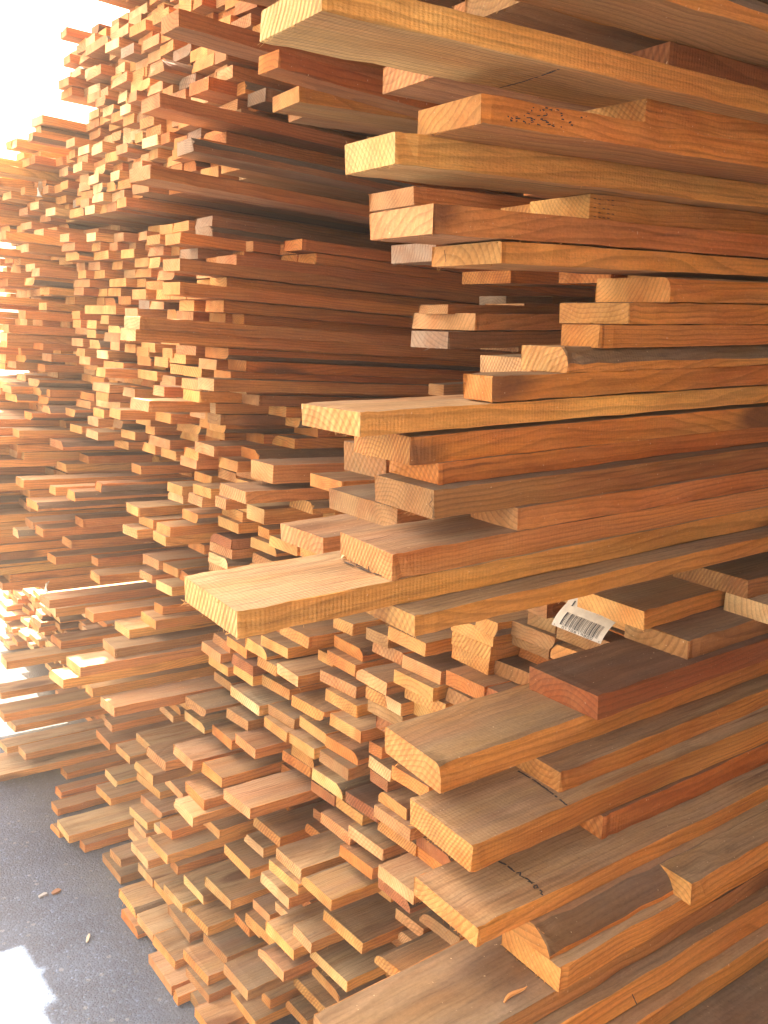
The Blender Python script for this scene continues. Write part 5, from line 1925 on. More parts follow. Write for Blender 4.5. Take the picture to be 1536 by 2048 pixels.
B 946 2494 19641 34 24 3134 p h
B 1007 2675 19636 71 24 3254 o h
B 978 2831 19636 85 24 3303 y h
B 1025 2919 19635 80 24 3122 o h
B 846 1831 19893 83 24 3169 o h
B 1007 1916 19890 62 24 3333 b h
B 977 1980 19890 73 24 3061 o h
B 941 2055 19894 66 24 3186 o hv
B 939 2124 19892 65 24 3219 o h
B 998 2191 19894 86 24 3221 p h
B 943 2279 19894 73 24 3350 o h
B 1000 2354 19892 96 24 3274 o h
B 945 2453 19896 82 24 3053 o hv
B 987 2685 19896 73 24 3203 y h
B 985 2843 19890 77 24 3242 p h
B 987 2922 19895 57 24 3116 o h
B 889 1752 20146 61 24 3259 y h
B 881 1815 20148 93 24 3055 o h
B 947 1910 20146 62 24 3326 k h
B 926 1975 20148 69 24 3338 o h
B 911 2045 20147 80 24 3205 o hv
B 940 2128 20147 89 24 3311 y hv
B 975 2220 20150 92 24 3244 y h
B 920 2314 20150 70 24 3267 k hv
B 968 2386 20146 62 24 3089 o h
B 968 2450 20146 53 24 3308 o h
B 952 2577 20150 34 24 3120 p h
B 986 2697 20145 69 24 3232 y h
B 981 2854 20148 94 24 3293 o h
B 879 1731 20400 71 24 3144 b hv
B 912 1805 20402 83 24 3189 p h
B 949 1890 20405 62 24 3123 y h
B 915 2038 20400 81 24 3097 o h
B 968 2121 20402 72 24 3226 o h
B 972 2195 20405 55 24 3118 y h
B 934 2253 20400 56 24 3231 y hv
B 946 2311 20403 75 24 3133 p h
B 957 2388 20403 75 24 3132 o h
B 970 2465 20401 61 24 3223 b h
B 989 2685 20402 61 24 3199 o h
B 992 2749 20403 43 24 3293 o h
B 1004 2870 20404 106 24 3248 k h
B 912 1722 20657 40 24 3134 o hv
B 875 1859 20655 92 24 3172 b h
B 878 1953 20660 69 24 3065 o hv
B 966 2025 20656 82 24 3276 p h
B 988 2109 20659 59 24 3087 o h
B 926 2170 20658 53 24 3324 o hv
B 988 2313 20659 66 24 3301 o h
B 962 2462 20655 50 24 3309 k h
B 959 2596 20661 56 24 3105 o h
B 959 2654 20657 109 24 3060 o h
B 974 2849 20656 38 24 3301 o h
B 995 2948 20655 51 24 3060 o h
B 878 1718 20914 35 24 3335 y hv
B 858 1841 20915 77 24 3345 p h
B 887 1920 20913 56 24 3277 y h
B 923 1979 20914 66 24 3106 o h
B 915 2047 20914 86 24 3257 k h
B 939 2135 20915 87 24 3137 o hv
B 966 2312 20912 27 24 3239 o h
B 974 2393 20911 98 24 3084 y h
B 969 2494 20914 82 24 3282 y h
B 991 2666 20912 106 24 3220 o h
B 977 2854 20914 59 24 3291 o h
B 988 2916 20913 84 24 3196 p h
B 887 1799 21165 48 24 3141 o h
B 885 1938 21170 25 24 3123 b h
B 878 2042 21168 72 24 3097 p h
B 955 2116 21168 78 24 3078 y h
B 954 2197 21166 56 24 3199 o h
B 993 2341 21167 50 24 3248 y h
B 1006 2565 21167 61 24 3256 o h
B 1018 2628 21167 49 24 3307 p h
B 965 2935 21167 64 24 3191 o h
B 969 1722 21420 86 24 3199 b h
B 887 1811 21420 68 24 3229 p h
B 897 1881 21424 42 24 3225 k h
B 933 2002 21424 47 24 3335 y h
B 909 2116 21420 89 24 3155 p h
B 953 2208 21425 97 24 3109 k h
B 934 2307 21422 76 24 3240 b h
B 979 2462 21421 67 24 3147 y h
B 997 2588 21420 25 24 3230 k h
B 1054 2773 21423 53 24 3090 y h
B 1058 2902 21423 78 24 3166 y h
B 964 1723 21676 66 24 3223 o h
B 940 1945 21678 27 24 3171 y h
B 946 2056 21680 64 24 3220 b h
B 947 2210 21680 53 24 3129 o h
B 975 2318 21681 69 24 3154 o h
B 935 2463 21679 98 24 3112 o hv
B 1002 2563 21675 57 24 3226 y h
B 1035 2623 21679 81 24 3322 p h
B 1038 2706 21676 80 24 3070 y h
B 1045 2872 21680 82 24 3288 y h
B 933 1722 21932 91 24 3293 b h
B 883 1816 21933 84 24 3187 o h
B 921 1902 21936 80 24 3325 o h
B 917 1984 21933 50 24 3289 k h
B 939 2131 21932 86 24 3253 o h
B 988 2340 21932 55 24 3209 o h
B 936 2397 21935 70 24 3306 y h
B 983 2469 21932 83 24 3142 o h
B 963 2631 21934 64 24 3251 y h
B 1018 2697 21934 88 24 3104 y h
B 1099 2787 21931 80 24 3249 b h
B 1023 2870 21936 27 24 3089 k hv
B 928 1717 22187 69 24 3185 y h
B 991 1788 22190 82 24 3180 y h
B 989 1873 22187 80 24 3109 o h
B 970 2044 22187 64 24 3120 k h
B 951 2110 22185 84 24 3289 y h
B 927 2196 22185 89 24 3220 y h
B 994 2288 22185 29 24 3111 y h
B 958 2402 22188 81 24 3297 k h
B 998 2551 22187 27 24 3208 y h
B 971 2647 22186 55 24 3077 y h
B 1018 2705 22185 98 24 3198 o h
B 1013 2804 22188 51 24 3312 o h
B 1018 2945 22188 34 24 3074 y h
B 947 1720 22444 60 24 3209 o h
B 922 1782 22443 85 24 3134 k hv
B 974 1869 22441 84 24 3317 p h
B 955 1956 22442 103 24 3092 b h
B 981 2158 22442 97 24 3292 b h
B 996 2257 22441 58 24 3151 o h
B 964 2521 22442 64 24 3251 b h
B 995 2727 22442 74 24 3133 o h
B 1020 2804 22443 42 24 3078 o h
B 1033 2935 22441 64 24 3201 o h
B 978 1727 22699 88 24 3093 o h
B 992 1818 22701 74 24 3106 o h
B 933 1894 22696 89 24 3094 y hv
B 957 1985 22700 93 24 3097 k h
B 955 2080 22701 63 24 3126 y h
B 965 2310 22699 18 24 3325 y h
B 966 2406 22698 103 24 3210 y h
B 1021 2589 22696 76 24 3342 o h
B 969 2749 22701 87 24 3178 y h
B 1068 2837 22696 91 24 3226 o h
B 1058 2930 22695 63 24 3088 o h
B 974 1731 22954 81 24 3158 b h
B 950 1814 22955 86 24 3060 k hv
B 957 1903 22950 72 24 3322 o h
B 972 1977 22953 98 24 3120 o h
B 964 2078 22951 75 24 3236 y h
B 918 2155 22956 53 24 3339 o h
B 918 2304 22954 25 24 3345 b h
B 965 2410 22954 94 24 3171 y h
B 980 2696 22951 86 24 3240 k h
B 975 2784 22951 91 24 3226 b h
B 937 2878 22952 96 24 3074 o hv
B 993 1713 23211 73 24 3296 o h
B 992 1788 23206 82 24 3178 k h
B 953 1872 23207 82 24 3291 y hv
B 987 1956 23208 92 24 3168 o h
B 971 2051 23209 87 24 3339 o h
B 937 2140 23206 55 24 3340 y h
B 943 2197 23208 86 24 3346 p h
B 931 2286 23210 96 24 3262 o h
B 982 2385 23207 119 24 3236 o h
B 997 2593 23209 62 24 3237 o h
B 1000 2657 23209 34 24 3191 p h
B 1004 2772 23208 98 24 3114 k h
B 924 2872 23207 83 24 3262 k hv
B 969 1714 23465 73 24 3286 y h
B 957 1789 23464 87 24 3104 o h
B 959 1879 23462 62 24 3254 y h
B 970 1943 23465 86 24 3218 p h
B 937 2032 23465 55 24 3264 o hv
B 937 2089 23463 79 24 3286 y hv
B 993 2258 23464 37 24 3143 o h
B 989 2391 23464 88 24 3284 y h
B 953 2572 23463 55 24 3326 p h
B 1010 2629 23463 98 24 3063 o h
B 1001 2729 23466 95 24 3151 k h
B 945 2826 23462 91 24 3155 p hv
B 962 2919 23463 80 24 3229 o h
B 939 1711 23719 80 24 3214 b h
B 993 1793 23716 95 24 3301 y h
B 936 1891 23716 95 24 3199 o h
B 990 1988 23719 85 24 3147 o h
B 945 2075 23716 99 24 3248 y h
B 959 2176 23719 77 24 3281 k h
B 957 2255 23720 65 24 3295 b h
B 945 2322 23718 69 24 3315 y h
B 969 2393 23716 39 24 3086 y h
B 939 2734 23719 96 24 3078 o hv
B 982 2833 23719 98 24 3133 p h
B 988 2933 23719 66 24 3145 o h
B 973 1715 23972 71 24 3264 k h
B 956 1788 23972 88 24 3107 o h
B 961 1878 23971 82 24 3147 o h
B 935 1962 23975 67 24 3064 b h
B 923 2031 23970 61 24 3079 p h
B 997 2095 23973 60 24 3337 k h
B 944 2157 23975 60 24 3168 k h
B 990 2219 23973 79 24 3229 p h
B 967 2300 23970 81 24 3094 o h
B 985 2383 23971 92 24 3298 o h
B 1015 2477 23975 92 24 3261 o h
B 975 2572 23973 96 24 3347 p h
B 996 2747 23974 83 24 3254 p h
B 1017 2833 23976 81 24 3258 o h
B 946 2916 23971 69 24 3181 k hv
B 990 1732 24231 68 24 3312 o h
B 921 1802 24228 93 24 3277 y h
B 958 1898 24230 92 24 3079 b h
B 950 1992 24227 76 24 3226 y h
B 987 2070 24227 67 24 3203 y h
B 948 2140 24225 98 24 3167 p h
B 949 2240 24228 61 24 3196 p h
B 993 2303 24226 97 24 3089 y h
B 1003 2403 24228 84 24 3078 b h
B 964 2676 24227 64 24 3209 y h
B 1000 2742 24225 80 24 3262 o h
B 967 2825 24228 90 24 3131 k h
B 978 2917 24228 83 24 3052 p h
B 963 1715 24481 69 24 3109 p h
B 970 1786 24480 57 24 3088 k h
B 989 1845 24484 67 24 3226 b h
B 984 1914 24483 97 24 3260 o h
B 963 2014 24483 66 24 3230 k h
B 978 2082 24483 96 24 3174 o h
B 971 2180 24482 58 24 3135 y h
B 948 2241 24486 83 24 3051 o h
B 979 2326 24480 97 24 3177 o h
B 1028 2426 24485 47 24 3146 y h
B 1032 2598 24484 45 24 3341 y h
B 1039 2697 24485 38 24 3277 p h
B 1017 2801 24481 88 24 3208 y h
B 988 2891 24483 73 24 3188 o h
B 943 1728 24736 81 24 3128 o h
B 989 1811 24738 55 24 3279 y h
B 966 1868 24738 93 24 3104 y h
B 976 1963 24737 92 24 3329 y h
B 998 2057 24735 72 24 3097 o h
B 974 2132 24741 72 24 3214 p h
B 961 2207 24740 81 24 3179 y h
B 973 2290 24740 95 24 3140 o h
B 967 2387 24738 66 24 3245 b h
B 1027 2456 24736 62 24 3137 y h
B 1047 2520 24739 76 24 3145 p h
B 1036 2598 24736 60 24 3151 k h
B 1048 2661 24740 90 24 3192 o h
B 1059 2753 24735 71 24 3186 y h
B 1068 2827 24740 97 24 3223 p h
B 940 2927 24740 61 24 3233 k hv
B 932 1727 24996 82 24 3257 o h
B 973 1811 24993 65 24 3108 o h
B 974 1878 24990 79 24 3055 o h
B 944 1960 24995 77 24 3122 y h
B 921 2038 24994 69 24 3310 o h
B 959 2109 24991 95 24 3265 o h
B 936 2207 24993 73 24 3069 y h
B 986 2283 24995 96 24 3103 k h
B 964 2381 24995 67 24 3123 o h
B 974 2451 24996 84 24 3242 y h
B 987 2537 24995 60 24 3199 o h
B 1049 2600 24994 77 24 3213 y h
B 1050 2679 24993 47 24 3096 o h
B 923 1710 25251 66 24 3266 y h
B 999 1779 25246 84 24 3096 b h
B 992 1865 25246 68 24 3256 o h
B 928 1936 25245 99 24 3091 o h
B 938 2037 25245 77 24 3243 o h
B 943 2115 25245 81 24 3077 o h
B 949 2198 25251 70 24 3286 y h
B 956 2270 25248 69 24 3087 p h
B 925 2342 25250 77 24 3088 o h
B 932 2421 25250 76 24 3125 b h
B 945 2499 25250 66 24 3175 k h
B 932 2568 25247 73 24 3265 y h
B 936 2644 25250 80 24 3158 y hv
B 975 1722 25503 97 24 3260 o h
B 1000 1822 25501 94 24 3063 y h
B 973 1918 25500 80 24 3338 o h
B 952 2000 25503 77 24 3143 b h
B 987 2080 25503 98 24 3137 o h
B 975 2180 25503 68 24 3158 b h
B 935 2251 25504 93 24 3282 o h
B 970 2346 25501 76 24 3157 o h
B 994 2424 25500 89 24 3234 o h
B 971 2515 25501 73 24 3236 y h
B 932 2590 25504 83 24 3134 y h
B 974 2676 25504 81 24 3127 o h
B 945 1726 25756 84 24 3281 y h
B 946 1812 25760 76 24 3233 y h
B 925 1891 25756 94 24 3062 b h
B 980 1987 25757 82 24 3113 b h
B 987 2071 25760 80 24 3347 o h
B 949 2153 25758 73 24 3086 y h
B 948 2229 25756 91 24 3132 o h
B 941 2322 25759 85 24 3102 y h
B 922 2410 25755 77 24 3290 y h
B 983 2489 25756 69 24 3174 y h
B 920 2561 25760 98 24 3288 y h
B 926 2661 25760 95 24 3101 y h
B 974 1716 26013 96 24 3151 y h
B 972 1814 26016 86 24 3331 o h
B 986 1902 26014 84 24 3107 o h
B 926 1989 26011 83 24 3243 b h
B 925 2074 26011 78 24 3125 o h
B 993 2154 26015 79 24 3308 p h
B 949 2235 26010 69 24 3305 o h
B 988 2307 26016 73 24 3087 b h
B 936 2382 26015 80 24 3248 o h
B 984 2464 26011 87 24 3278 p h
B 940 2553 26013 79 24 3333 o h
B 940 2635 26011 78 24 3187 o h
B 995 1722 26269 81 24 3256 y h
B 981 1806 26270 76 24 3130 o h
B 930 1884 26266 84 24 3101 o h
B 929 1970 26270 95 24 3052 y h
B 926 2067 26267 78 24 3255 o h
B 944 2147 26266 65 24 3089 o h
B 994 2215 26268 86 24 3279 y h
B 979 2303 26270 65 24 3116 y h
B 966 2371 26267 97 24 3062 o h
B 974 2470 26268 65 24 3090 o h
B 997 2537 26271 98 24 3340 b h
B 950 2637 26267 97 24 3225 y h
B 956 1728 26525 55 24 3064 o h
B 943 1785 26521 65 24 3216 k h
B 986 1852 26523 96 24 3163 y h
B 977 1951 26521 93 24 3215 y h
B 1000 2046 26522 66 24 3206 o h
B 974 2115 26525 95 24 3137 o h
B 960 2211 26522 86 24 3281 y h
B 970 2300 26522 71 24 3147 o h
B 936 2373 26525 67 24 3183 o h
B 978 2442 26521 82 24 3206 o h
B 938 2527 26523 90 24 3159 o h
B 963 1728 26780 74 24 3144 o h
B 997 1804 26781 55 24 3262 o h
B 922 1861 26776 84 24 3084 y h
B 954 1947 26776 75 24 3171 o h
B 963 2024 26775 97 24 3217 y h
B 975 2124 26777 87 24 3288 y h
B 951 2213 26779 95 24 3148 y h
B 995 2310 26777 75 24 3069 k h
B 991 2387 26780 93 24 3164 k h
B 926 2483 26780 87 24 3166 o h
B 998 1722 27036 58 24 3238 y h
B 979 1783 27033 93 24 3075 o h
B 981 1878 27033 79 24 3056 p h
B 974 1959 27035 59 24 3279 k h
B 949 2021 27030 60 24 3342 o h
B 952 2083 27034 73 24 3322 o h
B 994 2158 27034 55 24 3116 o h
B 945 2216 27032 81 24 3145 y h
B 984 2299 27035 85 24 3102 y h
B 973 2386 27034 86 24 3314 o h
B 998 2475 27034 61 24 3284 o h
B 976 1730 27290 60 24 3058 y h
B 986 1792 27291 96 24 3250 y h
B 978 1890 27287 93 24 3199 o h
B 927 1985 27291 58 24 3194 o h
B 970 2045 27288 93 24 3107 y h
B 999 2141 27289 84 24 3115 k h
B 965 2227 27286 98 24 3143 o h
B 955 2328 27288 62 24 3162 k h
B 993 2392 27287 60 24 3097 p h
B 995 2454 27287 58 24 3079 y h
B 958 1728 27540 99 24 3147 o h
B 963 1829 27542 88 24 3173 y h
B 961 1920 27542 90 24 3145 o h
B 959 2011 27543 98 24 3295 o h
B 971 2112 27543 86 24 3297 y h
B 950 2200 27546 88 24 3112 b h
B 927 2290 27546 57 24 3283 b h
B 941 2350 27542 64 24 3151 o h
B 989 2417 27541 96 24 3116 y h
B 971 1724 27800 93 24 3154 y h
B 970 1819 27795 59 24 3288 o h
B 958 1880 27801 99 24 3328 y h
B 970 1981 27799 91 24 3064 y h
B 971 2075 27799 91 24 3265 y h
B 925 2168 27799 76 24 3336 o h
B 946 2246 27799 54 24 3070 k h
B 986 2303 27796 83 24 3162 o h
B 969 2388 27799 83 24 3294 o h
B 985 2473 27797 63 24 3292 k h
B 981 1729 28054 64 24 3290 p h
B 929 1796 28052 78 24 3124 y h
B 998 1876 28054 97 24 3239 o h
B 946 1976 28055 71 24 3227 y h
B 992 2049 28056 95 24 3115 o h
B 971 2146 28053 79 24 3314 y h
B 973 2227 28056 71 24 3347 o h
B 972 2301 28055 76 24 3167 o h
B 962 2379 28050 56 24 3093 y h
B 921 2438 28050 88 24 3303 y h
B 994 1718 28307 65 24 3189 k h
B 946 1785 28310 57 24 3086 k h
B 945 1844 28310 99 24 3154 o h
B 971 1945 28306 93 24 3266 o h
B 929 2040 28306 79 24 3227 y h
B 988 2122 28308 96 24 3260 y h
B 931 2220 28307 58 24 3282 k h
B 921 2280 28308 74 24 3107 y h
B 980 2357 28305 57 24 3150 k h
B 987 2416 28310 82 24 3154 o h
B 931 1728 28561 72 24 3163 o h
B 943 1802 28563 95 24 3346 b h
B 991 1899 28562 71 24 3270 o h
B 990 1973 28566 88 24 3200 k h
B 974 2063 28560 68 24 3342 y h
B 991 2133 28565 87 24 3276 k h
B 921 2222 28566 61 24 3066 o h
B 983 2286 28565 56 24 3102 p h
B 936 2344 28561 85 24 3143 y h
B 998 2431 28561 63 24 3120 o h
B 932 2496 28565 82 24 3226 o h
B 950 1727 28815 54 24 3246 y h
B 975 1784 28816 59 24 3349 o h
B 958 1845 28816 83 24 3272 o h
B 974 1930 28820 55 24 3306 o h
B 944 1988 28821 70 24 3346 k h
B 971 2060 28821 83 24 3209 y h
B 993 2146 28817 57 24 3238 k h
B 998 2205 28817 74 24 3231 y h
B 946 2281 28820 60 24 3268 k h
B 998 2343 28815 62 24 3064 o h
B 986 2408 28816 88 24 3061 y h
B 996 2498 28820 80 24 3185 o h
B 948 1728 29072 56 24 3241 p h
B 998 1787 29072 63 24 3280 y h
B 972 1852 29075 97 24 3284 b h
B 967 1951 29075 91 24 3334 k h
B 938 2044 29076 77 24 3145 y h
B 939 2123 29071 93 24 3059 o h
B 961 2219 29071 87 24 3290 k h
B 939 2308 29075 91 24 3164 o h
B 953 2401 29072 72 24 3171 o h
B 971 2476 29075 69 24 3130 y h
B 1229 3109 31 108 24 3071 p f
B 1239 3219 33 94 24 3173 p f
B 1332 3316 31 87 24 3058 c f
B 1365 3405 35 88 24 3190 o f
B 1378 3495 31 118 24 3266 p f
B 1295 3616 35 81 24 3333 o f
B 1194 3699 34 119 24 3291 k f
B 1300 3820 33 100 24 3059 o f
B 1389 3922 35 57 24 3195 y f
B 1282 3029 258 52 24 3302 y f
B 1269 3259 258 97 24 3205 p f
B 1198 3359 261 110 24 3236 o f
B 1223 3471 256 98 24 3251 y f
B 1216 3571 256 94 24 3270 o f
B 1381 3668 259 95 24 3051 y f
B 1287 3765 257 83 24 3050 p f
B 1185 3850 260 122 24 3086 o f
B 1332 3025 513 88 24 3095 k f
B 1320 3116 514 99 24 3291 p f
B 1294 3217 511 110 24 3140 p f
B 1213 3329 511 88 24 3265 o f
B 1193 3419 510 84 24 3345 y f
B 1220 3505 510 102 24 3301 y f
B 1276 3609 511 107 24 3077 y f
B 1314 3719 514 124 24 3071 o f
B 1220 3845 511 111 24 3094 p f
B 1385 3019 771 79 24 3251 y f
B 1304 3266 770 102 24 3130 p f
B 1258 3371 766 117 24 3175 y f
B 1392 3490 767 122 24 3253 p f
B 1269 3615 768 114 24 3249 y f
B 1261 3732 767 90 24 3139 c f
B 1296 3824 769 112 24 3097 o f
B 1351 3015 1021 84 24 3234 p f
B 1331 3102 1021 86 24 3226 y f
B 1189 3190 1022 116 24 3164 y f
B 1285 3308 1026 83 24 3081 k f
B 1245 3393 1024 120 24 3249 o f
B 1303 3515 1022 124 24 3152 c f
B 1274 3642 1025 119 24 3276 c f
B 1239 3763 1022 92 24 3270 y f
B 1369 3858 1023 88 24 3140 y f
B 1388 3015 1279 109 24 3149 o f
B 1325 3126 1279 85 24 3244 p f
B 1292 3213 1280 86 24 3188 o f
B 1254 3302 1277 113 24 3078 y f
B 1398 3417 1280 98 24 3345 o f
B 1378 3517 1276 94 24 3297 y f
B 1192 3613 1281 87 24 3317 c f
B 1321 3702 1280 95 24 3180 y f
B 1377 3799 1278 101 24 3219 k f
B 1240 3902 1277 77 24 3094 o f
B 1217 3015 1535 117 24 3330 y f
B 1376 3134 1530 47 24 3134 p f
B 1320 3276 1534 118 24 3244 p f
B 1330 3396 1534 104 24 3231 k f
B 1357 3503 1535 95 24 3225 y f
B 1349 3600 1534 85 24 3285 y f
B 1332 3688 1535 82 24 3312 k f
B 1319 3772 1535 91 24 3162 k f
B 1271 3866 1531 112 24 3271 p f
B 1355 3019 1786 99 24 3122 o f
B 1181 3120 1790 112 24 3160 p f
B 1213 3235 1790 92 24 3246 o f
B 1378 3329 1791 116 24 3104 p f
B 1322 3447 1790 84 24 3259 p f
B 1263 3534 1790 94 24 3347 y f
B 1357 3631 1788 89 24 3275 o f
B 1191 3722 1790 123 24 3249 p f
B 1371 3848 1788 86 24 3328 y f
B 1284 3021 2043 100 24 3106 o f
B 1259 3123 2044 107 24 3297 p f
B 1227 3232 2042 88 24 3345 y f
B 1249 3323 2041 113 24 3195 p f
B 1308 3438 2041 111 24 3310 o f
B 1307 3551 2046 91 24 3300 o f
B 1221 3645 2043 84 24 3059 p f
B 1397 3732 2041 94 24 3265 o f
B 1198 3828 2041 100 24 3339 k f
B 1389 3019 2298 114 24 3113 o f
B 1327 3135 2300 100 24 3340 c f
B 1262 3237 2301 97 24 3165 o f
B 1203 3336 2299 96 24 3260 o f
B 1356 3435 2296 99 24 3289 o f
B 1195 3536 2301 93 24 3108 p f
B 1219 3631 2301 103 24 3220 o f
B 1350 3736 2301 106 24 3339 o f
B 1238 3844 2296 114 24 3283 y f
B 1275 3025 2551 88 24 3219 p f
B 1185 3115 2556 106 24 3302 p f
B 1224 3224 2554 42 24 3338 y f
B 1376 3364 2553 98 24 3120 y f
B 1339 3464 2552 115 24 3340 c f
B 1394 3582 2550 111 24 3291 y f
B 1265 3695 2552 90 24 3333 c f
B 1257 3787 2551 105 24 3163 k f
B 1253 3895 2553 84 24 3222 y f
B 1306 3024 2810 89 24 3062 y f
B 1240 3116 2806 84 24 3226 p f
B 1225 3202 2809 108 24 3333 c f
B 1245 3312 2806 93 24 3103 y f
B 1248 3408 2809 107 24 3273 p f
B 1388 3517 2809 96 24 3091 k f
B 1304 3616 2811 108 24 3116 o f
B 1361 3726 2807 124 24 3339 c f
B 1274 3852 2807 90 24 3289 y f
B 1256 3028 3060 92 24 3277 y f
B 1295 3123 3064 97 24 3222 y f
B 1293 3222 3063 108 24 3206 p f
B 1236 3333 3061 93 24 3154 y f
B 1318 3428 3065 81 24 3275 p f
B 1329 3511 3065 92 24 3196 o f
B 1292 3605 3064 96 24 3207 y f
B 1290 3703 3062 93 24 3069 y f
B 1210 3798 3062 65 24 3240 y fv
B 1217 3016 3320 98 24 3232 p f
B 1269 3117 3319 109 24 3192 o f
B 1196 3228 3320 105 24 3179 y f
B 1231 3336 3317 102 24 3158 p f
B 1364 3440 3319 98 24 3162 y f
B 1335 3541 3318 116 24 3343 c f
B 1302 3659 3316 113 24 3300 y f
B 1298 3774 3320 117 24 3304 y f
B 1333 3012 3573 101 24 3230 c f
B 1334 3115 3572 87 24 3055 p f
B 1326 3205 3570 88 24 3134 k f
B 1287 3295 3574 90 24 3070 o f
B 1356 3386 3572 82 24 3195 o f
B 1348 3471 3574 102 24 3317 y f
B 1250 3575 3573 81 24 3105 o f
B 1319 3658 3576 81 24 3215 p f
B 1193 3741 3573 104 24 3134 y fv
B 1185 3848 3574 115 24 3193 k f
B 1395 3027 3826 98 24 3279 p f
B 1222 3127 3830 83 24 3250 y f
B 1195 3213 3830 93 24 3089 o f
B 1263 3308 3830 107 24 3193 c f
B 1208 3417 3827 106 24 3276 p f
B 1303 3525 3826 123 24 3097 p f
B 1350 3651 3829 82 24 3211 o f
B 1321 3736 3827 109 24 3287 y f
B 1246 3847 3830 102 24 3336 p f
B 1375 3014 4082 104 24 3260 y f
B 1397 3120 4083 90 24 3081 y f
B 1352 3212 4082 115 24 3144 c f
B 1291 3329 4080 90 24 3124 y f
B 1272 3421 4084 90 24 3122 o f
B 1374 3513 4082 93 24 3199 p f
B 1256 3609 4085 113 24 3259 p f
B 1254 3724 4082 104 24 3250 o f
B 1309 3831 4081 80 24 3170 c f
B 1209 3913 4081 66 24 3314 y f
B 898 3023 7144 100 24 3069 o fv
B 501 3125 7143 88 24 3199 p f
B 536 3216 7143 82 24 3192 p f
B 595 3300 7144 110 24 3150 p f
B 587 3413 7142 91 24 3333 y f
B 494 3506 7142 82 24 3057 y f
B 471 3591 7145 119 24 3147 o f
B 546 3712 7142 95 24 3290 y f
B 499 3810 7143 108 24 3112 c f
B 430 3919 7143 60 24 3171 y f
B 607 3109 7395 102 24 3258 y f
B 589 3213 7400 106 24 3242 k f
B 451 3322 7401 103 24 3338 o f
B 453 3427 7401 102 24 3332 p f
B 404 3531 7397 103 24 3118 y f
B 457 3636 7397 89 24 3195 y f
B 551 3728 7398 102 24 3289 o f
B 475 3833 7396 115 24 3230 k f
B 478 3104 7652 107 24 3219 c f
B 584 3213 7651 96 24 3136 y f
B 595 3311 7654 116 24 3339 o f
B 437 3430 7655 101 24 3347 y f
B 606 3533 7653 109 24 3088 y f
B 567 3644 7650 81 24 3255 y f
B 602 3727 7654 104 24 3117 y f
B 466 3833 7654 97 24 3238 o f
B 430 3099 7908 113 24 3320 y f
B 504 3214 7909 91 24 3164 p f
B 440 3308 7908 96 24 3271 y f
B 463 3406 7910 87 24 3275 p f
B 537 3495 7906 118 24 3344 o f
B 565 3615 7908 82 24 3269 y f
B 607 3699 7906 93 24 3100 o f
B 454 3795 7908 94 24 3266 p f
B 571 3891 7910 81 24 3074 y f
B 528 3026 8161 107 24 3238 c fv
B 421 3135 8162 122 24 3194 o f
B 450 3259 8165 87 24 3296 c f
B 456 3348 8166 111 24 3182 o f
B 578 3462 8160 100 24 3175 p f
B 505 3564 8166 82 24 3293 p f
B 620 3648 8163 95 24 3308 o f
B 545 3745 8164 105 24 3128 o f
B 521 3853 8162 116 24 3290 p f
B 412 3114 8417 83 24 3095 o f
B 415 3199 8421 96 24 3321 y f
B 482 3298 8421 107 24 3208 y f
B 514 3407 8420 90 24 3272 y f
B 581 3499 8419 97 24 3053 p f
B 596 3598 8416 80 24 3263 p f
B 466 3681 8421 99 24 3293 o f
B 574 3782 8419 110 24 3339 k f
B 474 3895 8421 85 24 3270 c f
B 521 3136 8676 123 24 3231 c f
B 504 3261 8670 121 24 3157 y f
B 456 3384 8670 116 24 3301 p f
B 462 3502 8675 80 24 3244 y f
B 421 3585 8674 122 24 3050 y f
B 581 3709 8673 82 24 3099 y f
B 615 3793 8672 80 24 3152 p f
B 555 3876 8674 81 24 3319 c f
B 556 3031 8929 124 24 3311 y fv
B 524 3157 8931 89 24 3138 p f
B 486 3249 8927 119 24 3149 o f
B 601 3370 8928 104 24 3235 k f
B 468 3476 8929 117 24 3315 c f
B 406 3596 8926 105 24 3155 o f
B 559 3703 8928 83 24 3094 y f
B 485 3788 8931 89 24 3242 c f
B 538 3880 8926 99 24 3195 y f
B 607 3019 9182 107 24 3077 y f
B 532 3128 9182 108 24 3322 y f
B 473 3239 9181 92 24 3060 y f
B 540 3333 9181 80 24 3309 y f
B 578 3414 9180 103 24 3232 y f
B 516 3519 9182 79 24 3312 k f
B 583 3601 9182 80 24 3200 c f
B 526 3684 9183 108 24 3223 c f
B 605 3794 9182 98 24 3089 p f
B 573 3894 9183 85 24 3335 o f
B 450 3014 9437 94 24 3101 p fv
B 447 3110 9441 85 24 3231 k f
B 436 3197 9439 81 24 3290 y f
B 593 3281 9436 108 24 3306 y f
B 530 3391 9440 120 24 3335 y f
B 599 3513 9436 102 24 3229 k f
B 506 3617 9436 108 24 3176 o f
B 616 3727 9439 94 24 3076 y f
B 549 3824 9436 87 24 3297 y f
B 575 3913 9438 67 24 3150 k f
B 402 3110 9695 107 24 3284 p fv
B 436 3219 9693 119 24 3157 k f
B 500 3340 9695 91 24 3338 p f
B 591 3434 9692 95 24 3114 y f
B 506 3531 9693 103 24 3299 c f
B 455 3637 9694 87 24 3150 y f
B 430 3726 9695 115 24 3100 o f
B 553 3844 9695 106 24 3276 o f
B 850 3024 9950 74 24 3194 p f
B 553 3189 9951 98 24 3096 p fv
B 617 3289 9950 103 24 3156 y f
B 602 3394 9947 110 24 3161 p f
B 435 3507 9949 121 24 3167 y f
B 529 3630 9950 122 24 3102 c f
B 477 3754 9951 81 24 3105 c f
B 496 3837 9951 119 24 3051 o f
B 878 3019 10204 100 24 3179 y f
B 887 3121 10205 96 24 3123 o f
B 539 3219 10201 112 24 3095 y f
B 472 3334 10203 110 24 3286 p f
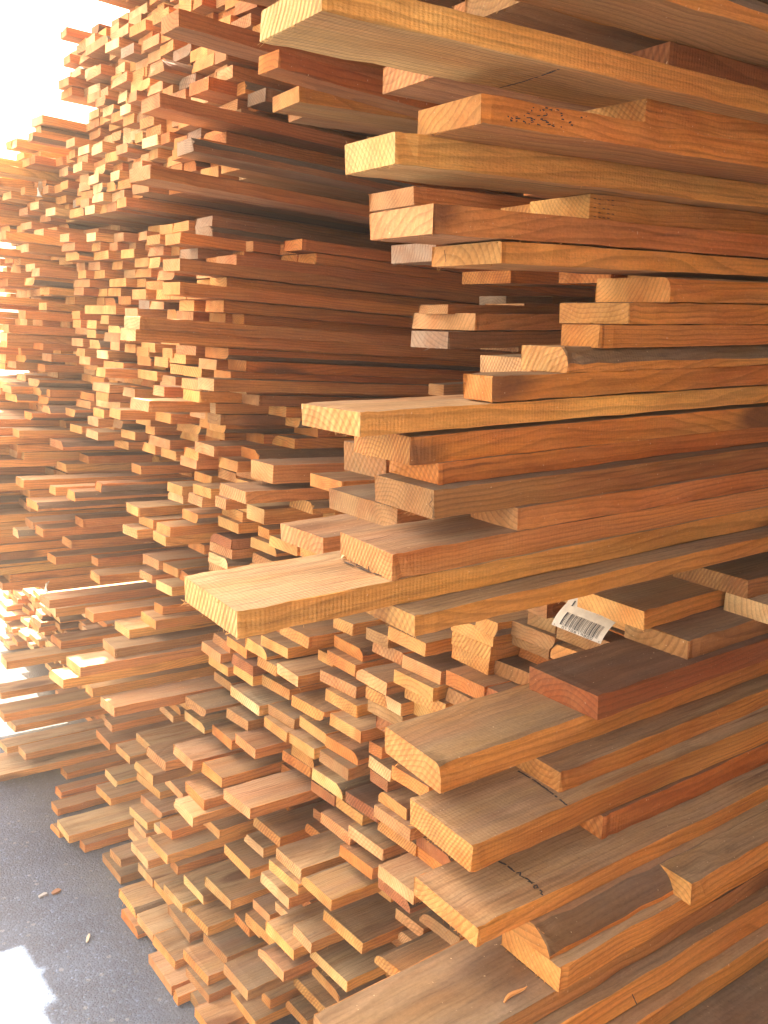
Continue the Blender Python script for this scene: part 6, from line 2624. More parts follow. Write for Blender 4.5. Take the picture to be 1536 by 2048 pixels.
B 567 3446 10201 99 24 3338 k f
B 432 3547 10201 84 24 3274 o f
B 593 3633 10203 120 24 3083 c f
B 442 3755 10203 122 24 3098 o f
B 604 3879 10203 100 24 3194 c f
B 844 3010 10458 107 24 3347 o fv
B 538 3119 10458 80 24 3259 o f
B 620 3202 10457 95 24 3175 y f
B 532 3299 10458 122 24 3234 y f
B 558 3423 10458 96 24 3206 y f
B 464 3521 10456 82 24 3183 p f
B 572 3605 10456 96 24 3052 y f
B 569 3704 10456 122 24 3334 o f
B 415 3828 10458 97 24 3235 y f
B 591 3928 10460 51 24 3163 o f
B 516 3023 10714 103 24 3322 y fv
B 577 3128 10711 120 24 3092 y fv
B 532 3250 10711 109 24 3171 k f
B 449 3362 10715 87 24 3100 y f
B 563 3452 10714 122 24 3119 y f
B 470 3577 10713 115 24 3119 c f
B 483 3694 10713 82 24 3115 y f
B 465 3778 10712 119 24 3259 y f
B 512 3900 10714 79 24 3246 y f
B 965 3017 10965 93 24 3208 y f
B 525 3192 10967 81 24 3060 o fv
B 534 3275 10966 121 24 3256 p f
B 477 3398 10969 93 24 3300 p f
B 419 3493 10967 83 24 3061 o f
B 489 3579 10966 94 24 3195 p f
B 456 3675 10966 90 24 3127 p f
B 406 3768 10968 109 24 3163 y f
B 445 3879 10967 100 24 3239 k f
B 971 3014 11222 124 24 3190 o fv
B 970 3140 11224 122 24 3241 k f
B 587 3265 11223 122 24 3076 c f
B 526 3389 11224 118 24 3178 y f
B 436 3510 11224 91 24 3297 p f
B 489 3604 11220 88 24 3342 c f
B 499 3693 11224 91 24 3222 y f
B 446 3787 11220 103 24 3074 y f
B 528 3892 11224 87 24 3306 o f
B 612 3134 11477 121 24 3339 o f
B 436 3257 11478 101 24 3326 y f
B 591 3361 11476 88 24 3321 y f
B 536 3451 11477 91 24 3217 p f
B 444 3545 11476 120 24 3087 y f
B 437 3667 11476 110 24 3251 p f
B 616 3779 11478 102 24 3259 y f
B 560 3884 11481 96 24 3230 y f
B 516 3133 11730 86 24 3218 c f
B 405 3222 11735 114 24 3145 y f
B 404 3338 11735 97 24 3223 o f
B 606 3437 11731 118 24 3232 y f
B 490 3558 11734 109 24 3101 o f
B 542 3670 11732 81 24 3204 y f
B 505 3753 11736 89 24 3186 p f
B 593 3845 11733 80 24 3248 k f
B 432 3927 11730 52 24 3228 p f
B 809 3011 11990 103 24 3225 o fv
B 566 3116 11990 92 24 3101 y f
B 462 3210 11991 84 24 3093 y f
B 421 3297 11989 116 24 3169 c f
B 505 3415 11991 104 24 3215 p f
B 406 3521 11988 82 24 3214 y f
B 411 3605 11986 80 24 3192 p f
B 466 3686 11987 118 24 3154 c f
B 530 3806 11989 87 24 3082 c f
B 412 3896 11990 83 24 3066 y f
B 529 3019 12243 116 24 3058 y fv
B 586 3138 12240 112 24 3055 p f
B 503 3252 12245 106 24 3232 y f
B 529 3361 12241 101 24 3327 o f
B 508 3463 12241 122 24 3104 k f
B 575 3588 12246 84 24 3079 p f
B 543 3674 12244 114 24 3159 k f
B 477 3791 12242 97 24 3261 p f
B 402 3890 12240 89 24 3292 p f
B 403 3047 12496 102 24 3275 k fv
B 447 3151 12498 116 24 3069 c f
B 441 3269 12499 89 24 3120 p f
B 584 3361 12495 112 24 3270 p f
B 493 3475 12499 106 24 3079 o f
B 493 3583 12496 111 24 3152 p f
B 406 3697 12500 99 24 3315 k f
B 549 3798 12495 90 24 3319 c f
B 504 3890 12496 89 24 3340 o f
B 470 3168 12754 117 24 3272 y f
B 569 3286 12750 99 24 3233 o f
B 452 3388 12752 82 24 3213 k f
B 558 3473 12754 117 24 3331 p f
B 454 3592 12754 118 24 3112 c f
B 477 3713 12753 108 24 3121 c f
B 616 3823 12754 120 24 3247 p f
B 939 3102 13009 80 24 3223 c f
B 983 3184 13006 99 24 3157 p f
B 982 3286 13007 81 24 3231 p f
B 558 3461 13008 91 24 3285 p fv
B 488 3554 13007 123 24 3085 y f
B 518 3680 13006 100 24 3261 p f
B 561 3782 13011 118 24 3295 y f
B 599 3902 13008 77 24 3114 y f
B 957 3060 13265 114 24 3179 o f
B 960 3177 13265 111 24 3343 c f
B 969 3290 13265 109 24 3281 y f
B 991 3401 13265 81 24 3076 y f
B 473 3485 13263 116 24 3102 y f
B 599 3603 13264 117 24 3325 p f
B 422 3722 13265 118 24 3238 y f
B 512 3842 13262 92 24 3061 y f
B 836 3116 13516 117 24 3335 y fv
B 871 3235 13518 96 24 3292 o f
B 909 3334 13518 106 24 3112 p f
B 472 3488 13516 104 24 3227 y f
B 429 3595 13517 85 24 3089 y f
B 440 3682 13517 93 24 3123 c f
B 541 3778 13518 89 24 3299 o f
B 409 3869 13518 88 24 3138 c f
B 917 3023 13775 39 24 3222 o fv
B 834 3162 13772 110 24 3241 p fv
B 887 3274 13774 110 24 3087 k f
B 883 3387 13772 117 24 3222 p f
B 550 3507 13773 83 24 3327 p f
B 608 3592 13770 110 24 3067 k f
B 554 3705 13775 112 24 3230 p f
B 506 3819 13771 98 24 3173 o f
B 429 3919 13770 60 24 3125 y f
B 1221 3027 14031 92 24 3168 c f
B 1048 3217 14027 94 24 3087 p f
B 1092 3313 14028 122 24 3106 o f
B 965 3438 14025 116 24 3313 p fv
B 1021 3556 14025 85 24 3230 y f
B 1117 3643 14027 82 24 3267 y f
B 1131 3727 14031 113 24 3198 c f
B 1130 3842 14029 98 24 3164 o f
B 1213 3023 14285 21 24 3245 p f
B 1148 3153 14285 112 24 3081 y f
B 1024 3267 14285 108 24 3054 p fv
B 1112 3378 14286 97 24 3159 y f
B 1154 3477 14284 105 24 3054 y f
B 1129 3584 14282 116 24 3288 c f
B 1123 3702 14283 52 24 3157 k f
B 1046 3872 14284 108 24 3264 k f
B 1068 3020 14537 118 24 3174 p f
B 1101 3235 14539 92 24 3335 c f
B 901 3329 14538 117 24 3148 p fv
B 1010 3448 14536 98 24 3259 c f
B 1115 3548 14539 92 24 3280 y f
B 1085 3642 14537 120 24 3258 o f
B 984 3764 14537 101 24 3138 y f
B 1184 3867 14535 91 24 3272 o f
B 1054 3020 14792 112 24 3208 o f
B 1042 3135 14791 109 24 3066 y f
B 904 3247 14793 94 24 3092 y fv
B 867 3343 14792 110 24 3171 c fv
B 1007 3455 14792 115 24 3341 y f
B 1105 3572 14791 115 24 3099 y f
B 1008 3689 14795 79 24 3073 p f
B 1110 3770 14790 88 24 3301 y f
B 1055 3861 14791 118 24 3126 y f
B 1030 3030 15047 99 24 3195 c f
B 992 3132 15048 97 24 3343 y f
B 887 3231 15047 30 24 3233 y fv
B 989 3387 15046 92 24 3096 p f
B 1036 3482 15049 120 24 3201 y f
B 1100 3605 15048 93 24 3094 o f
B 1108 3701 15051 111 24 3180 p f
B 1105 3814 15049 95 24 3060 o f
B 1044 3911 15049 69 24 3339 p f
B 896 3027 15305 102 24 3174 o fv
B 812 3131 15300 80 24 3315 y fv
B 1082 3214 15301 121 24 3255 p f
B 884 3337 15305 100 24 3102 y f
B 1080 3439 15300 113 24 3295 y f
B 1076 3554 15304 90 24 3149 p f
B 1157 3646 15305 84 24 3053 y f
B 1146 3732 15302 122 24 3249 y f
B 1155 3856 15304 92 24 3282 o f
B 817 3115 15555 90 24 3255 y f
B 1002 3207 15555 88 24 3229 k f
B 1070 3298 15555 84 24 3111 k f
B 1086 3385 15557 89 24 3064 c f
B 1016 3476 15560 98 24 3176 c f
B 1002 3577 15560 103 24 3327 o f
B 1083 3681 15559 96 24 3239 c f
B 1071 3780 15559 118 24 3247 o f
B 1161 3900 15558 79 24 3302 o f
B 851 3060 15815 88 24 3172 k f
B 887 3151 15814 121 24 3127 y f
B 1015 3274 15810 101 24 3140 p f
B 1063 3377 15810 94 24 3289 y f
B 1153 3473 15815 91 24 3282 p f
B 964 3567 15812 83 24 3234 y f
B 1152 3651 15810 100 24 3317 y f
B 986 3754 15814 87 24 3263 y f
B 1029 3844 15814 115 24 3095 c f
B 997 3064 16069 94 24 3082 y f
B 938 3160 16071 109 24 3257 y fv
B 1143 3272 16067 103 24 3077 y f
B 954 3377 16068 86 24 3211 c f
B 1061 3465 16069 111 24 3311 y f
B 1104 3578 16066 92 24 3197 y f
B 1032 3672 16067 114 24 3292 o f
B 964 3789 16065 105 24 3229 y f
B 1030 3896 16066 83 24 3226 o f
B 1034 3064 16323 97 24 3062 y f
B 953 3164 16322 111 24 3133 y f
B 986 3277 16322 119 24 3308 y f
B 1007 3398 16323 104 24 3104 y f
B 1153 3505 16325 83 24 3228 c f
B 1017 3590 16324 104 24 3167 o f
B 1072 3697 16323 113 24 3231 o f
B 1125 3812 16324 101 24 3327 p f
B 954 3915 16325 64 24 3285 c fv
B 910 3031 16580 83 24 3231 y fv
B 1042 3117 16578 76 24 3208 y f
B 791 3314 16579 100 24 3274 o fv
B 1097 3417 16580 102 24 3052 p f
B 1051 3521 16578 102 24 3139 p f
B 1069 3625 16581 90 24 3311 c f
B 1060 3717 16578 119 24 3149 k f
B 1097 3839 16579 109 24 3305 y f
B 994 3018 16835 79 24 3190 y fv
B 1106 3100 16836 93 24 3099 k f
B 982 3314 16835 100 24 3173 p f
B 979 3416 16831 101 24 3325 o f
B 1085 3519 16832 98 24 3134 y f
B 1006 3620 16836 80 24 3350 p f
B 1057 3702 16834 86 24 3193 y f
B 1062 3790 16832 121 24 3205 y f
B 1010 3913 16834 66 24 3253 c f
B 920 3032 17089 106 24 3330 y fv
B 968 3140 17089 95 24 3088 o f
B 960 3238 17086 124 24 3225 y fv
B 976 3364 17087 87 24 3262 c f
B 990 3453 17089 95 24 3341 c f
B 1165 3550 17086 33 24 3215 y f
B 1138 3659 17086 84 24 3150 y f
B 1070 3744 17089 80 24 3151 k f
B 1074 3827 17086 88 24 3156 y f
B 1054 3918 17085 62 24 3337 c f
B 870 3023 17341 112 24 3273 y fv
B 1003 3137 17345 112 24 3285 o f
B 978 3252 17342 39 24 3158 p f
B 851 3446 17341 96 24 3170 o f
B 994 3544 17341 87 24 3278 y f
B 1207 3634 17344 94 24 3118 p f
B 1135 3731 17343 122 24 3095 y f
B 1016 3855 17344 98 24 3159 c f
B 1028 3049 17601 102 24 3110 o f
B 983 3154 17597 93 24 3327 p f
B 1092 3249 17595 83 24 3340 y f
B 935 3458 17601 111 24 3084 y f
B 1088 3571 17600 103 24 3245 p f
B 1151 3677 17599 80 24 3193 p f
B 1031 3759 17598 83 24 3304 y f
B 987 3844 17601 112 24 3150 y f
B 1050 3025 17855 117 24 3111 p f
B 909 3144 17850 103 24 3084 p fv
B 1063 3248 17852 118 24 3288 y f
B 930 3368 17851 123 24 3107 y fv
B 1110 3494 17856 114 24 3179 p f
B 1136 3610 17855 114 24 3328 y f
B 1140 3726 17850 99 24 3246 y f
B 1120 3827 17851 93 24 3074 p f
B 1125 3923 17851 56 24 3337 y f
B 985 3011 18108 118 24 3319 y f
B 1034 3131 18110 90 24 3185 y f
B 1115 3223 18107 102 24 3170 o f
B 962 3413 18107 86 24 3259 y f
B 1139 3501 18108 104 24 3326 p f
B 1001 3608 18110 105 24 3324 y f
B 1050 3715 18109 83 24 3180 y f
B 1065 3800 18108 100 24 3307 k f
B 1040 3903 18109 77 24 3061 y f
B 1003 3133 18364 83 24 3289 k f
B 1018 3218 18365 100 24 3159 y f
B 1044 3443 18362 93 24 3301 p f
B 1085 3538 18365 87 24 3333 o f
B 981 3628 18364 106 24 3100 o f
B 1137 3736 18365 80 24 3332 o f
B 988 3818 18365 104 24 3190 p f
B 1150 3924 18365 55 24 3084 p f
B 925 3071 18620 102 24 3217 c f
B 1081 3175 18619 115 24 3058 y f
B 986 3292 18616 115 24 3343 p f
B 951 3410 18619 88 24 3275 y f
B 1097 3500 18617 90 24 3171 p f
B 979 3592 18619 84 24 3215 y f
B 953 3679 18621 81 24 3091 y f
B 1119 3763 18619 89 24 3230 y f
B 1155 3854 18617 99 24 3125 p f
B 896 3020 18873 90 24 3144 p fv
B 948 3113 18871 94 24 3286 y f
B 1063 3209 18875 80 24 3067 o f
B 1046 3291 18873 111 24 3337 k f
B 1159 3404 18871 87 24 3210 k f
B 1113 3494 18872 121 24 3203 y f
B 1030 3617 18871 87 24 3265 o f
B 1107 3707 18874 115 24 3331 p f
B 1123 3823 18873 109 24 3312 y f
B 1076 3029 19126 123 24 3199 k fv
B 984 3154 19126 84 24 3099 y fv
B 1163 3240 19130 106 24 3277 y f
B 1030 3348 19128 90 24 3291 o f
B 1097 3440 19127 105 24 3221 p f
B 1094 3548 19127 83 24 3244 o f
B 899 3633 19129 81 24 3334 p f
B 1033 3716 19128 121 24 3144 p f
B 1095 3839 19129 86 24 3074 y f
B 1140 3927 19130 52 24 3135 o f
B 1153 3031 19383 118 24 3221 p fv
B 1162 3152 19385 90 24 3186 k f
B 1055 3244 19382 89 24 3186 y fv
B 957 3336 19385 113 24 3174 k fv
B 973 3451 19382 97 24 3132 y f
B 947 3550 19381 98 24 3176 y f
B 1106 3650 19382 110 24 3313 y f
B 996 3762 19382 105 24 3085 y f
B 958 3870 19384 110 24 3193 o f
B 1181 3012 19638 58 24 3064 o f
B 1046 3154 19639 85 24 3067 c fv
B 994 3241 19639 118 24 3154 k fv
B 1082 3362 19636 122 24 3163 y f
B 1061 3486 19636 44 24 3227 k f
B 918 3610 19635 80 24 3154 y f
B 945 3692 19640 116 24 3315 y f
B 952 3810 19637 92 24 3296 p f
B 1094 3905 19639 74 24 3325 y f
B 1047 3041 19895 100 24 3346 o f
B 1021 3143 19893 38 24 3186 y f
B 1151 3265 19895 108 24 3265 c f
B 957 3375 19892 89 24 3318 k fv
B 1143 3466 19894 82 24 3124 y f
B 1069 3628 19896 87 24 3120 o f
B 975 3717 19896 94 24 3206 o f
B 1054 3813 19892 117 24 3075 y f
B 1199 3027 20150 94 24 3335 p f
B 1006 3123 20148 108 24 3067 y fv
B 1124 3233 20147 106 24 3290 p f
B 985 3341 20146 121 24 3112 o f
B 1059 3464 20150 124 24 3191 y f
B 945 3668 20151 120 24 3053 o f
B 1005 3791 20149 103 24 3055 p f
B 1068 3896 20148 83 24 3160 p f
B 973 3055 20404 89 24 3202 y fv
B 1048 3212 20404 52 24 3199 y f
B 992 3305 20401 104 24 3165 y f
B 913 3412 20402 102 24 3122 c fv
B 1043 3516 20402 63 24 3298 c f
B 913 3659 20402 116 24 3094 y f
B 956 3777 20403 89 24 3122 p f
B 1045 3869 20404 91 24 3078 y f
B 1031 3025 20660 99 24 3214 y f
B 1088 3126 20661 79 24 3270 c f
B 965 3208 20658 116 24 3321 y fv
B 862 3430 20656 94 24 3274 y f
B 902 3526 20660 111 24 3135 o f
B 1075 3640 20656 111 24 3257 o f
B 1122 3753 20660 87 24 3298 y f
B 1046 3842 20656 105 24 3099 y f
B 981 3023 20916 101 24 3343 p f
B 1104 3126 20913 87 24 3266 o f
B 993 3315 20912 119 24 3158 o f
B 889 3436 20914 88 24 3158 c f
B 1041 3526 20910 103 24 3150 o f
B 1081 3631 20910 107 24 3278 y f
B 960 3739 20911 87 24 3277 y f
B 1054 3829 20916 89 24 3077 y f
B 1073 3920 20911 59 24 3109 o f
B 960 3028 21168 58 24 3172 o fv
B 895 3137 21168 103 24 3317 o fv
B 935 3343 21165 81 24 3281 y f
B 990 3426 21166 86 24 3171 o f
B 950 3624 21169 87 24 3243 y f
B 1002 3714 21168 123 24 3341 y f
B 1087 3839 21171 92 24 3255 y f
B 1030 3014 21426 119 24 3346 p f
B 926 3135 21424 79 24 3194 y fv
B 941 3217 21421 119 24 3137 p f
B 940 3338 21420 108 24 3163 y f
B 1054 3449 21424 97 24 3136 y f
B 892 3548 21424 81 24 3160 y f
B 954 3631 21424 90 24 3125 y f
B 1064 3723 21421 100 24 3127 o f
B 1028 3825 21422 123 24 3164 c f
B 1060 3049 21681 104 24 3293 y f
B 996 3220 21675 118 24 3190 p f
B 1155 3341 21675 99 24 3263 p f
B 1088 3442 21678 80 24 3296 k f
B 1001 3524 21678 114 24 3191 p f
B 1096 3641 21678 107 24 3077 y f
B 1145 3750 21679 124 24 3327 k f
B 1053 3876 21681 103 24 3198 o f
B 1048 3068 21936 112 24 3301 o f
B 946 3182 21933 81 24 3147 y f
B 892 3266 21931 118 24 3081 y f
B 1030 3387 21930 84 24 3060 o f
B 980 3473 21934 109 24 3305 y f
B 1038 3584 21934 97 24 3287 y f
B 1066 3684 21932 120 24 3121 o f
B 1075 3806 21934 94 24 3338 y f
B 1040 3902 21934 77 24 3195 p f
B 1320 3956 31 95 24 3086 p s
B 1311 4053 35 108 24 3282 y s
B 1280 4163 35 103 24 3127 y s
B 1259 4269 35 106 24 3142 y s
B 1339 4377 34 115 24 3280 c s
B 1205 4604 31 96 24 3227 k s
B 1263 4702 35 114 24 3302 o s
B 1294 3947 261 91 24 3195 o s
B 1252 4040 256 90 24 3350 p s
B 1314 4132 261 112 24 3169 p s
B 1273 4247 258 104 24 3090 p s
B 1281 4353 258 112 24 3206 k s
B 1229 4467 256 107 24 3121 o sv
B 1266 4576 256 106 24 3053 y s
B 1275 4685 260 99 24 3268 p s
B 1343 3956 511 112 24 3194 c s
B 1281 4071 516 92 24 3100 y s
B 1281 4165 515 91 24 3064 c s
B 1263 4259 513 104 24 3184 y s
B 1340 4365 512 114 24 3094 k s
B 1283 4481 513 104 24 3125 k s
B 1333 4587 514 102 24 3176 y s
B 1273 4692 513 112 24 3125 c s
B 1283 3944 768 113 24 3332 o s
B 1261 4060 770 118 24 3121 y s
B 1334 4180 770 92 24 3140 y s
B 1280 4274 765 101 24 3317 o s
B 1293 4378 770 114 24 3285 y s
B 1237 4494 767 119 24 3255 c s
B 1240 4615 770 105 24 3178 p s
B 1264 4723 771 104 24 3105 o s
B 1320 3955 1022 105 24 3262 p s
B 1278 4063 1024 97 24 3112 y s
B 1211 4162 1026 93 24 3162 c s
B 1273 4257 1022 90 24 3269 p s
B 1301 4349 1023 105 24 3084 y s
B 1230 4565 1024 94 24 3340 k s
B 1332 4661 1023 96 24 3142 p s
B 1330 4759 1023 70 24 3309 c s
B 1330 3957 1278 92 24 3319 o s
B 1182 4052 1278 118 24 3267 p s
B 1211 4172 1281 95 24 3276 y s
B 1208 4269 1280 102 24 3162 y s
B 1302 4373 1280 114 24 3119 y s
B 1311 4489 1276 108 24 3083 y s
B 1260 4600 1279 112 24 3106 y s
B 1303 4713 1278 111 24 3269 p s
B 1198 3950 1531 101 24 3063 o s
B 1233 4053 1534 104 24 3164 o s
B 1271 4266 1531 91 24 3150 k s
B 1312 4477 1532 25 24 3138 y s
B 1295 4608 1534 119 24 3167 c s
B 1300 4729 1535 94 24 3102 y s
B 1207 3951 1786 37 24 3171 c s
B 1246 4133 1785 102 24 3150 y s
B 1246 4238 1790 101 24 3332 o s
B 1329 4341 1788 124 24 3173 o s
B 1292 4572 1789 23 24 3272 o s
B 1290 4718 1789 48 24 3221 p s
B 1276 3944 2042 110 24 3228 o s
B 1225 4056 2045 109 24 3122 p s
B 1349 4167 2042 118 24 3058 k s
B 1344 4287 2040 115 24 3142 o s
B 1334 4405 2045 31 24 3107 o s
B 1297 4564 2042 90 24 3348 y s
B 1275 4657 2045 119 24 3175 y s
B 1342 4778 2044 51 24 3194 p s
B 1254 3955 2297 113 24 3211 y s
B 1341 4070 2297 104 24 3051 c s
B 1295 4177 2295 92 24 3133 k s
B 1320 4272 2299 96 24 3138 o s
B 1324 4370 2298 102 24 3179 c s
B 1319 4474 2300 47 24 3161 c s
B 1278 4615 2296 110 24 3285 y s
B 1273 4727 2300 90 24 3094 k s
B 1170 3958 2553 102 24 3167 o sv
B 1275 4062 2551 118 24 3288 y s
B 1340 4183 2554 116 24 3236 p s
B 1275 4302 2554 99 24 3153 y s
B 1290 4403 2553 93 24 3255 p s
B 1258 4499 2555 109 24 3168 k s
B 1332 4610 2550 95 24 3216 c s
B 1275 4707 2551 101 24 3060 p s
B 1171 3946 2809 119 24 3196 p s
B 1311 4068 2807 119 24 3075 c s
B 1265 4189 2811 100 24 3349 y s
B 1273 4291 2810 89 24 3051 y s
B 1325 4383 2810 108 24 3336 k s
B 1313 4493 2808 115 24 3223 y s
B 1265 4610 2806 104 24 3268 y s
B 1318 4717 2809 96 24 3221 y s
B 1218 3961 3065 110 24 3139 o s
B 1273 4073 3060 90 24 3217 o s
B 1293 4166 3065 97 24 3301 y s
B 1252 4266 3061 74 24 3053 y s
B 1318 4458 3063 93 24 3184 y s
B 1288 4553 3063 94 24 3196 y s
B 1331 4650 3063 98 24 3121 y s
B 1288 4750 3060 79 24 3136 k s
B 1226 3997 3321 90 24 3311 y s
B 1319 4089 3316 94 24 3121 y s
B 1288 4186 3316 107 24 3214 p s
B 1343 4295 3321 92 24 3087 o s
B 1305 4389 3317 117 24 3148 y s
B 1317 4508 3318 96 24 3061 y s
B 1254 4607 3319 98 24 3243 p s
B 1300 4708 3321 103 24 3174 o s
A 1038 790 7000 100 24 2600 y n
A 957 900 7000 100 24 2600 b n
A 1145 790 7255 100 24 2600 o n
A 1124 900 7255 100 24 2600 k n
A 1019 790 7510 100 24 2600 y n
A 1156 900 7510 100 24 2600 y n
A 1014 790 7765 100 24 2600 y n
A 916 900 7765 100 24 2600 p n
A 1193 790 8020 100 24 2600 p n
A 894 900 8020 100 24 2600 y n
A 1177 790 8275 100 24 2600 y n
A 1120 900 8275 100 24 2600 o n
A 929 790 8530 100 24 2600 y n
A 1014 900 8530 100 24 2600 o n
A 1034 790 8785 100 24 2600 o n
A 1077 900 8785 100 24 2600 p n
A 878 790 9040 100 24 2600 y n
A 1193 900 9040 100 24 2600 y n
A 956 790 9295 100 24 2600 k n
A 858 900 9295 100 24 2600 y n
A 969 790 9550 100 24 2600 o n
A 1048 900 9550 100 24 2600 b n
A 1092 790 9805 100 24 2600 o n
A 1197 900 9805 100 24 2600 y n
A 947 790 10060 100 24 2600 p n
A 1054 900 10060 100 24 2600 o n
A 1198 790 10315 100 24 2600 o n
A 1104 900 10315 100 24 2600 y n
A 997 790 10570 100 24 2600 o n
A 1032 900 10570 100 24 2600 k n
A 1163 790 10825 100 24 2600 o n
A 1055 900 10825 100 24 2600 o n
A 1044 790 11080 100 24 2600 o nv
A 1185 900 11080 100 24 2600 p n
A 1094 790 11335 100 24 2600 o n
A 1074 900 11335 100 24 2600 o n
A 999 790 11590 100 24 2600 y nv
A 968 790 11845 100 24 2600 b n
A 1009 900 11845 100 24 2600 y n
A 1533 790 12100 100 24 2600 o n
A 1408 900 12100 100 24 2600 b n
A 1528 790 12355 100 24 2600 p n
A 1546 900 12355 100 24 2600 y n
A 1541 790 12610 100 24 2600 y n
A 1315 900 12610 100 24 2600 y n
A 1435 790 12865 100 24 2600 o n
A 1465 900 12865 100 24 2600 o n
A 1372 790 13120 100 24 2600 o n
A 1602 900 13120 100 24 2600 y n
A 1602 790 13375 100 24 2600 k n
A 1406 900 13375 100 24 2600 o n
A 1075 790 13885 100 24 2600 y n
A 1171 900 13885 100 24 2600 o n
A 1112 900 14140 100 24 2600 y n
A 1086 900 14395 100 24 2600 o n
A 1025 790 14650 100 24 2600 o n
A 941 900 14650 100 24 2600 b n
A 1118 790 14905 100 24 2600 y n
A 1086 900 14905 100 24 2600 y n
A 906 790 15160 100 24 2600 k n
A 1284 790 15415 100 24 2600 o n
A 1305 900 15415 100 24 2600 y n
A 1303 790 15670 100 24 2600 y n
A 1347 900 15670 100 24 2600 k n
A 1268 790 15925 100 24 2600 o n
A 1394 900 15925 100 24 2600 o n
A 1427 790 16180 100 24 2600 y n
A 1265 900 16180 100 24 2600 o n
A 1060 790 16435 100 24 2600 o n
A 891 790 16690 100 24 2600 o n
A 1096 900 16690 100 24 2600 y n
A 1129 790 16945 100 24 2600 o n
A 1016 900 16945 100 24 2600 o n
A 1133 790 17200 100 24 2600 k n
A 913 900 17200 100 24 2600 y nv
A 854 790 17455 100 24 2600 o n
A 1016 900 17455 100 24 2600 p n
A 1163 790 17710 100 24 2600 k n
A 867 900 17710 100 24 2600 k n
A 1044 790 17965 100 24 2600 o n
A 1164 900 17965 100 24 2600 p n
A 946 900 18220 100 24 2600 y n
A 1192 900 18475 100 24 2600 o n
A 1151 790 18730 100 24 2600 p n
A 1039 900 18730 100 24 2600 o n
A 1081 900 18985 100 24 2600 y n
A 1132 900 19240 100 24 2600 y n
A 1186 790 19495 100 24 2600 p n
A 1110 900 19495 100 24 2600 o n
A 1039 790 19750 100 24 2600 o n
A 1129 900 19750 100 24 2600 o n
A 960 790 20005 100 24 2600 y n
A 908 900 20005 100 24 2600 y n
A 1111 790 20260 100 24 2600 p n
A 921 900 20260 100 24 2600 p n
A 1072 790 20515 100 24 2600 o n
A 1159 900 20515 100 24 2600 o n
A 1135 790 20770 100 24 2600 y n
A 1011 900 20770 100 24 2600 o n
A 878 477 200 110 24 2700 y n
A 895 619 200 110 24 2700 o n
A 858 495 455 110 24 2700 p n
A 923 614 455 110 24 2700 b n
A 902 463 710 110 24 2700 o n
A 973 628 710 110 24 2700 y n
A 946 494 965 110 24 2700 y n
A 805 626 965 110 24 2700 o n
A 856 478 1220 110 24 2700 k n
A 902 618 1220 110 24 2700 y n
A 866 494 1475 110 24 2700 o n
A 898 609 1475 110 24 2700 p n
A 1000 456 1730 110 24 2700 o n
A 1003 620 1730 110 24 2700 o n
A 904 486 1985 110 24 2700 k n
A 820 614 1985 110 24 2700 o n
A 905 493 2240 110 24 2700 y n
A 918 603 2240 110 24 2700 b n
A 822 484 2495 110 24 2700 o n
A 831 611 2495 110 24 2700 p n
A 886 453 2750 110 24 2700 o n
A 888 629 2750 110 24 2700 p n
A 968 470 3005 110 24 2700 b n
A 1019 605 3005 110 24 2700 p n
A 937 454 3260 110 24 2700 b n
A 1014 618 3260 110 24 2700 o n
A 926 457 3515 110 24 2700 o n
A 990 606 3515 110 24 2700 y n
A 873 470 3770 110 24 2700 o n
A 921 619 3770 110 24 2700 y n
A 950 451 4025 110 24 2700 y n
A 1049 617 4025 110 24 2700 o n
A 915 473 4280 110 24 2700 y n
A 824 629 4280 110 24 2700 p n
A 1006 497 4535 110 24 2700 y n
A 952 613 4535 110 24 2700 b n
A 960 460 4790 110 24 2700 p n
A 845 618 4790 110 24 2700 y n
A 921 464 5045 110 24 2700 o n
A 838 622 5045 110 24 2700 b n
A 897 473 5300 110 24 2700 y n
A 852 624 5300 110 24 2700 b n
A 932 459 5555 110 24 2700 b n
A 982 604 5555 110 24 2700 o n
A 977 487 5810 110 24 2700 y n
A 1043 613 5810 110 24 2700 y n
A 891 483 6065 110 24 2700 y n
A 831 612 6065 110 24 2700 o n
A 872 484 6320 110 24 2700 y n
A 924 605 6320 110 24 2700 b n
A 865 483 6575 110 24 2700 p n
A 1008 610 6575 110 24 2700 k n
A 809 480 6830 110 24 2700 o n
A 859 619 6830 110 24 2700 y n
A 965 464 7085 110 24 2700 k n
A 831 609 7085 110 24 2700 b n
A 1027 495 7340 110 24 2700 y n
A 1016 606 7340 110 24 2700 b n
A 863 461 7595 110 24 2700 k n
A 961 622 7595 110 24 2700 b n
A 937 469 7850 110 24 2700 o n
A 855 604 7850 110 24 2700 y n
A 983 450 8105 110 24 2700 k n
A 986 617 8105 110 24 2700 k n
A 986 497 8360 110 24 2700 y n
A 802 618 8360 110 24 2700 b n
A 966 460 8615 110 24 2700 o n
A 1031 624 8615 110 24 2700 o n
A 1108 700 9200 85 24 2400 o n
A 1065 700 9455 85 24 2400 y n
A 1146 700 9710 85 24 2400 b n
A 1204 700 9965 85 24 2400 y n
A 1084 700 10220 85 24 2400 o n
A 1048 700 10475 85 24 2400 y n
A 1197 700 10730 85 24 2400 o n
A 1109 700 10985 85 24 2400 k n
A 1117 700 11240 85 24 2400 o n
A 1055 700 11750 85 24 2400 p n
A 1530 700 12770 85 24 2400 b n
A 1506 700 13025 85 24 2400 p n
A 1063 700 17615 85 24 2400 o n
A 1214 700 17870 85 24 2400 o n
A 1186 700 18125 85 24 2400 k n
A 1133 700 18380 85 24 2400 o n
A 1139 700 18635 85 24 2400 o n
A 1232 700 18890 85 24 2400 p n
A 1199 700 19145 85 24 2400 y n
A 1282 700 19400 85 24 2400 o n
A 1237 700 19655 85 24 2400 b n
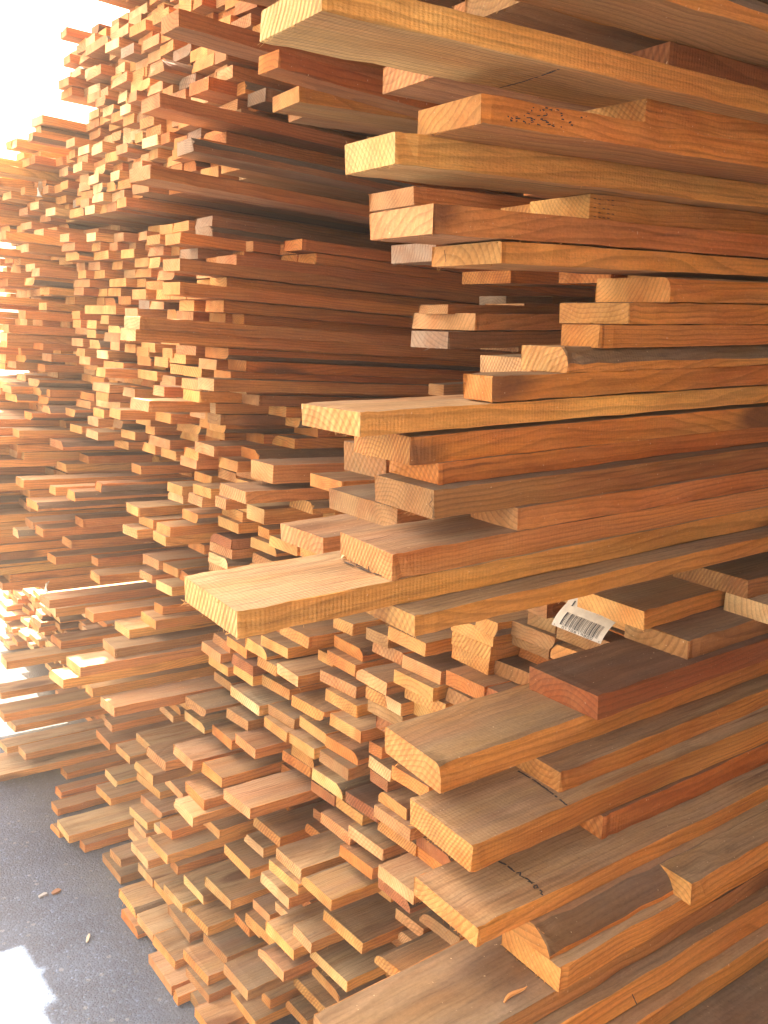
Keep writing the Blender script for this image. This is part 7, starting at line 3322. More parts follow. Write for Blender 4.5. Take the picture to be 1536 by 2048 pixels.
A 1182 700 19910 85 24 2400 y n
A 1091 700 20165 85 24 2400 b n
A 1095 700 20420 85 24 2400 o n
A 950 675 18345 108 24 2900 o n
A 520 490 18600 108 24 2900 y n
A 1050 730 18600 108 24 2900 o n
A 900 840 18600 108 24 2900 y n
A 980 490 18860 108 24 2900 o n
A 1000 600 18860 108 24 2900 y n
A 1000 720 18860 108 24 2900 o n
A 358 480 20750 116 24 3000 o n
A 323 598 20750 107 24 3000 o n
A 352 707 20750 102 24 3000 o n
A 358 811 20750 115 24 3000 y n
A 437 927 20750 117 24 3000 o n
A 502 1046 20750 109 24 3000 y n
A 289 480 21005 110 24 3000 p n
A 338 592 21005 96 24 3000 k n
A 328 690 21005 116 24 3000 o n
A 310 808 21005 86 24 3000 y n
A 388 896 21005 91 24 3000 o n
A 486 990 21005 96 24 3000 b n
A 518 1088 21005 97 24 3000 y n
A 320 480 21260 96 24 3000 k n
A 290 578 21260 108 24 3000 y n
A 378 689 21260 105 24 3000 k n
A 365 795 21260 91 24 3000 y n
A 346 889 21260 108 24 3000 y n
A 418 998 21260 94 24 3000 o n
A 486 1094 21260 116 24 3000 p n
A 336 480 21515 85 24 3000 b n
A 271 567 21515 91 24 3000 o n
A 312 660 21515 98 24 3000 o n
A 293 760 21515 92 24 3000 o n
A 386 854 21515 110 24 3000 o n
A 390 966 21515 90 24 3000 o n
A 526 1058 21515 87 24 3000 p n
A 480 1147 21515 100 24 3000 o n
A 367 480 21770 115 24 3000 p n
A 296 597 21770 104 24 3000 o n
A 302 703 21770 86 24 3000 o n
A 332 791 21770 106 24 3000 b n
A 380 899 21770 101 24 3000 o n
A 406 1001 21770 83 24 3000 o n
A 472 1087 21770 107 24 3000 b n
A 346 480 22025 94 24 3000 y n
A 361 576 22025 88 24 3000 o n
A 293 666 22025 105 24 3000 o n
A 327 772 22025 111 24 3000 p n
A 386 885 22025 91 24 3000 o n
A 464 978 22025 108 24 3000 y n
A 460 1088 22025 104 24 3000 o n
A 352 480 22280 111 24 3000 y n
A 325 593 22280 108 24 3000 o n
A 377 703 22280 114 24 3000 p n
A 394 819 22280 87 24 3000 b n
A 390 908 22280 88 24 3000 y n
A 460 999 22280 112 24 3000 o n
A 524 1112 22280 92 24 3000 o n
A 365 480 22535 97 24 3000 o n
A 296 579 22535 89 24 3000 o n
A 281 670 22535 105 24 3000 o n
A 307 777 22535 99 24 3000 p n
A 406 878 22535 95 24 3000 y n
A 488 975 22535 98 24 3000 p n
A 494 1075 22535 99 24 3000 p n
A 386 480 22790 111 24 3000 y n
A 363 593 22790 95 24 3000 o n
A 300 690 22790 83 24 3000 o n
A 391 776 22790 84 24 3000 p n
A 374 861 22790 110 24 3000 p n
A 416 974 22790 85 24 3000 y n
A 491 1060 22790 105 24 3000 o n
A 359 480 23045 111 24 3000 o n
A 294 593 23045 113 24 3000 y n
A 280 708 23045 118 24 3000 o n
A 372 828 23045 118 24 3000 k n
A 447 948 23045 86 24 3000 b n
A 503 1036 23045 109 24 3000 y n
A 474 1147 23045 98 24 3000 y n
A 305 480 23300 94 24 3000 b n
A 390 576 23300 83 24 3000 o n
A 296 661 23300 100 24 3000 b n
A 284 763 23300 88 24 3000 p n
A 410 853 23300 111 24 3000 k n
A 460 966 23300 108 24 3000 y n
A 501 1076 23300 102 24 3000 p n
A 354 480 23555 104 24 3000 o n
A 383 586 23555 86 24 3000 k n
A 382 674 23555 115 24 3000 k n
A 364 791 23555 108 24 3000 o n
A 456 900 23555 107 24 3000 b n
A 470 1009 23555 91 24 3000 k n
A 469 1102 23555 86 24 3000 o n
A 310 480 23810 111 24 3000 o n
A 358 593 23810 101 24 3000 p n
A 317 696 23810 98 24 3000 b n
A 316 796 23810 102 24 3000 o n
A 411 900 23810 91 24 3000 o n
A 470 993 23810 110 24 3000 y n
A 459 1105 23810 106 24 3000 o n
A 332 480 24065 100 24 3000 b n
A 294 582 24065 91 24 3000 p n
A 316 675 24065 85 24 3000 k n
A 307 762 24065 109 24 3000 y n
A 444 873 24065 88 24 3000 o n
A 409 963 24065 100 24 3000 o n
A 531 1064 24065 95 24 3000 o n
A 382 480 24320 102 24 3000 p n
A 295 584 24320 113 24 3000 y n
A 329 699 24320 118 24 3000 y n
A 348 819 24320 113 24 3000 p n
A 448 934 24320 104 24 3000 k n
A 454 1040 24320 102 24 3000 o n
A 535 1144 24320 102 24 3000 y n
A 320 480 24575 99 24 3000 o n
A 352 581 24575 86 24 3000 p n
A 342 669 24575 96 24 3000 y n
A 299 767 24575 114 24 3000 o n
A 401 883 24575 90 24 3000 p n
A 398 974 24575 105 24 3000 o n
A 515 1082 24575 103 24 3000 o n
A 374 480 24830 98 24 3000 y n
A 388 580 24830 115 24 3000 o n
A 325 698 24830 105 24 3000 k n
A 383 805 24830 90 24 3000 o n
A 372 897 24830 97 24 3000 o n
A 436 996 24830 104 24 3000 y n
A 526 1102 24830 111 24 3000 o n
A 277 480 25085 89 24 3000 y n
A 294 571 25085 115 24 3000 b n
A 310 689 25085 95 24 3000 k n
A 387 786 25085 84 24 3000 o n
A 450 871 25085 95 24 3000 y n
A 401 968 25085 93 24 3000 o n
A 521 1063 25085 116 24 3000 b n
A 277 480 25340 106 24 3000 o n
A 315 588 25340 117 24 3000 o n
A 356 707 25340 118 24 3000 o n
A 417 826 25340 105 24 3000 b n
A 410 933 25340 104 24 3000 o n
A 490 1039 25340 103 24 3000 o n
A 569 1144 25340 101 24 3000 y n
A 274 480 25595 107 24 3000 o n
A 358 589 25595 97 24 3000 y n
A 343 689 25595 91 24 3000 y n
A 312 782 25595 84 24 3000 y n
A 401 869 25595 87 24 3000 k n
A 465 958 25595 83 24 3000 b n
A 442 1043 25595 109 24 3000 o n
A 273 480 25850 98 24 3000 o n
A 357 580 25850 107 24 3000 y n
A 300 689 25850 111 24 3000 k n
A 392 801 25850 112 24 3000 o n
A 371 915 25850 108 24 3000 b n
A 413 1025 25850 90 24 3000 b n
A 554 1117 25850 111 24 3000 b n
A 370 480 26105 108 24 3000 o n
A 294 590 26105 96 24 3000 o n
A 283 688 26105 111 24 3000 k n
A 306 801 26105 97 24 3000 o n
A 457 900 26105 89 24 3000 o n
A 488 991 26105 105 24 3000 y n
A 504 1098 26105 104 24 3000 b n
A 304 480 26360 88 24 3000 y n
A 333 570 26360 94 24 3000 o n
A 304 666 26360 84 24 3000 y n
A 332 752 26360 83 24 3000 o n
A 385 837 26360 116 24 3000 o n
A 377 956 26360 99 24 3000 o n
A 535 1057 26360 105 24 3000 o n
A 360 480 26615 105 24 3000 y n
A 322 587 26615 116 24 3000 o n
A 337 705 26615 93 24 3000 o n
A 409 800 26615 92 24 3000 o n
A 461 894 26615 114 24 3000 o n
A 481 1010 26615 102 24 3000 o n
A 479 1114 26615 104 24 3000 y n
A 298 480 26870 93 24 3000 o n
A 324 575 26870 116 24 3000 o n
A 388 693 26870 91 24 3000 y n
A 302 786 26870 118 24 3000 o n
A 388 906 26870 95 24 3000 p n
A 424 1003 26870 104 24 3000 o n
A 517 1109 26870 107 24 3000 y n
A 325 480 27125 110 24 3000 o n
A 297 592 27125 93 24 3000 k n
A 278 687 27125 91 24 3000 o n
A 302 780 27125 111 24 3000 y n
A 380 893 27125 110 24 3000 o n
A 500 1004 27125 98 24 3000 y n
A 512 1105 27125 98 24 3000 k n
A 370 480 27380 108 24 3000 o n
A 293 590 27380 89 24 3000 o n
A 292 681 27380 117 24 3000 y n
A 318 800 27380 101 24 3000 p n
A 401 903 27380 83 24 3000 b n
A 471 988 27380 87 24 3000 y n
A 522 1078 27380 92 24 3000 y n
A 218 -569 200 111 24 3400 o n
A 254 -455 200 84 24 3400 o n
A 283 -570 455 96 24 3400 b n
A 281 -472 455 89 24 3400 b n
A 241 -494 710 94 24 3400 y n
A 205 -600 965 96 24 3400 y n
A 285 -502 965 97 24 3400 o n
A 150 -1100 1220 94 24 3400 k n
A 287 -1004 1220 90 24 3400 b n
A 164 -726 1220 115 24 3400 y n
A 217 -498 1220 117 24 3400 o n
A 297 -1100 1475 100 24 3400 y n
A 272 -586 1475 90 24 3400 o n
A 209 -494 1475 89 24 3400 k n
A 296 -800 1730 94 24 3400 o n
A 160 -703 1730 90 24 3400 o n
A 250 -502 1730 109 24 3400 y n
A 167 -903 1985 100 24 3400 o n
A 287 -801 1985 112 24 3400 k n
A 297 -583 1985 115 24 3400 o n
A 203 -466 1985 96 24 3400 y n
A 286 -690 2240 115 24 3400 b n
A 205 -573 2240 86 24 3400 o n
A 288 -485 2240 114 24 3400 b n
A 175 -788 2495 110 24 3400 o n
A 148 -564 2495 115 24 3400 y n
A 183 -447 2495 105 24 3400 o n
A 296 -713 2750 116 24 3400 o n
A 268 -595 2750 114 24 3400 y n
A 243 -479 2750 89 24 3400 p n
A 141 -1007 3005 92 24 3400 k n
A 276 -680 3005 102 24 3400 o n
A 227 -576 3005 95 24 3400 y n
A 280 -480 3005 102 24 3400 y n
A 252 -702 3260 103 24 3400 o n
A 251 -596 3260 117 24 3400 p n
A 233 -477 3260 107 24 3400 y n
A 208 -786 3515 98 24 3400 o n
A 199 -685 3515 108 24 3400 o n
A 213 -575 3515 92 24 3400 y n
A 256 -481 3515 106 24 3400 b n
A 286 -492 3770 111 24 3400 k n
A 206 -578 4025 114 24 3400 o n
A 193 -462 4025 98 24 3400 y n
A 149 -994 4280 103 24 3400 o n
A 284 -575 4280 88 24 3400 p n
A 249 -485 4280 88 24 3400 o n
A 237 -795 4535 97 24 3400 o n
A 239 -591 4535 90 24 3400 y n
A 229 -499 4535 111 24 3400 o n
A 141 -659 4790 96 24 3400 o n
A 286 -561 4790 106 24 3400 y n
A 198 -453 4790 116 24 3400 y n
A 271 -699 5045 95 24 3400 y n
A 270 -509 5045 101 24 3400 o n
A 231 -1100 5300 86 24 3400 o n
A 276 -819 5300 115 24 3400 o n
A 235 -598 5300 117 24 3400 o n
A 266 -479 5300 100 24 3400 b n
A 267 -1100 5555 100 24 3400 y n
A 273 -788 5555 110 24 3400 o n
A 179 -676 5555 116 24 3400 o n
A 161 -558 5555 102 24 3400 y n
A 268 -453 5555 98 24 3400 o n
A 221 -591 5810 83 24 3400 p n
A 187 -506 5810 117 24 3400 y n
A 157 -1003 6065 105 24 3400 k n
A 216 -503 6065 115 24 3400 o n
A 146 -565 6320 84 24 3400 k n
A 219 -480 6320 113 24 3400 k n
A 272 -1001 6575 91 24 3400 k n
A 260 -717 6575 117 24 3400 k n
A 237 -598 6575 93 24 3400 b n
A 205 -503 6575 116 24 3400 o n
A 166 -668 6830 104 24 3400 o n
A 276 -562 6830 100 24 3400 y n
A 179 -460 6830 112 24 3400 o n
A 165 -883 7085 114 24 3400 y n
A 153 -587 7085 102 24 3400 o n
A 155 -482 7085 87 24 3400 o n
A 144 -988 7340 113 24 3400 o n
A 241 -764 7340 117 24 3400 o n
A 154 -644 7340 96 24 3400 y n
A 281 -546 7340 110 24 3400 p n
A 163 -434 7340 112 24 3400 y n
A 299 -1005 7595 100 24 3400 o n
A 280 -717 7595 94 24 3400 o n
A 256 -532 7595 104 24 3400 k n
A 199 -426 7595 97 24 3400 y n
A 237 -880 7850 92 24 3400 k n
A 238 -786 7850 92 24 3400 o n
A 256 -579 7850 101 24 3400 y n
A 227 -476 7850 116 24 3400 b n
A 253 -757 8105 94 24 3400 o n
A 182 -546 8105 99 24 3400 y n
A 251 -445 8105 91 24 3400 p n
A 225 -1100 8360 102 24 3400 y n
A 202 -996 8360 101 24 3400 p n
A 169 -574 8360 91 24 3400 b n
A 177 -481 8360 103 24 3400 b n
A 267 -1100 8615 101 24 3400 y n
A 243 -997 8615 106 24 3400 b n
A 214 -599 8615 111 24 3400 p n
A 183 -487 8615 83 24 3400 y n
A 228 -582 8870 87 24 3400 y n
A 243 -494 8870 113 24 3400 o n
A 265 -1010 9125 114 24 3400 y n
A 204 -594 9125 100 24 3400 k n
A 211 -493 9125 96 24 3400 b n
A 209 -1100 9380 106 24 3400 y n
A 277 -803 9380 86 24 3400 b n
A 298 -610 9380 112 24 3400 y n
A 295 -496 9380 101 24 3400 b n
A 194 -1013 9635 113 24 3400 o n
A 205 -526 9635 91 24 3400 y n
A 199 -433 9635 105 24 3400 p n
A 222 -687 9890 109 24 3400 o n
A 254 -576 9890 89 24 3400 y n
A 200 -485 9890 106 24 3400 o n
A 199 -1100 10145 104 24 3400 y n
A 186 -787 10145 117 24 3400 o n
A 198 -556 10145 92 24 3400 o n
A 285 -462 10145 90 24 3400 o n
A 192 -1100 10400 111 24 3400 y n
A 250 -563 10400 86 24 3400 b n
A 217 -474 10400 87 24 3400 o n
A 210 -571 10655 101 24 3400 y n
A 250 -468 10655 114 24 3400 k n
A 277 -759 10910 108 24 3400 o n
A 288 -544 10910 113 24 3400 k n
A 239 -429 10910 107 24 3400 y n
A 157 -883 11165 84 24 3400 k n
A 199 -797 11165 87 24 3400 o n
A 190 -590 11165 116 24 3400 k n
A 271 -472 11165 84 24 3400 y n
A 254 -592 11420 86 24 3400 o n
A 154 -504 11420 107 24 3400 o n
A 158 -587 11675 84 24 3400 y n
A 175 -500 11675 97 24 3400 o n
A 155 -1008 11930 95 24 3400 o n
A 293 -582 11930 103 24 3400 y n
A 152 -477 11930 101 24 3400 b n
A 234 -622 12185 85 24 3400 y n
A 209 -535 12185 96 24 3400 y n
A 261 -437 12185 91 24 3400 y n
A 298 -1002 12440 102 24 3400 y n
A 152 -789 12440 85 24 3400 o n
A 142 -702 12440 89 24 3400 o n
A 294 -517 12440 105 24 3400 y n
A 171 -1100 12695 117 24 3400 y n
A 207 -656 12695 98 24 3400 o n
A 214 -556 12695 85 24 3400 y n
A 253 -468 12695 88 24 3400 y n
A 233 -882 12950 91 24 3400 p n
A 203 -789 12950 97 24 3400 y n
A 188 -579 12950 95 24 3400 o n
A 275 -482 12950 112 24 3400 b n
A 287 -613 13205 109 24 3400 b n
A 186 -503 13205 102 24 3400 o n
A 259 -596 13460 98 24 3400 o n
A 168 -496 13460 104 24 3400 p n
A 217 -1100 13715 85 24 3400 o n
A 196 -1013 13715 86 24 3400 p n
A 202 -925 13715 111 24 3400 y n
A 169 -620 13715 106 24 3400 b n
A 248 -512 13715 98 24 3400 y n
A 280 -802 13970 114 24 3400 p n
A 159 -686 13970 108 24 3400 o n
A 269 -576 13970 117 24 3400 y n
A 267 -457 13970 92 24 3400 k n
A 279 -499 14225 103 24 3400 o n
A 252 -901 14480 112 24 3400 o n
A 297 -553 14480 107 24 3400 y n
A 145 -444 14480 112 24 3400 y n
A 155 -896 14735 94 24 3400 o n
A 290 -595 14735 91 24 3400 y n
A 180 -502 14735 88 24 3400 p n
A 152 -1012 14990 92 24 3400 o n
A 180 -555 14990 92 24 3400 p n
A 246 -461 14990 98 24 3400 o n
A 218 -1100 15245 110 24 3400 o n
A 203 -794 15245 113 24 3400 o n
A 208 -580 15245 84 24 3400 y n
A 220 -494 15245 113 24 3400 o n
A 278 -1100 15500 95 24 3400 o n
A 286 -1003 15500 89 24 3400 y n
A 261 -813 15500 103 24 3400 b n
A 210 -508 15500 114 24 3400 b n
A 261 -599 15755 88 24 3400 o n
A 222 -509 15755 91 24 3400 o n
A 292 -1100 16010 108 24 3400 o n
A 205 -879 16010 89 24 3400 b n
A 235 -788 16010 103 24 3400 y n
A 159 -579 16010 109 24 3400 y n
A 279 -467 16010 98 24 3400 y n
A 166 -582 16265 114 24 3400 o n
A 189 -466 16265 85 24 3400 y n
A 220 -986 16520 93 24 3400 o n
A 215 -589 16520 98 24 3400 b n
A 255 -489 16520 95 24 3400 b n
A 201 -994 16775 84 24 3400 o n
A 250 -810 16775 90 24 3400 o n
A 184 -514 16775 88 24 3400 o n
A 292 -424 16775 84 24 3400 o n
A 162 -1100 17030 107 24 3400 o n
A 174 -499 17030 116 24 3400 b n
A 167 -1100 17285 89 24 3400 y n
A 222 -676 17285 89 24 3400 o n
A 257 -586 17285 113 24 3400 o n
A 235 -471 17285 101 24 3400 b n
A 285 -1002 17540 100 24 3400 o n
A 192 -628 17540 92 24 3400 k n
A 192 -534 17540 87 24 3400 o n
A 280 -445 17540 116 24 3400 o n
A 180 -675 17795 86 24 3400 y n
A 176 -586 17795 105 24 3400 y n
A 275 -479 17795 116 24 3400 y n
A 249 -567 18050 115 24 3400 k n
A 166 -450 18050 110 24 3400 o n
A 195 -622 18305 89 24 3400 y n
A 255 -531 18305 88 24 3400 o n
A 238 -441 18305 115 24 3400 o n
A 270 -1100 18560 109 24 3400 o n
A 279 -891 18560 112 24 3400 y n
A 157 -545 18560 110 24 3400 y n
A 239 -433 18560 104 24 3400 o n
A 249 -1100 18815 98 24 3400 o n
A 197 -907 18815 97 24 3400 y n
A 165 -808 18815 99 24 3400 o n
A 292 -706 18815 102 24 3400 o n
A 246 -603 18815 115 24 3400 b n
A 177 -486 18815 90 24 3400 k n
A 293 -982 19070 87 24 3400 o n
A 274 -502 19070 116 24 3400 o n
A 170 -1100 19325 110 24 3400 o n
A 212 -765 19325 100 24 3400 k n
A 188 -544 19325 86 24 3400 o n
A 272 -456 19325 116 24 3400 b n
A 190 -899 19580 115 24 3400 k n
A 223 -685 19580 100 24 3400 o n
A 161 -584 19580 90 24 3400 o n
A 277 -492 19580 89 24 3400 y n
A 234 -621 19835 110 24 3400 y n
A 291 -509 19835 97 24 3400 o n
A 220 -1100 20090 99 24 3400 o n
A 278 -599 20090 96 24 3400 y n
A 283 -501 20090 113 24 3400 o n
A 155 -784 20345 109 24 3400 k n
A 300 -575 20345 90 24 3400 p n
A 213 -483 20345 104 24 3400 y n
A 262 -1100 20600 100 24 3400 y n
A 234 -569 20600 112 24 3400 o n
A 152 -454 20600 94 24 3400 o n
A 168 -527 20855 100 24 3400 y n
A 180 -425 20855 87 24 3400 o n
A 198 -1100 21110 97 24 3400 p n
A 297 -808 21110 113 24 3400 y n
A 255 -581 21110 106 24 3400 y n
A 245 -474 21110 113 24 3400 y n
A 146 -1100 21365 105 24 3400 y n
A 209 -993 21365 85 24 3400 p n
A 175 -906 21365 112 24 3400 o n
A 279 -792 21365 101 24 3400 k n
A 274 -580 21365 94 24 3400 o n
A 252 -484 21365 98 24 3400 o n
A 147 -991 21620 105 24 3400 y n
A 246 -884 21620 115 24 3400 o n
A 289 -566 21620 87 24 3400 b n
A 164 -477 21620 105 24 3400 y n
A 195 -899 21875 102 24 3400 o n
A 276 -499 21875 111 24 3400 o n
A 273 -1100 22130 85 24 3400 y n
A 242 -506 22130 93 24 3400 b n
A 254 -801 22385 91 24 3400 o n
A 277 -515 22385 94 24 3400 k n
A 252 -982 22640 112 24 3400 y n
A 207 -590 22640 85 24 3400 b n
A 249 -503 22640 93 24 3400 o n
A 240 -884 22895 85 24 3400 o n
A 247 -574 22895 99 24 3400 k n
A 225 -473 22895 93 24 3400 b n
A 204 -1100 23150 117 24 3400 o n
A 289 -769 23150 95 24 3400 b n
A 187 -579 23150 100 24 3400 o n
A 150 -477 23150 91 24 3400 k n
A 146 -596 23405 92 24 3400 k n
A 205 -502 23405 90 24 3400 k n
A 158 -1100 23660 101 24 3400 p n
A 184 -997 23660 98 24 3400 p n
A 185 -896 23660 92 24 3400 y n
A 206 -605 23660 104 24 3400 k n
A 284 -499 23660 83 24 3400 o n
A 177 -1006 23915 107 24 3400 o n
A 144 -517 23915 101 24 3400 b n
A 273 -1100 24170 90 24 3400 o n
A 242 -1008 24170 102 24 3400 y n
A 271 -903 24170 92 24 3400 k n
A 237 -810 24170 100 24 3400 o n
A 222 -708 24170 112 24 3400 o n
A 179 -593 24170 114 24 3400 y n
A 275 -478 24170 101 24 3400 y n
A 230 -1100 24425 101 24 3400 o n
A 157 -997 24425 92 24 3400 o n
A 216 -903 24425 98 24 3400 b n
A 154 -803 24425 113 24 3400 y n
A 212 -688 24425 92 24 3400 y n
A 188 -595 24425 103 24 3400 k n
A 272 -490 24425 84 24 3400 p n
A 143 -1100 24680 117 24 3400 o n
A 287 -981 24680 107 24 3400 b n
A 186 -871 24680 114 24 3400 o n
A 203 -755 24680 89 24 3400 o n
A 209 -664 24680 94 24 3400 y n
A 140 -568 24680 116 24 3400 b n
A 165 -450 24680 101 24 3400 o n
A 241 -1100 24935 113 24 3400 y n
A 295 -985 24935 96 24 3400 o n
A 261 -888 24935 114 24 3400 o n
A 299 -772 24935 102 24 3400 y n
A 160 -668 24935 102 24 3400 p n
A 291 -564 24935 113 24 3400 y n
A 268 -450 24935 94 24 3400 o n
A 405 1170 22000 107 24 3000 p n
A 422 1279 22000 104 24 3000 o n
A 391 1385 22000 85 24 3000 o n
A 364 1472 22000 103 24 3000 k nv
A 406 1577 22000 91 24 480 k n
A 363 1670 22000 110 24 480 o n
A 422 1170 22255 99 24 3000 y n
A 351 1271 22255 118 24 3000 o n
A 365 1391 22255 98 24 3000 b n
A 417 1491 22255 102 24 3000 o n
A 404 1594 22255 104 24 480 o n
A 427 1701 22255 87 24 480 y n
A 414 1170 22510 110 24 3000 o n
A 424 1282 22510 101 24 3000 y n
A 405 1385 22510 105 24 3000 o n
A 407 1492 22510 114 24 3000 y n
A 355 1609 22510 113 24 480 o n
A 421 1724 22510 105 24 480 y n
A 358 1170 22765 86 24 3000 o n
A 396 1258 22765 85 24 3000 o n
A 379 1345 22765 92 24 3000 y n
A 366 1439 22765 115 24 3000 y n
A 391 1555 22765 112 24 3000 k n
A 424 1669 22765 105 24 480 p n
A 407 1776 22765 107 24 480 y n
A 375 1170 23020 86 24 3000 o n
A 427 1258 23020 99 24 3000 y n
A 414 1358 23020 115 24 3000 y n
A 401 1475 23020 116 24 3000 o n
A 351 1593 23020 93 24 480 p n
A 405 1688 23020 98 24 480 b n
A 409 1170 23275 114 24 3000 y n
A 359 1286 23275 97 24 3000 y n
A 426 1385 23275 107 24 3000 o n
A 425 1494 23275 112 24 3000 o n
A 399 1607 23275 93 24 480 o n
A 409 1702 23275 104 24 480 o n
A 418 1170 23530 84 24 3000 o n
A 366 1256 23530 114 24 3000 b n
A 396 1372 23530 103 24 3000 y n
A 397 1476 23530 102 24 3000 y n
A 364 1581 23530 89 24 480 b n
A 371 1672 23530 87 24 480 y n
A 418 1760 23530 108 24 480 y n
A 358 1170 23785 105 24 3000 o n
A 410 1277 23785 106 24 3000 o n
A 366 1384 23785 94 24 3000 o n
A 395 1480 23785 111 24 3000 y n
A 397 1593 23785 116 24 480 o n
A 418 1711 23785 115 24 480 o n
A 387 1170 24040 85 24 3000 o n
A 424 1257 24040 107 24 3000 o n
A 360 1366 24040 91 24 3000 o n
A 405 1459 24040 98 24 3000 o n
A 414 1560 24040 99 24 3000 y n
A 377 1661 24040 113 24 480 y n
A 416 1775 24040 96 24 480 y n
A 369 1170 24295 93 24 3000 y n
A 372 1265 24295 109 24 3000 b n
A 407 1376 24295 111 24 3000 o n
A 360 1489 24295 89 24 3000 k n
A 391 1580 24295 91 24 480 p n
A 412 1673 24295 99 24 480 o n
A 428 1774 24295 89 24 480 o n
A 406 1170 24550 84 24 3000 o n
A 393 1256 24550 115 24 3000 o n
A 421 1373 24550 87 24 3000 o n
A 387 1462 24550 112 24 3000 p n
A 355 1576 24550 114 24 480 o n
A 427 1692 24550 113 24 480 o n
A 413 1170 24805 116 24 3000 o n
A 424 1288 24805 102 24 3000 k n
A 427 1392 24805 116 24 3000 o n
A 376 1510 24805 96 24 3000 k n
A 370 1608 24805 92 24 480 o n
A 392 1702 24805 102 24 480 y n
A 353 1170 25060 90 24 3000 p n
A 369 1262 25060 113 24 3000 p n
A 396 1377 25060 93 24 3000 p n
A 389 1472 25060 95 24 3000 y n
A 356 1569 25060 84 24 480 k n
A 359 1655 25060 109 24 480 o n
A 351 1766 25060 103 24 480 o n
A 389 1170 25315 111 24 3000 o n
A 425 1283 25315 107 24 3000 y n
A 404 1391 25315 113 24 3000 p n
A 366 1507 25315 96 24 3000 b n
A 383 1605 25315 107 24 480 y n
A 386 1715 25315 93 24 480 y n
A 416 1170 25570 84 24 3000 o n
A 381 1256 25570 90 24 3000 o n
A 396 1348 25570 88 24 3000 y n
A 381 1438 25570 117 24 3000 y n
A 375 1557 25570 117 24 3000 k n
A 361 1675 25570 114 24 480 o n
A 373 1170 25825 86 24 3000 o n
A 424 1258 25825 101 24 3000 y n
A 415 1361 25825 103 24 3000 p n
A 389 1466 25825 88 24 3000 b n
A 378 1556 25825 110 24 3000 o n
A 403 1668 25825 93 24 480 o n
A 414 1763 25825 93 24 480 o n
A 362 1170 26080 116 24 3000 y n
A 388 1288 26080 90 24 3000 o n
A 390 1380 26080 92 24 3000 o n
A 359 1473 26080 117 24 3000 b n
A 425 1592 26080 85 24 480 b n
A 351 1679 26080 101 24 480 y n
A 366 1170 26335 106 24 3000 y n
A 426 1278 26335 99 24 3000 o n
A 354 1378 26335 96 24 3000 y n
A 356 1477 26335 89 24 3000 k n
A 372 1568 26335 117 24 480 k n
A 382 1687 26335 117 24 480 o n
A 422 1170 26590 117 24 3000 o n
A 371 1289 26590 108 24 3000 y n
A 363 1400 26590 109 24 3000 b n
A 400 1511 26590 98 24 3000 o n
A 386 1611 26590 107 24 480 o n
A 392 1720 26590 92 24 480 y n
A 353 1170 26845 101 24 3000 y n
A 355 1273 26845 86 24 3000 o n
A 395 1360 26845 114 24 3000 o n
A 414 1476 26845 99 24 3000 y n
A 392 1577 26845 98 24 480 o n
A 363 1677 26845 107 24 480 y n
A 430 1170 27100 84 24 3000 y n
A 410 1256 27100 93 24 3000 o n
A 425 1351 27100 112 24 3000 y n
A 371 1464 27100 93 24 3000 y n
A 366 1559 27100 91 24 3000 o n
A 370 1652 27100 98 24 480 y n
A 387 1752 27100 88 24 480 k n
A 378 1170 27355 102 24 3000 b n
A 376 1274 27355 89 24 3000 y n
A 406 1365 27355 110 24 3000 p n
A 373 1477 27355 113 24 3000 b n
A 407 1592 27355 93 24 480 p n
A 380 1687 27355 92 24 480 o n
A 421 1170 27610 105 24 3000 b n
A 366 1277 27610 84 24 3000 y n
A 372 1363 27610 104 24 3000 b n
A 395 1469 27610 114 24 3000 o n
A 425 1585 27610 107 24 480 y n
A 422 1694 27610 86 24 480 y n
A 363 1170 27865 92 24 3000 p n
A 356 1264 27865 105 24 3000 y n
A 387 1371 27865 112 24 3000 p n
A 375 1484 27865 88 24 3000 y n
A 381 1574 27865 104 24 480 o n
A 425 1680 27865 107 24 480 o n"""
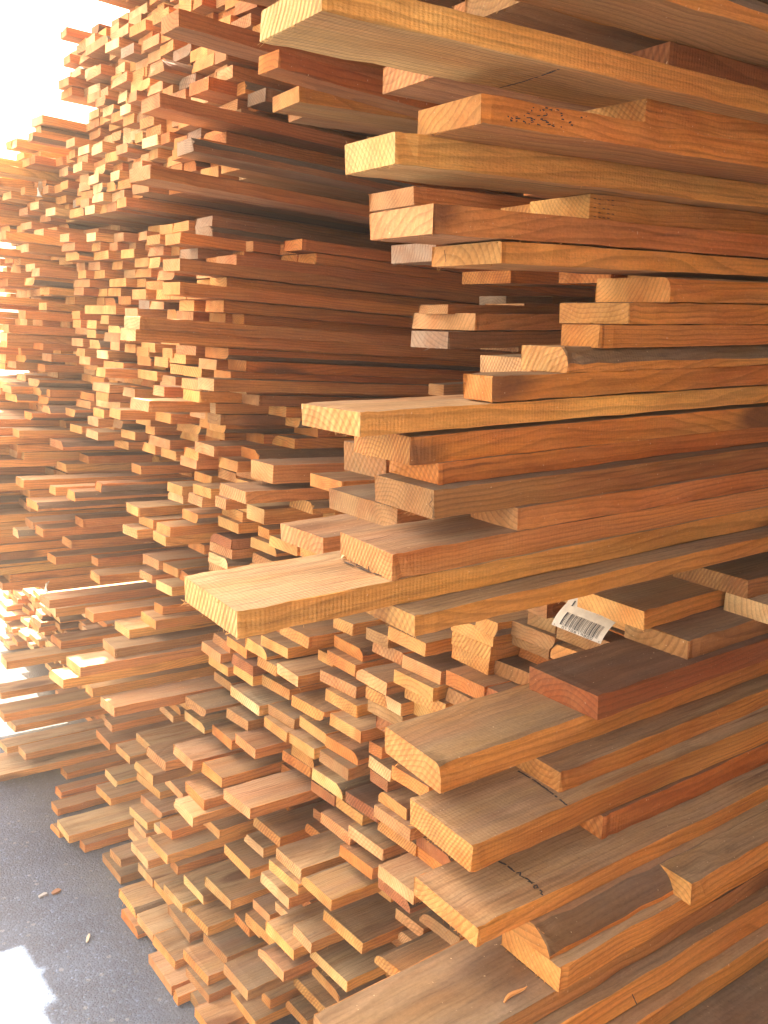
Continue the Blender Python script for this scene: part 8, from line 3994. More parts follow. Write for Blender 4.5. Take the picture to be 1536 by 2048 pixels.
LABELS = """plain orange board lying directly under the bark edged golden board
bark edged golden board with a dark rounded corner above two plain orange boards
golden board with yellow sawn end right under the pinkish wavy grained board
board with pinkish end and wavy grained edge, below the printed dashes board
golden board with small printed dashes on its edge, under the pale cream rough ended board
pale cream board with deep rough end just under the ink speckled board
orange board with black ink speckles on its edge, top right
short stub of golden board wedged right under the topmost wide cream board
topmost wide cream board, its pale underside crossed by a black pen line
dark reddish long board in the near stack, 92% across and 6% down the photo
orange board with furry sawn end resting on the wane edged grey topped board
cream ended board with a weathered grey rounded edge, right of centre
golden board with a broken wavy left corner lying on the longer pale board
pale board with clean bright end and thin pencil line, jutting left at the middle
golden board with long wavy grain right under the pale penciled board
orange board between the wavy grained golden board and the brown cracked end board
brown board with a crack and fine rings across its broad end
reddish pink board set back between the brown cracked board and the grey topped one
grey topped pinkish board with grime stained end, lying on the longest board
longest jutting pale board of the near stack, its bare top ending in a black smear
golden board lying right beneath the longest jutting pale board
dark reddish brown board with furry end lying on the grey topped cream ended board
shadowed brown board under the golden ringed board by the barcode tag
golden board with ringed end just right of the barcode tag
wide grey topped board end at the right edge over the dark gap
board with yellow end, rounded corner and grey flame grained top, lower right
golden short ended board resting on the board crossed by a black line
wide board with yellow end and one straight black line across its brown top
short orange block end under the board with the straight black line
board with curved ring end and a scribbled black ink line across its top
board with half round yellow end and bark stripped top under the scribbled board
cream ended board with dark grey top just above the lowest ringed plank
small grey topped board end farthest right in the lower near stack
greyish white board end cut by the right edge of the photo
lowest widest plank with bold swirling rings on its top, cut by the bottom edge
golden board directly under the lowest plank with swirling rings
golden board second below the plank with swirling rings, bottom right
dark brown plank filling the bottom right corner
pale pink board end with a nick, left of the top cream board underside
whitish board end with curved rings tucked under the topmost wide cream board
pinkish board end hanging out left of the cream rough ended board
pinkish board with notched left corner right under the pale cream rough ended board
grey ended board peeping out below the pinkish wavy grained board
narrow orange board end below the golden board with the yellow sawn end
pinkish board end rising behind the topmost wide cream board
brown board topmost of three short ends in the dark gap at centre
pinkish furry board in the middle of the three short ends in the dark gap
grey rough bark like board end, lowest of three short ends in the dark gap
brown board end right of the three short ends in the dark gap
smaller brown board end farthest right in the dark gap at centre
brown slanted board end below the dark gap beside the wane edged cream board
small brown board end just left of the broken cornered golden board
brown rough ended board just left of and below the cracked end board
reddish pink furry board left of the grey topped pinkish board
brown board end in shade behind the wavy grained golden board
small golden board end left of the pale pink nicked board end
orange board end under the reddish pink furry board
grey board end deepest in the dark gap at centre
golden tan long board in the near stack, 90% across and 2% down the photo
pinkish tan long board in the high stack, 32% across and 19% down the photo
pinkish tan long board in the high stack, 31% across and 12% down the photo
grey ended long board in the high stack, 36% across and 16% down the photo
orange long board in the high stack, 43% across and 8% down the photo
pinkish tan long board in the middle stack, 40% across and 27% down the photo
pinkish tan long board in the high stack, 30% across and 4% down the photo
pale pink long board in the middle stack, 38% across and 34% down the photo
brown long board in the near stack, 73% across and 2% down the photo
pale pink long board in the middle stack, 35% across and 33% down the photo
golden tan long board in the middle stack, 37% across and 29% down the photo
golden tan long board in the low stack, 48% across and 90% down the photo
pinkish tan long board in the middle stack, 47% across and 27% down the photo
pale pink long board in the middle stack, 40% across and 38% down the photo
orange long board in the middle stack, 44% across and 35% down the photo
pinkish tan long board in the low stack, 35% across and 77% down the photo
orange long board in the middle stack, 45% across and 36% down the photo
golden tan long board in the low stack, 44% across and 86% down the photo
golden tan board in the middle stack, 40% across and 31% down the photo
orange board in the middle stack, 53% across and 26% down the photo
pinkish tan board in the left stack, 20% across and 68% down the photo
pale cream board in the low stack, 45% across and 94% down the photo
pinkish tan board in the left stack, 15% across and 64% down the photo
golden tan board in the high stack, 25% across and 21% down the photo
pinkish tan board in the low stack, 38% across and 46% down the photo
golden tan board in the middle stack, 42% across and 28% down the photo
pale pink board in the low stack, 40% across and 83% down the photo
pinkish tan board in the low stack, 35% across and 48% down the photo
orange board in the low stack, 31% across and 75% down the photo
brown board in the left stack, 20% across and 63% down the photo
pale pink board in the left stack, 6% across and 74% down the photo
pale cream board in the left stack, 13% across and 80% down the photo
grey ended board in the middle stack, 38% across and 23% down the photo
golden tan board in the low stack, 53% across and 93% down the photo
golden tan board in the left stack, 6% across and 69% down the photo
brown board in the low stack, 33% across and 95% down the photo
orange board in the high stack, 38% across and 15% down the photo
pinkish tan board in the left stack, 13% across and 58% down the photo
orange board in the middle stack, 42% across and 32% down the photo
orange board in the middle stack, 45% across and 25% down the photo
golden tan board in the low stack, 37% across and 80% down the photo
golden tan board in the low stack, 24% across and 82% down the photo
pale cream board in the low stack, 31% across and 87% down the photo
golden tan board in the left stack, 19% across and 66% down the photo
pale cream board in the left stack, 15% across and 66% down the photo
orange board in the middle stack, 42% across and 37% down the photo
pale pink board in the low stack, 53% across and 85% down the photo
brown board in the high stack, 30% across and 20% down the photo
golden tan board in the low stack, 38% across and 91% down the photo
orange board in the left stack, 10% across and 47% down the photo
brown board in the low stack, 76% across and 62% down the photo
golden tan board in the low stack, 28% across and 89% down the photo
pinkish tan board in the low stack, 26% across and 73% down the photo
pale pink board in the left stack, 5% across and 64% down the photo
brown board in the low stack, 30% across and 92% down the photo
pinkish tan board in the low stack, 37% across and 94% down the photo
pale pink board in the left stack, 8% across and 73% down the photo
pale pink board in the low stack, 41% across and 91% down the photo
pinkish tan board in the low stack, 56% across and 65% down the photo
golden tan board in the low stack, 55% across and 63% down the photo
orange board in the left stack, 9% across and 49% down the photo
golden tan board in the high stack, 38% across and 18% down the photo
orange board in the low stack, 61% across and 67% down the photo
pale pink board in the low stack, 49% across and 82% down the photo
pinkish tan board in the low stack, 34% across and 73% down the photo
orange board in the middle stack, 37% across and 44% down the photo
pale pink board in the low stack, 39% across and 66% down the photo
pinkish tan board in the low stack, 50% across and 66% down the photo
golden tan board in the low stack, 27% across and 94% down the photo
pale cream board in the low stack, 36% across and 50% down the photo
golden tan board in the low stack, 46% across and 71% down the photo
pale pink board in the left stack, 7% across and 70% down the photo
orange board in the left stack, 16% across and 59% down the photo
pale pink board in the low stack, 26% across and 79% down the photo
pale pink board in the left stack, 6% across and 72% down the photo
brown board in the low stack, 28% across and 69% down the photo
golden tan board in the middle stack, 26% across and 24% down the photo
golden tan board in the low stack, 33% across and 99% down the photo
orange board in the left stack, 12% across and 54% down the photo
bleached cream board in the low stack, 33% across and 68% down the photo
golden tan board in the low stack, 41% across and 62% down the photo
orange board in the left stack, 11% across and 62% down the photo
golden tan board in the low stack, 32% across and 84% down the photo
brown board in the middle stack, 38% across and 39% down the photo
golden tan board in the low stack, 23% across and 92% down the photo
orange board in the low stack, 41% across and 69% down the photo
golden tan board in the left stack, 18% across and 88% down the photo
orange board in the high stack, 28% across and 9% down the photo
orange board in the low stack, 29% across and 99% down the photo
pale pink board in the middle stack, 22% across and 40% down the photo
orange board in the low stack, 27% across and 77% down the photo
golden tan board in the low stack, 55% across and 67% down the photo
orange board in the left stack, 13% across and 53% down the photo
orange board in the low stack, 45% across and 73% down the photo
pale cream board in the low stack, 44% across and 76% down the photo
grey ended board in the middle stack, 31% across and 23% down the photo
pale cream board in the left stack, 21% across and 72% down the photo
golden tan board in the left stack, 22% across and 60% down the photo
orange board in the low stack, 47% across and 84% down the photo
pale cream board in the low stack, 26% across and 86% down the photo
orange board in the high stack, 35% across and 20% down the photo
golden tan board in the low stack, 63% across and 63% down the photo
orange board in the left stack, 18% across and 47% down the photo
pale cream board in the left stack, 18% across and 61% down the photo
pinkish tan board in the low stack, 22% across and 95% down the photo
orange board in the low stack, 44% across and 47% down the photo
orange board in the left stack, 14% across and 48% down the photo
orange board in the left stack, 9% across and 52% down the photo
brown board in the middle stack, 32% across and 41% down the photo
golden tan board in the low stack, 20% across and 75% down the photo
pale pink board in the left stack, 4% across and 67% down the photo
pale pink board in the left stack, 18% across and 70% down the photo
pale pink board in the high stack, 32% across and 8% down the photo
orange board in the low stack, 46% across and 63% down the photo
golden tan board in the middle stack, 40% across and 43% down the photo
pale pink board in the low stack, 37% across and 87% down the photo
golden tan board in the left stack, 20% across and 50% down the photo
golden tan board in the low stack, 41% across and 97% down the photo
golden tan board in the low stack, 37% across and 63% down the photo
pinkish tan board in the low stack, 45% across and 67% down the photo
pinkish tan board in the low stack, 22% across and 74% down the photo
pinkish tan board in the middle stack, 29% across and 44% down the photo
dark reddish board in the low stack, 48% across and 78% down the photo
brown board in the low stack, 69% across and 62% down the photo
brown board in the low stack, 45% across and 75% down the photo
pale pink board in the left stack, 20% across and 90% down the photo
orange board in the left stack, 12% across and 75% down the photo
brown board in the low stack, 67% across and 65% down the photo
orange board in the left stack, 15% across and 45% down the photo
pinkish tan board in the low stack, 52% across and 80% down the photo
brown board in the high stack, 22% across and 7% down the photo
orange board in the left stack, 16% across and 72% down the photo
golden tan board in the left stack, 15% across and 56% down the photo
golden tan board in the left stack, 15% across and 77% down the photo
golden tan board in the low stack, 30% across and 81% down the photo
orange board in the left stack, 10% across and 78% down the photo
golden tan board in the left stack, 24% across and 52% down the photo
golden tan board in the far stack, 7% across and 56% down the photo
golden tan board in the far stack, 5% across and 50% down the photo
brown board in the low stack, 27% across and 96% down the photo
golden tan board in the low stack, 46% across and 61% down the photo
pale pink board in the left stack, 6% across and 57% down the photo
golden tan board in the low stack, 45% across and 69% down the photo
pale pink board in the near stack, 65% across and 35% down the photo
pinkish tan board in the low stack, 44% across and 80% down the photo
brown board in the low stack, 57% across and 91% down the photo
orange board in the left stack, 14% across and 51% down the photo
orange board in the left stack, 16% across and 54% down the photo
golden tan board in the low stack, 65% across and 61% down the photo
golden tan board in the low stack, 52% across and 78% down the photo
orange board in the left stack, 26% across and 84% down the photo
pinkish tan board in the left stack, 11% across and 43% down the photo
golden tan board in the low stack, 37% across and 67% down the photo
pinkish tan board in the left stack, 22% across and 54% down the photo
orange board in the left stack, 14% across and 82% down the photo
pale cream board in the far stack, 4% across and 17% down the photo
golden tan board in the low stack, 40% across and 73% down the photo
orange board in the middle stack, 21% across and 46% down the photo
golden tan board in the low stack, 44% across and 96% down the photo
dark reddish board in the low stack, 30% across and 53% down the photo
golden tan board in the low stack, 39% across and 99% down the photo
orange board in the left stack, 23% across and 81% down the photo
grey ended board in the high stack, 35% across and 10% down the photo
golden tan board in the left stack, 6% across and 42% down the photo
pale cream board in the left stack, 16% across and 76% down the photo
brown board in the low stack, 24% across and 90% down the photo
pale cream board in the far stack, 5% across and 55% down the photo
brown board in the low stack, 32% across and 70% down the photo
orange board in the low stack, 45% across and 65% down the photo
orange board in the left stack, 11% across and 77% down the photo
golden tan board in the low stack, 62% across and 65% down the photo
golden tan board in the middle stack, 33% across and 42% down the photo
golden tan board in the left stack, 11% across and 46% down the photo
brown board in the low stack, 37% across and 70% down the photo
golden tan board in the middle stack, 27% across and 39% down the photo
pale cream board in the low stack, 23% across and 87% down the photo
golden tan board in the far stack, 4% across and 23% down the photo
orange board in the high stack, 32% across and 21% down the photo
pale pink board in the left stack, 11% across and 59% down the photo
orange board in the far stack, 5% across and 32% down the photo
pale pink board in the far stack, 5% across and 33% down the photo
pinkish tan board in the left stack, 21% across and 79% down the photo
brown board in the left stack, 16% across and 85% down the photo
pale pink board in the low stack, 34% across and 82% down the photo
golden tan board in the low stack, 62% across and 62% down the photo
orange board in the low stack, 53% across and 76% down the photo
pale pink board in the middle stack, 31% across and 40% down the photo
pale pink board in the left stack, 19% across and 83% down the photo
orange board in the left stack, 26% across and 50% down the photo
golden tan board in the low stack, 41% across and 71% down the photo
golden tan board in the low stack, 37% across and 86% down the photo
golden tan board in the left stack, 23% across and 53% down the photo
orange board in the low stack, 30% across and 71% down the photo
brown board in the low stack, 71% across and 61% down the photo
golden tan board in the far stack, 5% across and 54% down the photo
golden tan board in the far stack, 7% across and 44% down the photo
pinkish tan board in the left stack, 7% across and 51% down the photo
bleached cream board in the far stack, 8% across and 12% down the photo
golden tan board in the far stack, 4% across and 53% down the photo
golden tan board in the low stack, 36% across and 97% down the photo
pale pink board in the left stack, 8% across and 37% down the photo
golden tan board in the high stack, 13% across and 22% down the photo
golden tan board in the low stack, 41% across and 50% down the photo
brown board in the near stack, 72% across and 59% down the photo
pinkish tan board in the low stack, 35% across and 89% down the photo
orange board in the far stack, 3% across and 45% down the photo
golden tan board in the left stack, 17% across and 73% down the photo
pale cream board in the left stack, 26% across and 70% down the photo
pale pink board in the low stack, 52% across and 69% down the photo
dark reddish board in the low stack, 52% across and 88% down the photo
orange board in the near stack, 76% across and 27% down the photo
golden tan board in the low stack, 31% across and 51% down the photo
golden tan board in the left stack, 24% across and 55% down the photo
pinkish tan board in the high stack, 13% across and 5% down the photo
golden tan board in the middle stack, 17% across and 41% down the photo
brown board in the low stack, 50% across and 62% down the photo
dark reddish board in the low stack, 56% across and 83% down the photo
pale pink board in the low stack, 50% across and 75% down the photo
pinkish tan board in the middle stack, 22% across and 43% down the photo
brown board in the left stack, 16% across and 83% down the photo
dark reddish board in the low stack, 32% across and 65% down the photo
grey ended board in the middle stack, 26% across and 25% down the photo
orange board in the left stack, 23% across and 59% down the photo
pale cream board in the left stack, 19% across and 80% down the photo
pale pink board in the low stack, 54% across and 90% down the photo
brown board in the high stack, 30% across and 6% down the photo
orange board in the middle stack, 23% across and 41% down the photo
orange board in the far stack, 6% across and 31% down the photo
pale pink board in the far stack, 3% across and 41% down the photo
brown board in the low stack, 50% across and 70% down the photo
pinkish tan board in the far stack, 6% across and 14% down the photo
pale pink board in the far stack, 4% across and 14% down the photo
pale pink board in the left stack, 20% across and 85% down the photo
golden tan board in the low stack, 34% across and 63% down the photo
pale pink board in the far stack, 5% across and 25% down the photo
pinkish tan board in the low stack, 28% across and 64% down the photo
pinkish tan board in the low stack, 51% across and 64% down the photo
pinkish tan board in the far stack, 7% across and 27% down the photo
golden tan board in the low stack, 31% across and 45% down the photo
pinkish tan board in the high stack, 13% across and 7% down the photo
golden tan board in the low stack, 52% across and 82% down the photo
pale pink board in the middle stack, 13% across and 42% down the photo""".strip().split('\n')
GROUPS = {'n': 'boards of the near stack', 'l': 'boards of the low stack', 'm': 'boards of the middle stack', 'h': 'boards of the high stack', 'd': 'boards of the left stack', 'f': 'boards of the far stack', 's': 'boards of the small stack'}
BY = {}
for i, ln in enumerate(BOARDS.strip().split('\n')):
    q = ln.split(); fr, pl, nm = q[0], q[8], q[9]
    x, y, z, w, t, L = (int(v)/10000 for v in q[1:7]); tone = q[7]
    rng = random.Random(1000+i)
    V, F, C, G, K = [], [], [], [], []
    wane = int(q[10])
    lod = 2 if (fr == 'A' or x*0+float(q[11]) > 150) else 1
    board_geo(rng, L, w, t, tone, lod, wane, V, F, C, G, K, warp=.0007 if fr == 'A' else .0004, red=pl in 'mh')
    yaw = rng.uniform(-.0035, .0035)
    me = mesh_from('wood_board', V, F, C, G, K, WOOD)
    o = link('wood_board', me, mat_at(fr, x, y, z, yaw if fr == 'B' else 0), label=LABELS[i], cat='board', group=GROUPS[pl])
    BY[nm] = (o, w, t)
V, F, C, G, K = [], [], [], [], []
rng = random.Random(7)
for ln in REST.strip().split('\n'):  # includes unseen upper bundles and a facing stack added to block light
    q = ln.split(); x, y, z, w, t, L = (int(v)/1000 for v in q[1:7]); z = int(q[3])/10000
    v0 = len(V)
    r = rng.random()
    board_geo(rng, L, w, t, q[7], 1 if q[8][1:] else 0, 0 if r < .78 else rng.choice((1, 2, 3)), V, F, C, G, K, off=(x, y, z), red=q[8][0] in 'mh')
    m = FR[q[0]]
    for k in range(v0, len(V)): V[k] = tuple(m @ Vector(V[k]))
link('stacked_boards', mesh_from('stacked_boards', V, F, C, G, K, WOOD), label='mass of smaller sawn boards filling out the lumber stacks, with unseen bundles added to block light', cat='boards', kind='stuff')
# ------------------------------------------------------------------ ground
def ground():
    m = FR['B']; S = 60; n = 2
    vs_ = [(-S, -S, 0), (S, -S, 0), (S, S, 0), (-S, S, 0)]
    me = bpy.data.meshes.new('ground'); me.from_pydata(vs_, [], [(0, 1, 2, 3)]); me.materials.append(asphalt())
    link('ground', me, m.to_4x4(), kind='structure')
ground()
# ------------------------------------------------------------------ pen, pencil and crack marks on single boards (children of their board)
GREY = plain("pencil_grey", (.09, .075, .065), .8); CRK = plain("crack_dark", (.05, .022, .012), .9)
MARKS = [["a1","pen","z",3.0,[[2273,812,0],[2292,582,0],[2276,327,0],[2244,80,0]]],["a4","pencil","z",0.8,[[2009,809,0],[2008,470,0],[2041,70,0]]],["b12","pencil","Z",0.9,[[1088,731,222],[1099,363,222],[1117,68,222]]],["b13","pen","Z",1.6,[[1103,268,274],[1082,89,274],[1044,0,274]]],["b18","pen","Z",3.4,[[1507,782,237],[1512,547,237],[1518,340,237],[1573,50,237]]],["b18","pen","Z",1.6,[[1586,796,237],[1543,464,237],[1598,208,237]]],["b18","crack","Z",1.02,[[1618,720,237],[1511,568,237]]],["b23","pen","Z",3.0,[[1284,783,277],[1287,529,277],[1259,283,277],[1214,3,277]]],["b26","pen","Z",3.0,[[820,631,196],[842,546,196],[839,470,196],[834,415,196]]],["b26","pen","Z",2.2,[[829,389,196],[877,377,196],[834,338,196],[848,291,196]]],["b26","pen","Z",2.6,[[852,288,196],[862,244,196],[843,182,196]]],["b26","pen","Z",1.6,[[834,235,196],[874,180,196]]],["b26","pen","Z",2.2,[[828,146,196],[868,147,196],[847,106,196],[814,119,196],[828,146,196]]],["b26","pen","Z",2.4,[[838,76,196],[841,46,196],[808,33,196],[807,0,196]]],["b31","pen","y",1.6,[[2962,0,300],[3043,0,174],[3134,0,0]]],["x172","pencil","x",1.0,[[0,972,227],[0,817,194],[0,288,157]]],["x82","pencil","Z",1.0,[[1889,932,390],[1802,535,390],[1661,69,390]]],["b15","crack","x",1.2,[[0,30,243],[0,20,186],[0,73,138],[0,2,103],[0,7,14]]],["b17","crack","Z",1.0,[[36,523,253],[215,546,253],[411,587,253]]],["b17","crack","x",1.22,[[0,734,51],[0,720,0]]],["b17","crack","x",0.83,[[0,520,68],[0,525,0]]],["b17","crack","x",1.9,[[0,416,41],[0,407,0]]],["b17","crack","x",1.32,[[0,315,66],[0,323,0]]],["b17","crack","x",1.8,[[0,215,79],[0,221,0]]],["b17","crack","x",1.57,[[0,117,97],[0,121,0]]],["a6","crack","x",1.0,[[0,829,166],[0,800,65],[0,814,0]]],["x84","pen","x",1.2,[[0,540,171],[0,474,99]]],["x84","pen","x",1.2,[[0,439,164],[0,374,104],[0,306,234],[0,239,140]]],["x84","pen","x",1.2,[[0,282,187],[0,248,0]]],["x84","pen","x",1.0,[[0,642,189],[0,560,173],[0,615,108]]],["a3","pen","y",0.96,[[1267,0,196],[1306,0,195]]],["a3","pen","y",1.12,[[523,0,97],[551,0,97]]],["a3","pen","y",1.18,[[457,0,131],[489,0,126]]],["a3","pen","y",1.28,[[367,0,51],[390,0,57]]],["a3","pen","y",1.12,[[340,0,124],[362,0,119]]],["a3","pen","y",1.29,[[268,0,113],[284,0,123]]],["a3","pen","y",1.6,[[347,0,117],[376,0,125]]],["a3","pen","y",1.46,[[449,0,62],[481,0,57]]],["a3","pen","y",1.59,[[303,0,140],[340,0,150]]],["a3","pen","y",1.4,[[1006,0,95],[1033,0,96]]],["a3","pen","y",1.48,[[1240,0,135],[1264,0,130]]],["a3","pen","y",1.22,[[307,0,57],[334,0,52]]],["a3","pen","y",1.13,[[321,0,160],[351,0,169]]],["a3","pen","y",1.09,[[730,0,66],[768,0,73]]],["a3","pen","y",1.26,[[890,0,128],[922,0,129]]],["a3","pen","y",1.05,[[415,0,148],[441,0,143]]],["a3","pen","y",1.41,[[365,0,70],[400,0,79]]],["a3","pen","y",0.94,[[362,0,82],[390,0,88]]],["a3","pen","y",1.27,[[365,0,178],[400,0,186]]],["a3","pen","y",1.52,[[1120,0,173],[1145,0,171]]],["a3","pen","y",1.37,[[633,0,172],[647,0,165]]],["a3","pen","y",1.41,[[319,0,190],[331,0,195]]],["a3","pen","y",1.38,[[336,0,167],[357,0,176]]],["a3","pen","y",1.01,[[473,0,48],[485,0,51]]],["a3","pen","y",1.14,[[764,0,182],[777,0,184]]],["a3","pen","y",1.42,[[708,0,86],[746,0,85]]],["a3","pen","y",1.06,[[672,0,129],[703,0,134]]],["a3","pen","y",1.21,[[745,0,184],[781,0,194]]],["a3","pen","y",1.0,[[606,0,121],[644,0,129]]],["a3","pen","y",1.19,[[457,0,105],[469,0,104]]],["a3","pen","y",1.01,[[331,0,189],[345,0,188]]],["a3","pen","y",1.59,[[354,0,118],[392,0,113]]],["a3","pen","y",1.31,[[292,0,156],[321,0,153]]],["a3","pen","y",1.08,[[702,0,95],[726,0,96]]],["a3","pen","y",0.98,[[355,0,133],[386,0,140]]],["a3","pen","y",1.03,[[246,0,178],[263,0,184]]],["a3","pen","y",1.35,[[711,0,153],[729,0,147]]],["a3","pen","y",1.41,[[309,0,47],[332,0,49]]],["a3","pen","y",1.27,[[361,0,131],[377,0,139]]],["a3","pen","y",1.16,[[313,0,72],[338,0,67]]],["a3","pen","y",1.16,[[514,0,50],[526,0,47]]],["a3","pen","y",1.11,[[461,0,180],[496,0,181]]],["a3","pen","y",1.24,[[704,0,138],[722,0,138]]],["a3","pen","y",1.1,[[287,0,182],[308,0,177]]],["a3","pen","y",1.3,[[877,0,172],[901,0,175]]],["a3","pen","y",1.18,[[572,0,85],[586,0,93]]],["a3","pen","y",1.57,[[980,0,110],[1012,0,122]]],["a3","pen","y",1.44,[[643,0,101],[676,0,104]]],["a3","pen","y",1.09,[[536,0,78],[562,0,80]]],["a3","pen","y",1.46,[[611,0,56],[649,0,54]]],["a3","pen","y",1.08,[[332,0,120],[355,0,119]]],["a3","pen","y",1.31,[[539,0,60],[573,0,70]]],["a3","pen","y",1.19,[[1184,0,182],[1198,0,191]]],["a3","pen","y",1.59,[[1472,0,86],[1505,0,96]]],["a3","pen","y",1.38,[[333,0,93],[356,0,94]]],["a3","pen","y",1.28,[[532,0,180],[570,0,179]]],["a3","pen","y",1.08,[[665,0,93],[702,0,97]]],["a3","pen","y",1.18,[[532,0,92],[572,0,91]]],["a3","pen","y",0.92,[[452,0,130],[481,0,125]]],["a3","pen","y",1.26,[[345,0,167],[369,0,171]]],["a3","pen","y",1.23,[[487,0,91],[525,0,97]]],["a3","pen","y",1.36,[[1246,0,101],[1283,0,98]]],["a3","pen","y",1.37,[[334,0,133],[372,0,135]]],["a3","pen","y",1.23,[[826,0,197],[860,0,194]]],["a3","pen","y",1.56,[[697,0,195],[729,0,196]]],["a3","pen","y",1.52,[[886,0,70],[901,0,66]]],["a3","pen","y",1.31,[[277,0,80],[293,0,76]]],["a3","pen","y",1.33,[[518,0,176],[542,0,182]]],["a3","pen","y",1.58,[[675,0,168],[688,0,177]]],["a3","pen","y",1.49,[[433,0,122],[462,0,121]]],["a3","pen","y",1.09,[[881,0,152],[907,0,163]]],["a3","pen","y",1.43,[[300,0,182],[316,0,179]]],["a3","pen","y",1.45,[[337,0,92],[371,0,102]]],["a3","pen","y",1.17,[[660,0,174],[685,0,179]]],["a3","pen","y",1.16,[[790,0,59],[818,0,63]]],["a3","pen","y",1.51,[[279,0,126],[299,0,125]]],["a3","pen","y",0.95,[[774,0,66],[809,0,73]]],["a3","pen","y",1.46,[[299,0,96],[327,0,100]]],["a3","pen","y",1.17,[[345,0,98],[370,0,95]]],["a3","pen","y",1.34,[[401,0,75],[421,0,81]]],["a3","pen","y",1.57,[[536,0,155],[550,0,150]]],["a3","pen","y",1.16,[[323,0,137],[343,0,145]]],["a3","pen","y",1.1,[[487,0,130],[523,0,126]]],["a3","pen","y",1.35,[[311,0,127],[347,0,133]]],["a3","pen","y",1.37,[[491,0,168],[513,0,172]]],["a4b","pen","y",1.1,[[20,0,217],[58,0,215]]],["a4b","pen","y",1.1,[[88,0,217],[127,0,215]]],["a4b","pen","y",1.1,[[227,0,217],[266,0,215]]],["a4b","pen","y",1.1,[[298,0,217],[337,0,215]]],["a4b","pen","y",1.1,[[92,0,172],[131,0,170]]],["a4b","pen","y",1.1,[[302,0,172],[341,0,169]]],["a4b","pen","y",1.1,[[27,0,127],[66,0,125]]],["a4b","pen","y",1.1,[[166,0,127],[204,0,124]]],["a4b","pen","y",1.1,[[235,0,126],[275,0,124]]],["a4b","pen","y",1.1,[[100,0,82],[139,0,79]]],["a4b","pen","y",1.1,[[240,0,81],[279,0,78]]],["a4b","pen","y",1.1,[[310,0,80],[350,0,78]]],["a4b","pen","y",1.1,[[35,0,37],[73,0,35]]],["a4b","pen","y",1.1,[[104,0,37],[143,0,34]]],["a4b","pen","y",1.1,[[174,0,36],[213,0,33]]],["a4b","pen","y",1.1,[[244,0,35],[283,0,33]]]]
def strip(pts, wd, n, rng, broken=0, lift=.0009):
    V, F = [], []
    P = []
    for a, b in zip(pts[:-1], pts[1:]):
        k = max(2, int((b-a).length/.002))
        P += [a.lerp(b, i/k) for i in range(k)]
    P.append(pts[-1])
    for i, p in enumerate(P):
        d = (P[min(i+1, len(P)-1)]-P[max(i-1, 0)]).normalized(); s = d.cross(n)*(wd*.5*rng.uniform(.65, 1.15))
        j = s.normalized()*rng.uniform(-.12, .12)*wd
        V += [p+s+j+n*lift, p-s+j+n*lift]
    for i in range(len(P)-1):
        if broken and rng.random() < broken: continue
        F.append((2*i, 2*i+1, 2*i+3, 2*i+2))
    return V, F
NRM = {'x': Vector((-1, 0, 0)), 'y': Vector((0, -1, 0)), 'Y': Vector((0, 1, 0)), 'z': Vector((0, 0, -1)), 'Z': Vector((0, 0, 1))}
acc = {}
for nm, kind, fc, wd, pts in MARKS:
    V, F = acc.setdefault((nm, kind), ([], [])); rng = random.Random(str(pts))
    v, f = strip([Vector(p)/1e4 for p in pts], wd*.8/1000, NRM[fc], rng, .12 if kind == 'pen' and wd > 2.9 else 0)
    b = len(V); V += v; F += [tuple(b+q for q in g) for g in f]
for (nm, kind), (V, F) in acc.items():
    me = bpy.data.meshes.new(kind+'_mark'); me.from_pydata([tuple(v) for v in V], [], F)
    me.materials.append({'pen': INK, 'pencil': GREY, 'crack': CRK}[kind])
    link({'pen': 'pen_mark', 'pencil': 'pencil_line', 'crack': 'crack'}[kind], me, parent=BY[nm][0])
# ------------------------------------------------------------------ barcode tag hanging under a board of the near stack
m = FR['A']
BL, BR, TR, TL, TT = [Vector(p) for p in [[0.868, 0.8164, 1.1899], [0.868, 0.7297, 1.1896], [0.884, 0.7214, 1.2177], [0.884, 0.8064, 1.2202], [0.886, 0.8024, 1.2391]]]
UPV = (TT-TL)
def tagp(s, r, lift=0):    # s across, r up from the bottom edge; curls toward the viewer at the foot
    lo, hi = BL.lerp(BR, s), TL.lerp(TR, s)
    p = lo.lerp(hi, r)
    p = p + Vector((-.004*math.sin(math.pi*min(r, 1)), 0, 0)) + Vector((-lift, 0, 0))
    return m @ p
root = bpy.data.objects.new('barcode_tag', None); COL.objects.link(root); root.location = tagp(.5, 0); root['label'] = 'white paper tag with a black barcode and digits hanging in the dark gap'; root['category'] = 'tag'
def tmesh(name, V, F, mat, lbl=None):
    me = bpy.data.meshes.new(name); me.from_pydata([tuple(v-root.location) for v in V], [], F); me.materials.append(mat)
    return link(name, me, parent=root, label=lbl)
V, F = [], []
for th in (0, -.0004):
    for i in range(9):
        for j in range(15):
            r = j/10; s = i/8
            if r > 1: s = s*.34
            V.append(tagp(s, r, th))
for q, o in ((1, 0), (-1, 135)):
    for i in range(8):
        for j in range(14):
            if j == 10 and i > 3 and False: continue
            a = o+i*15+j; f = (a, a+1, a+16, a+15)
            F.append(f if q > 0 else f[::-1])
F = [f for f in F if True]
tmesh('paper_sheet', V, F, PAPER)
V, F = [], []
def bar(s0, s1, r0, r1):
    n = 8
    for k in range(n):
        a, b = r0+(r1-r0)*k/n, r0+(r1-r0)*(k+1)/n; o = len(V)
        V.extend([tagp(s0, a, .0011), tagp(s1, a, .0011), tagp(s1, b, .0011), tagp(s0, b, .0011)]); F.append((o, o+1, o+2, o+3))
rng = random.Random(5)
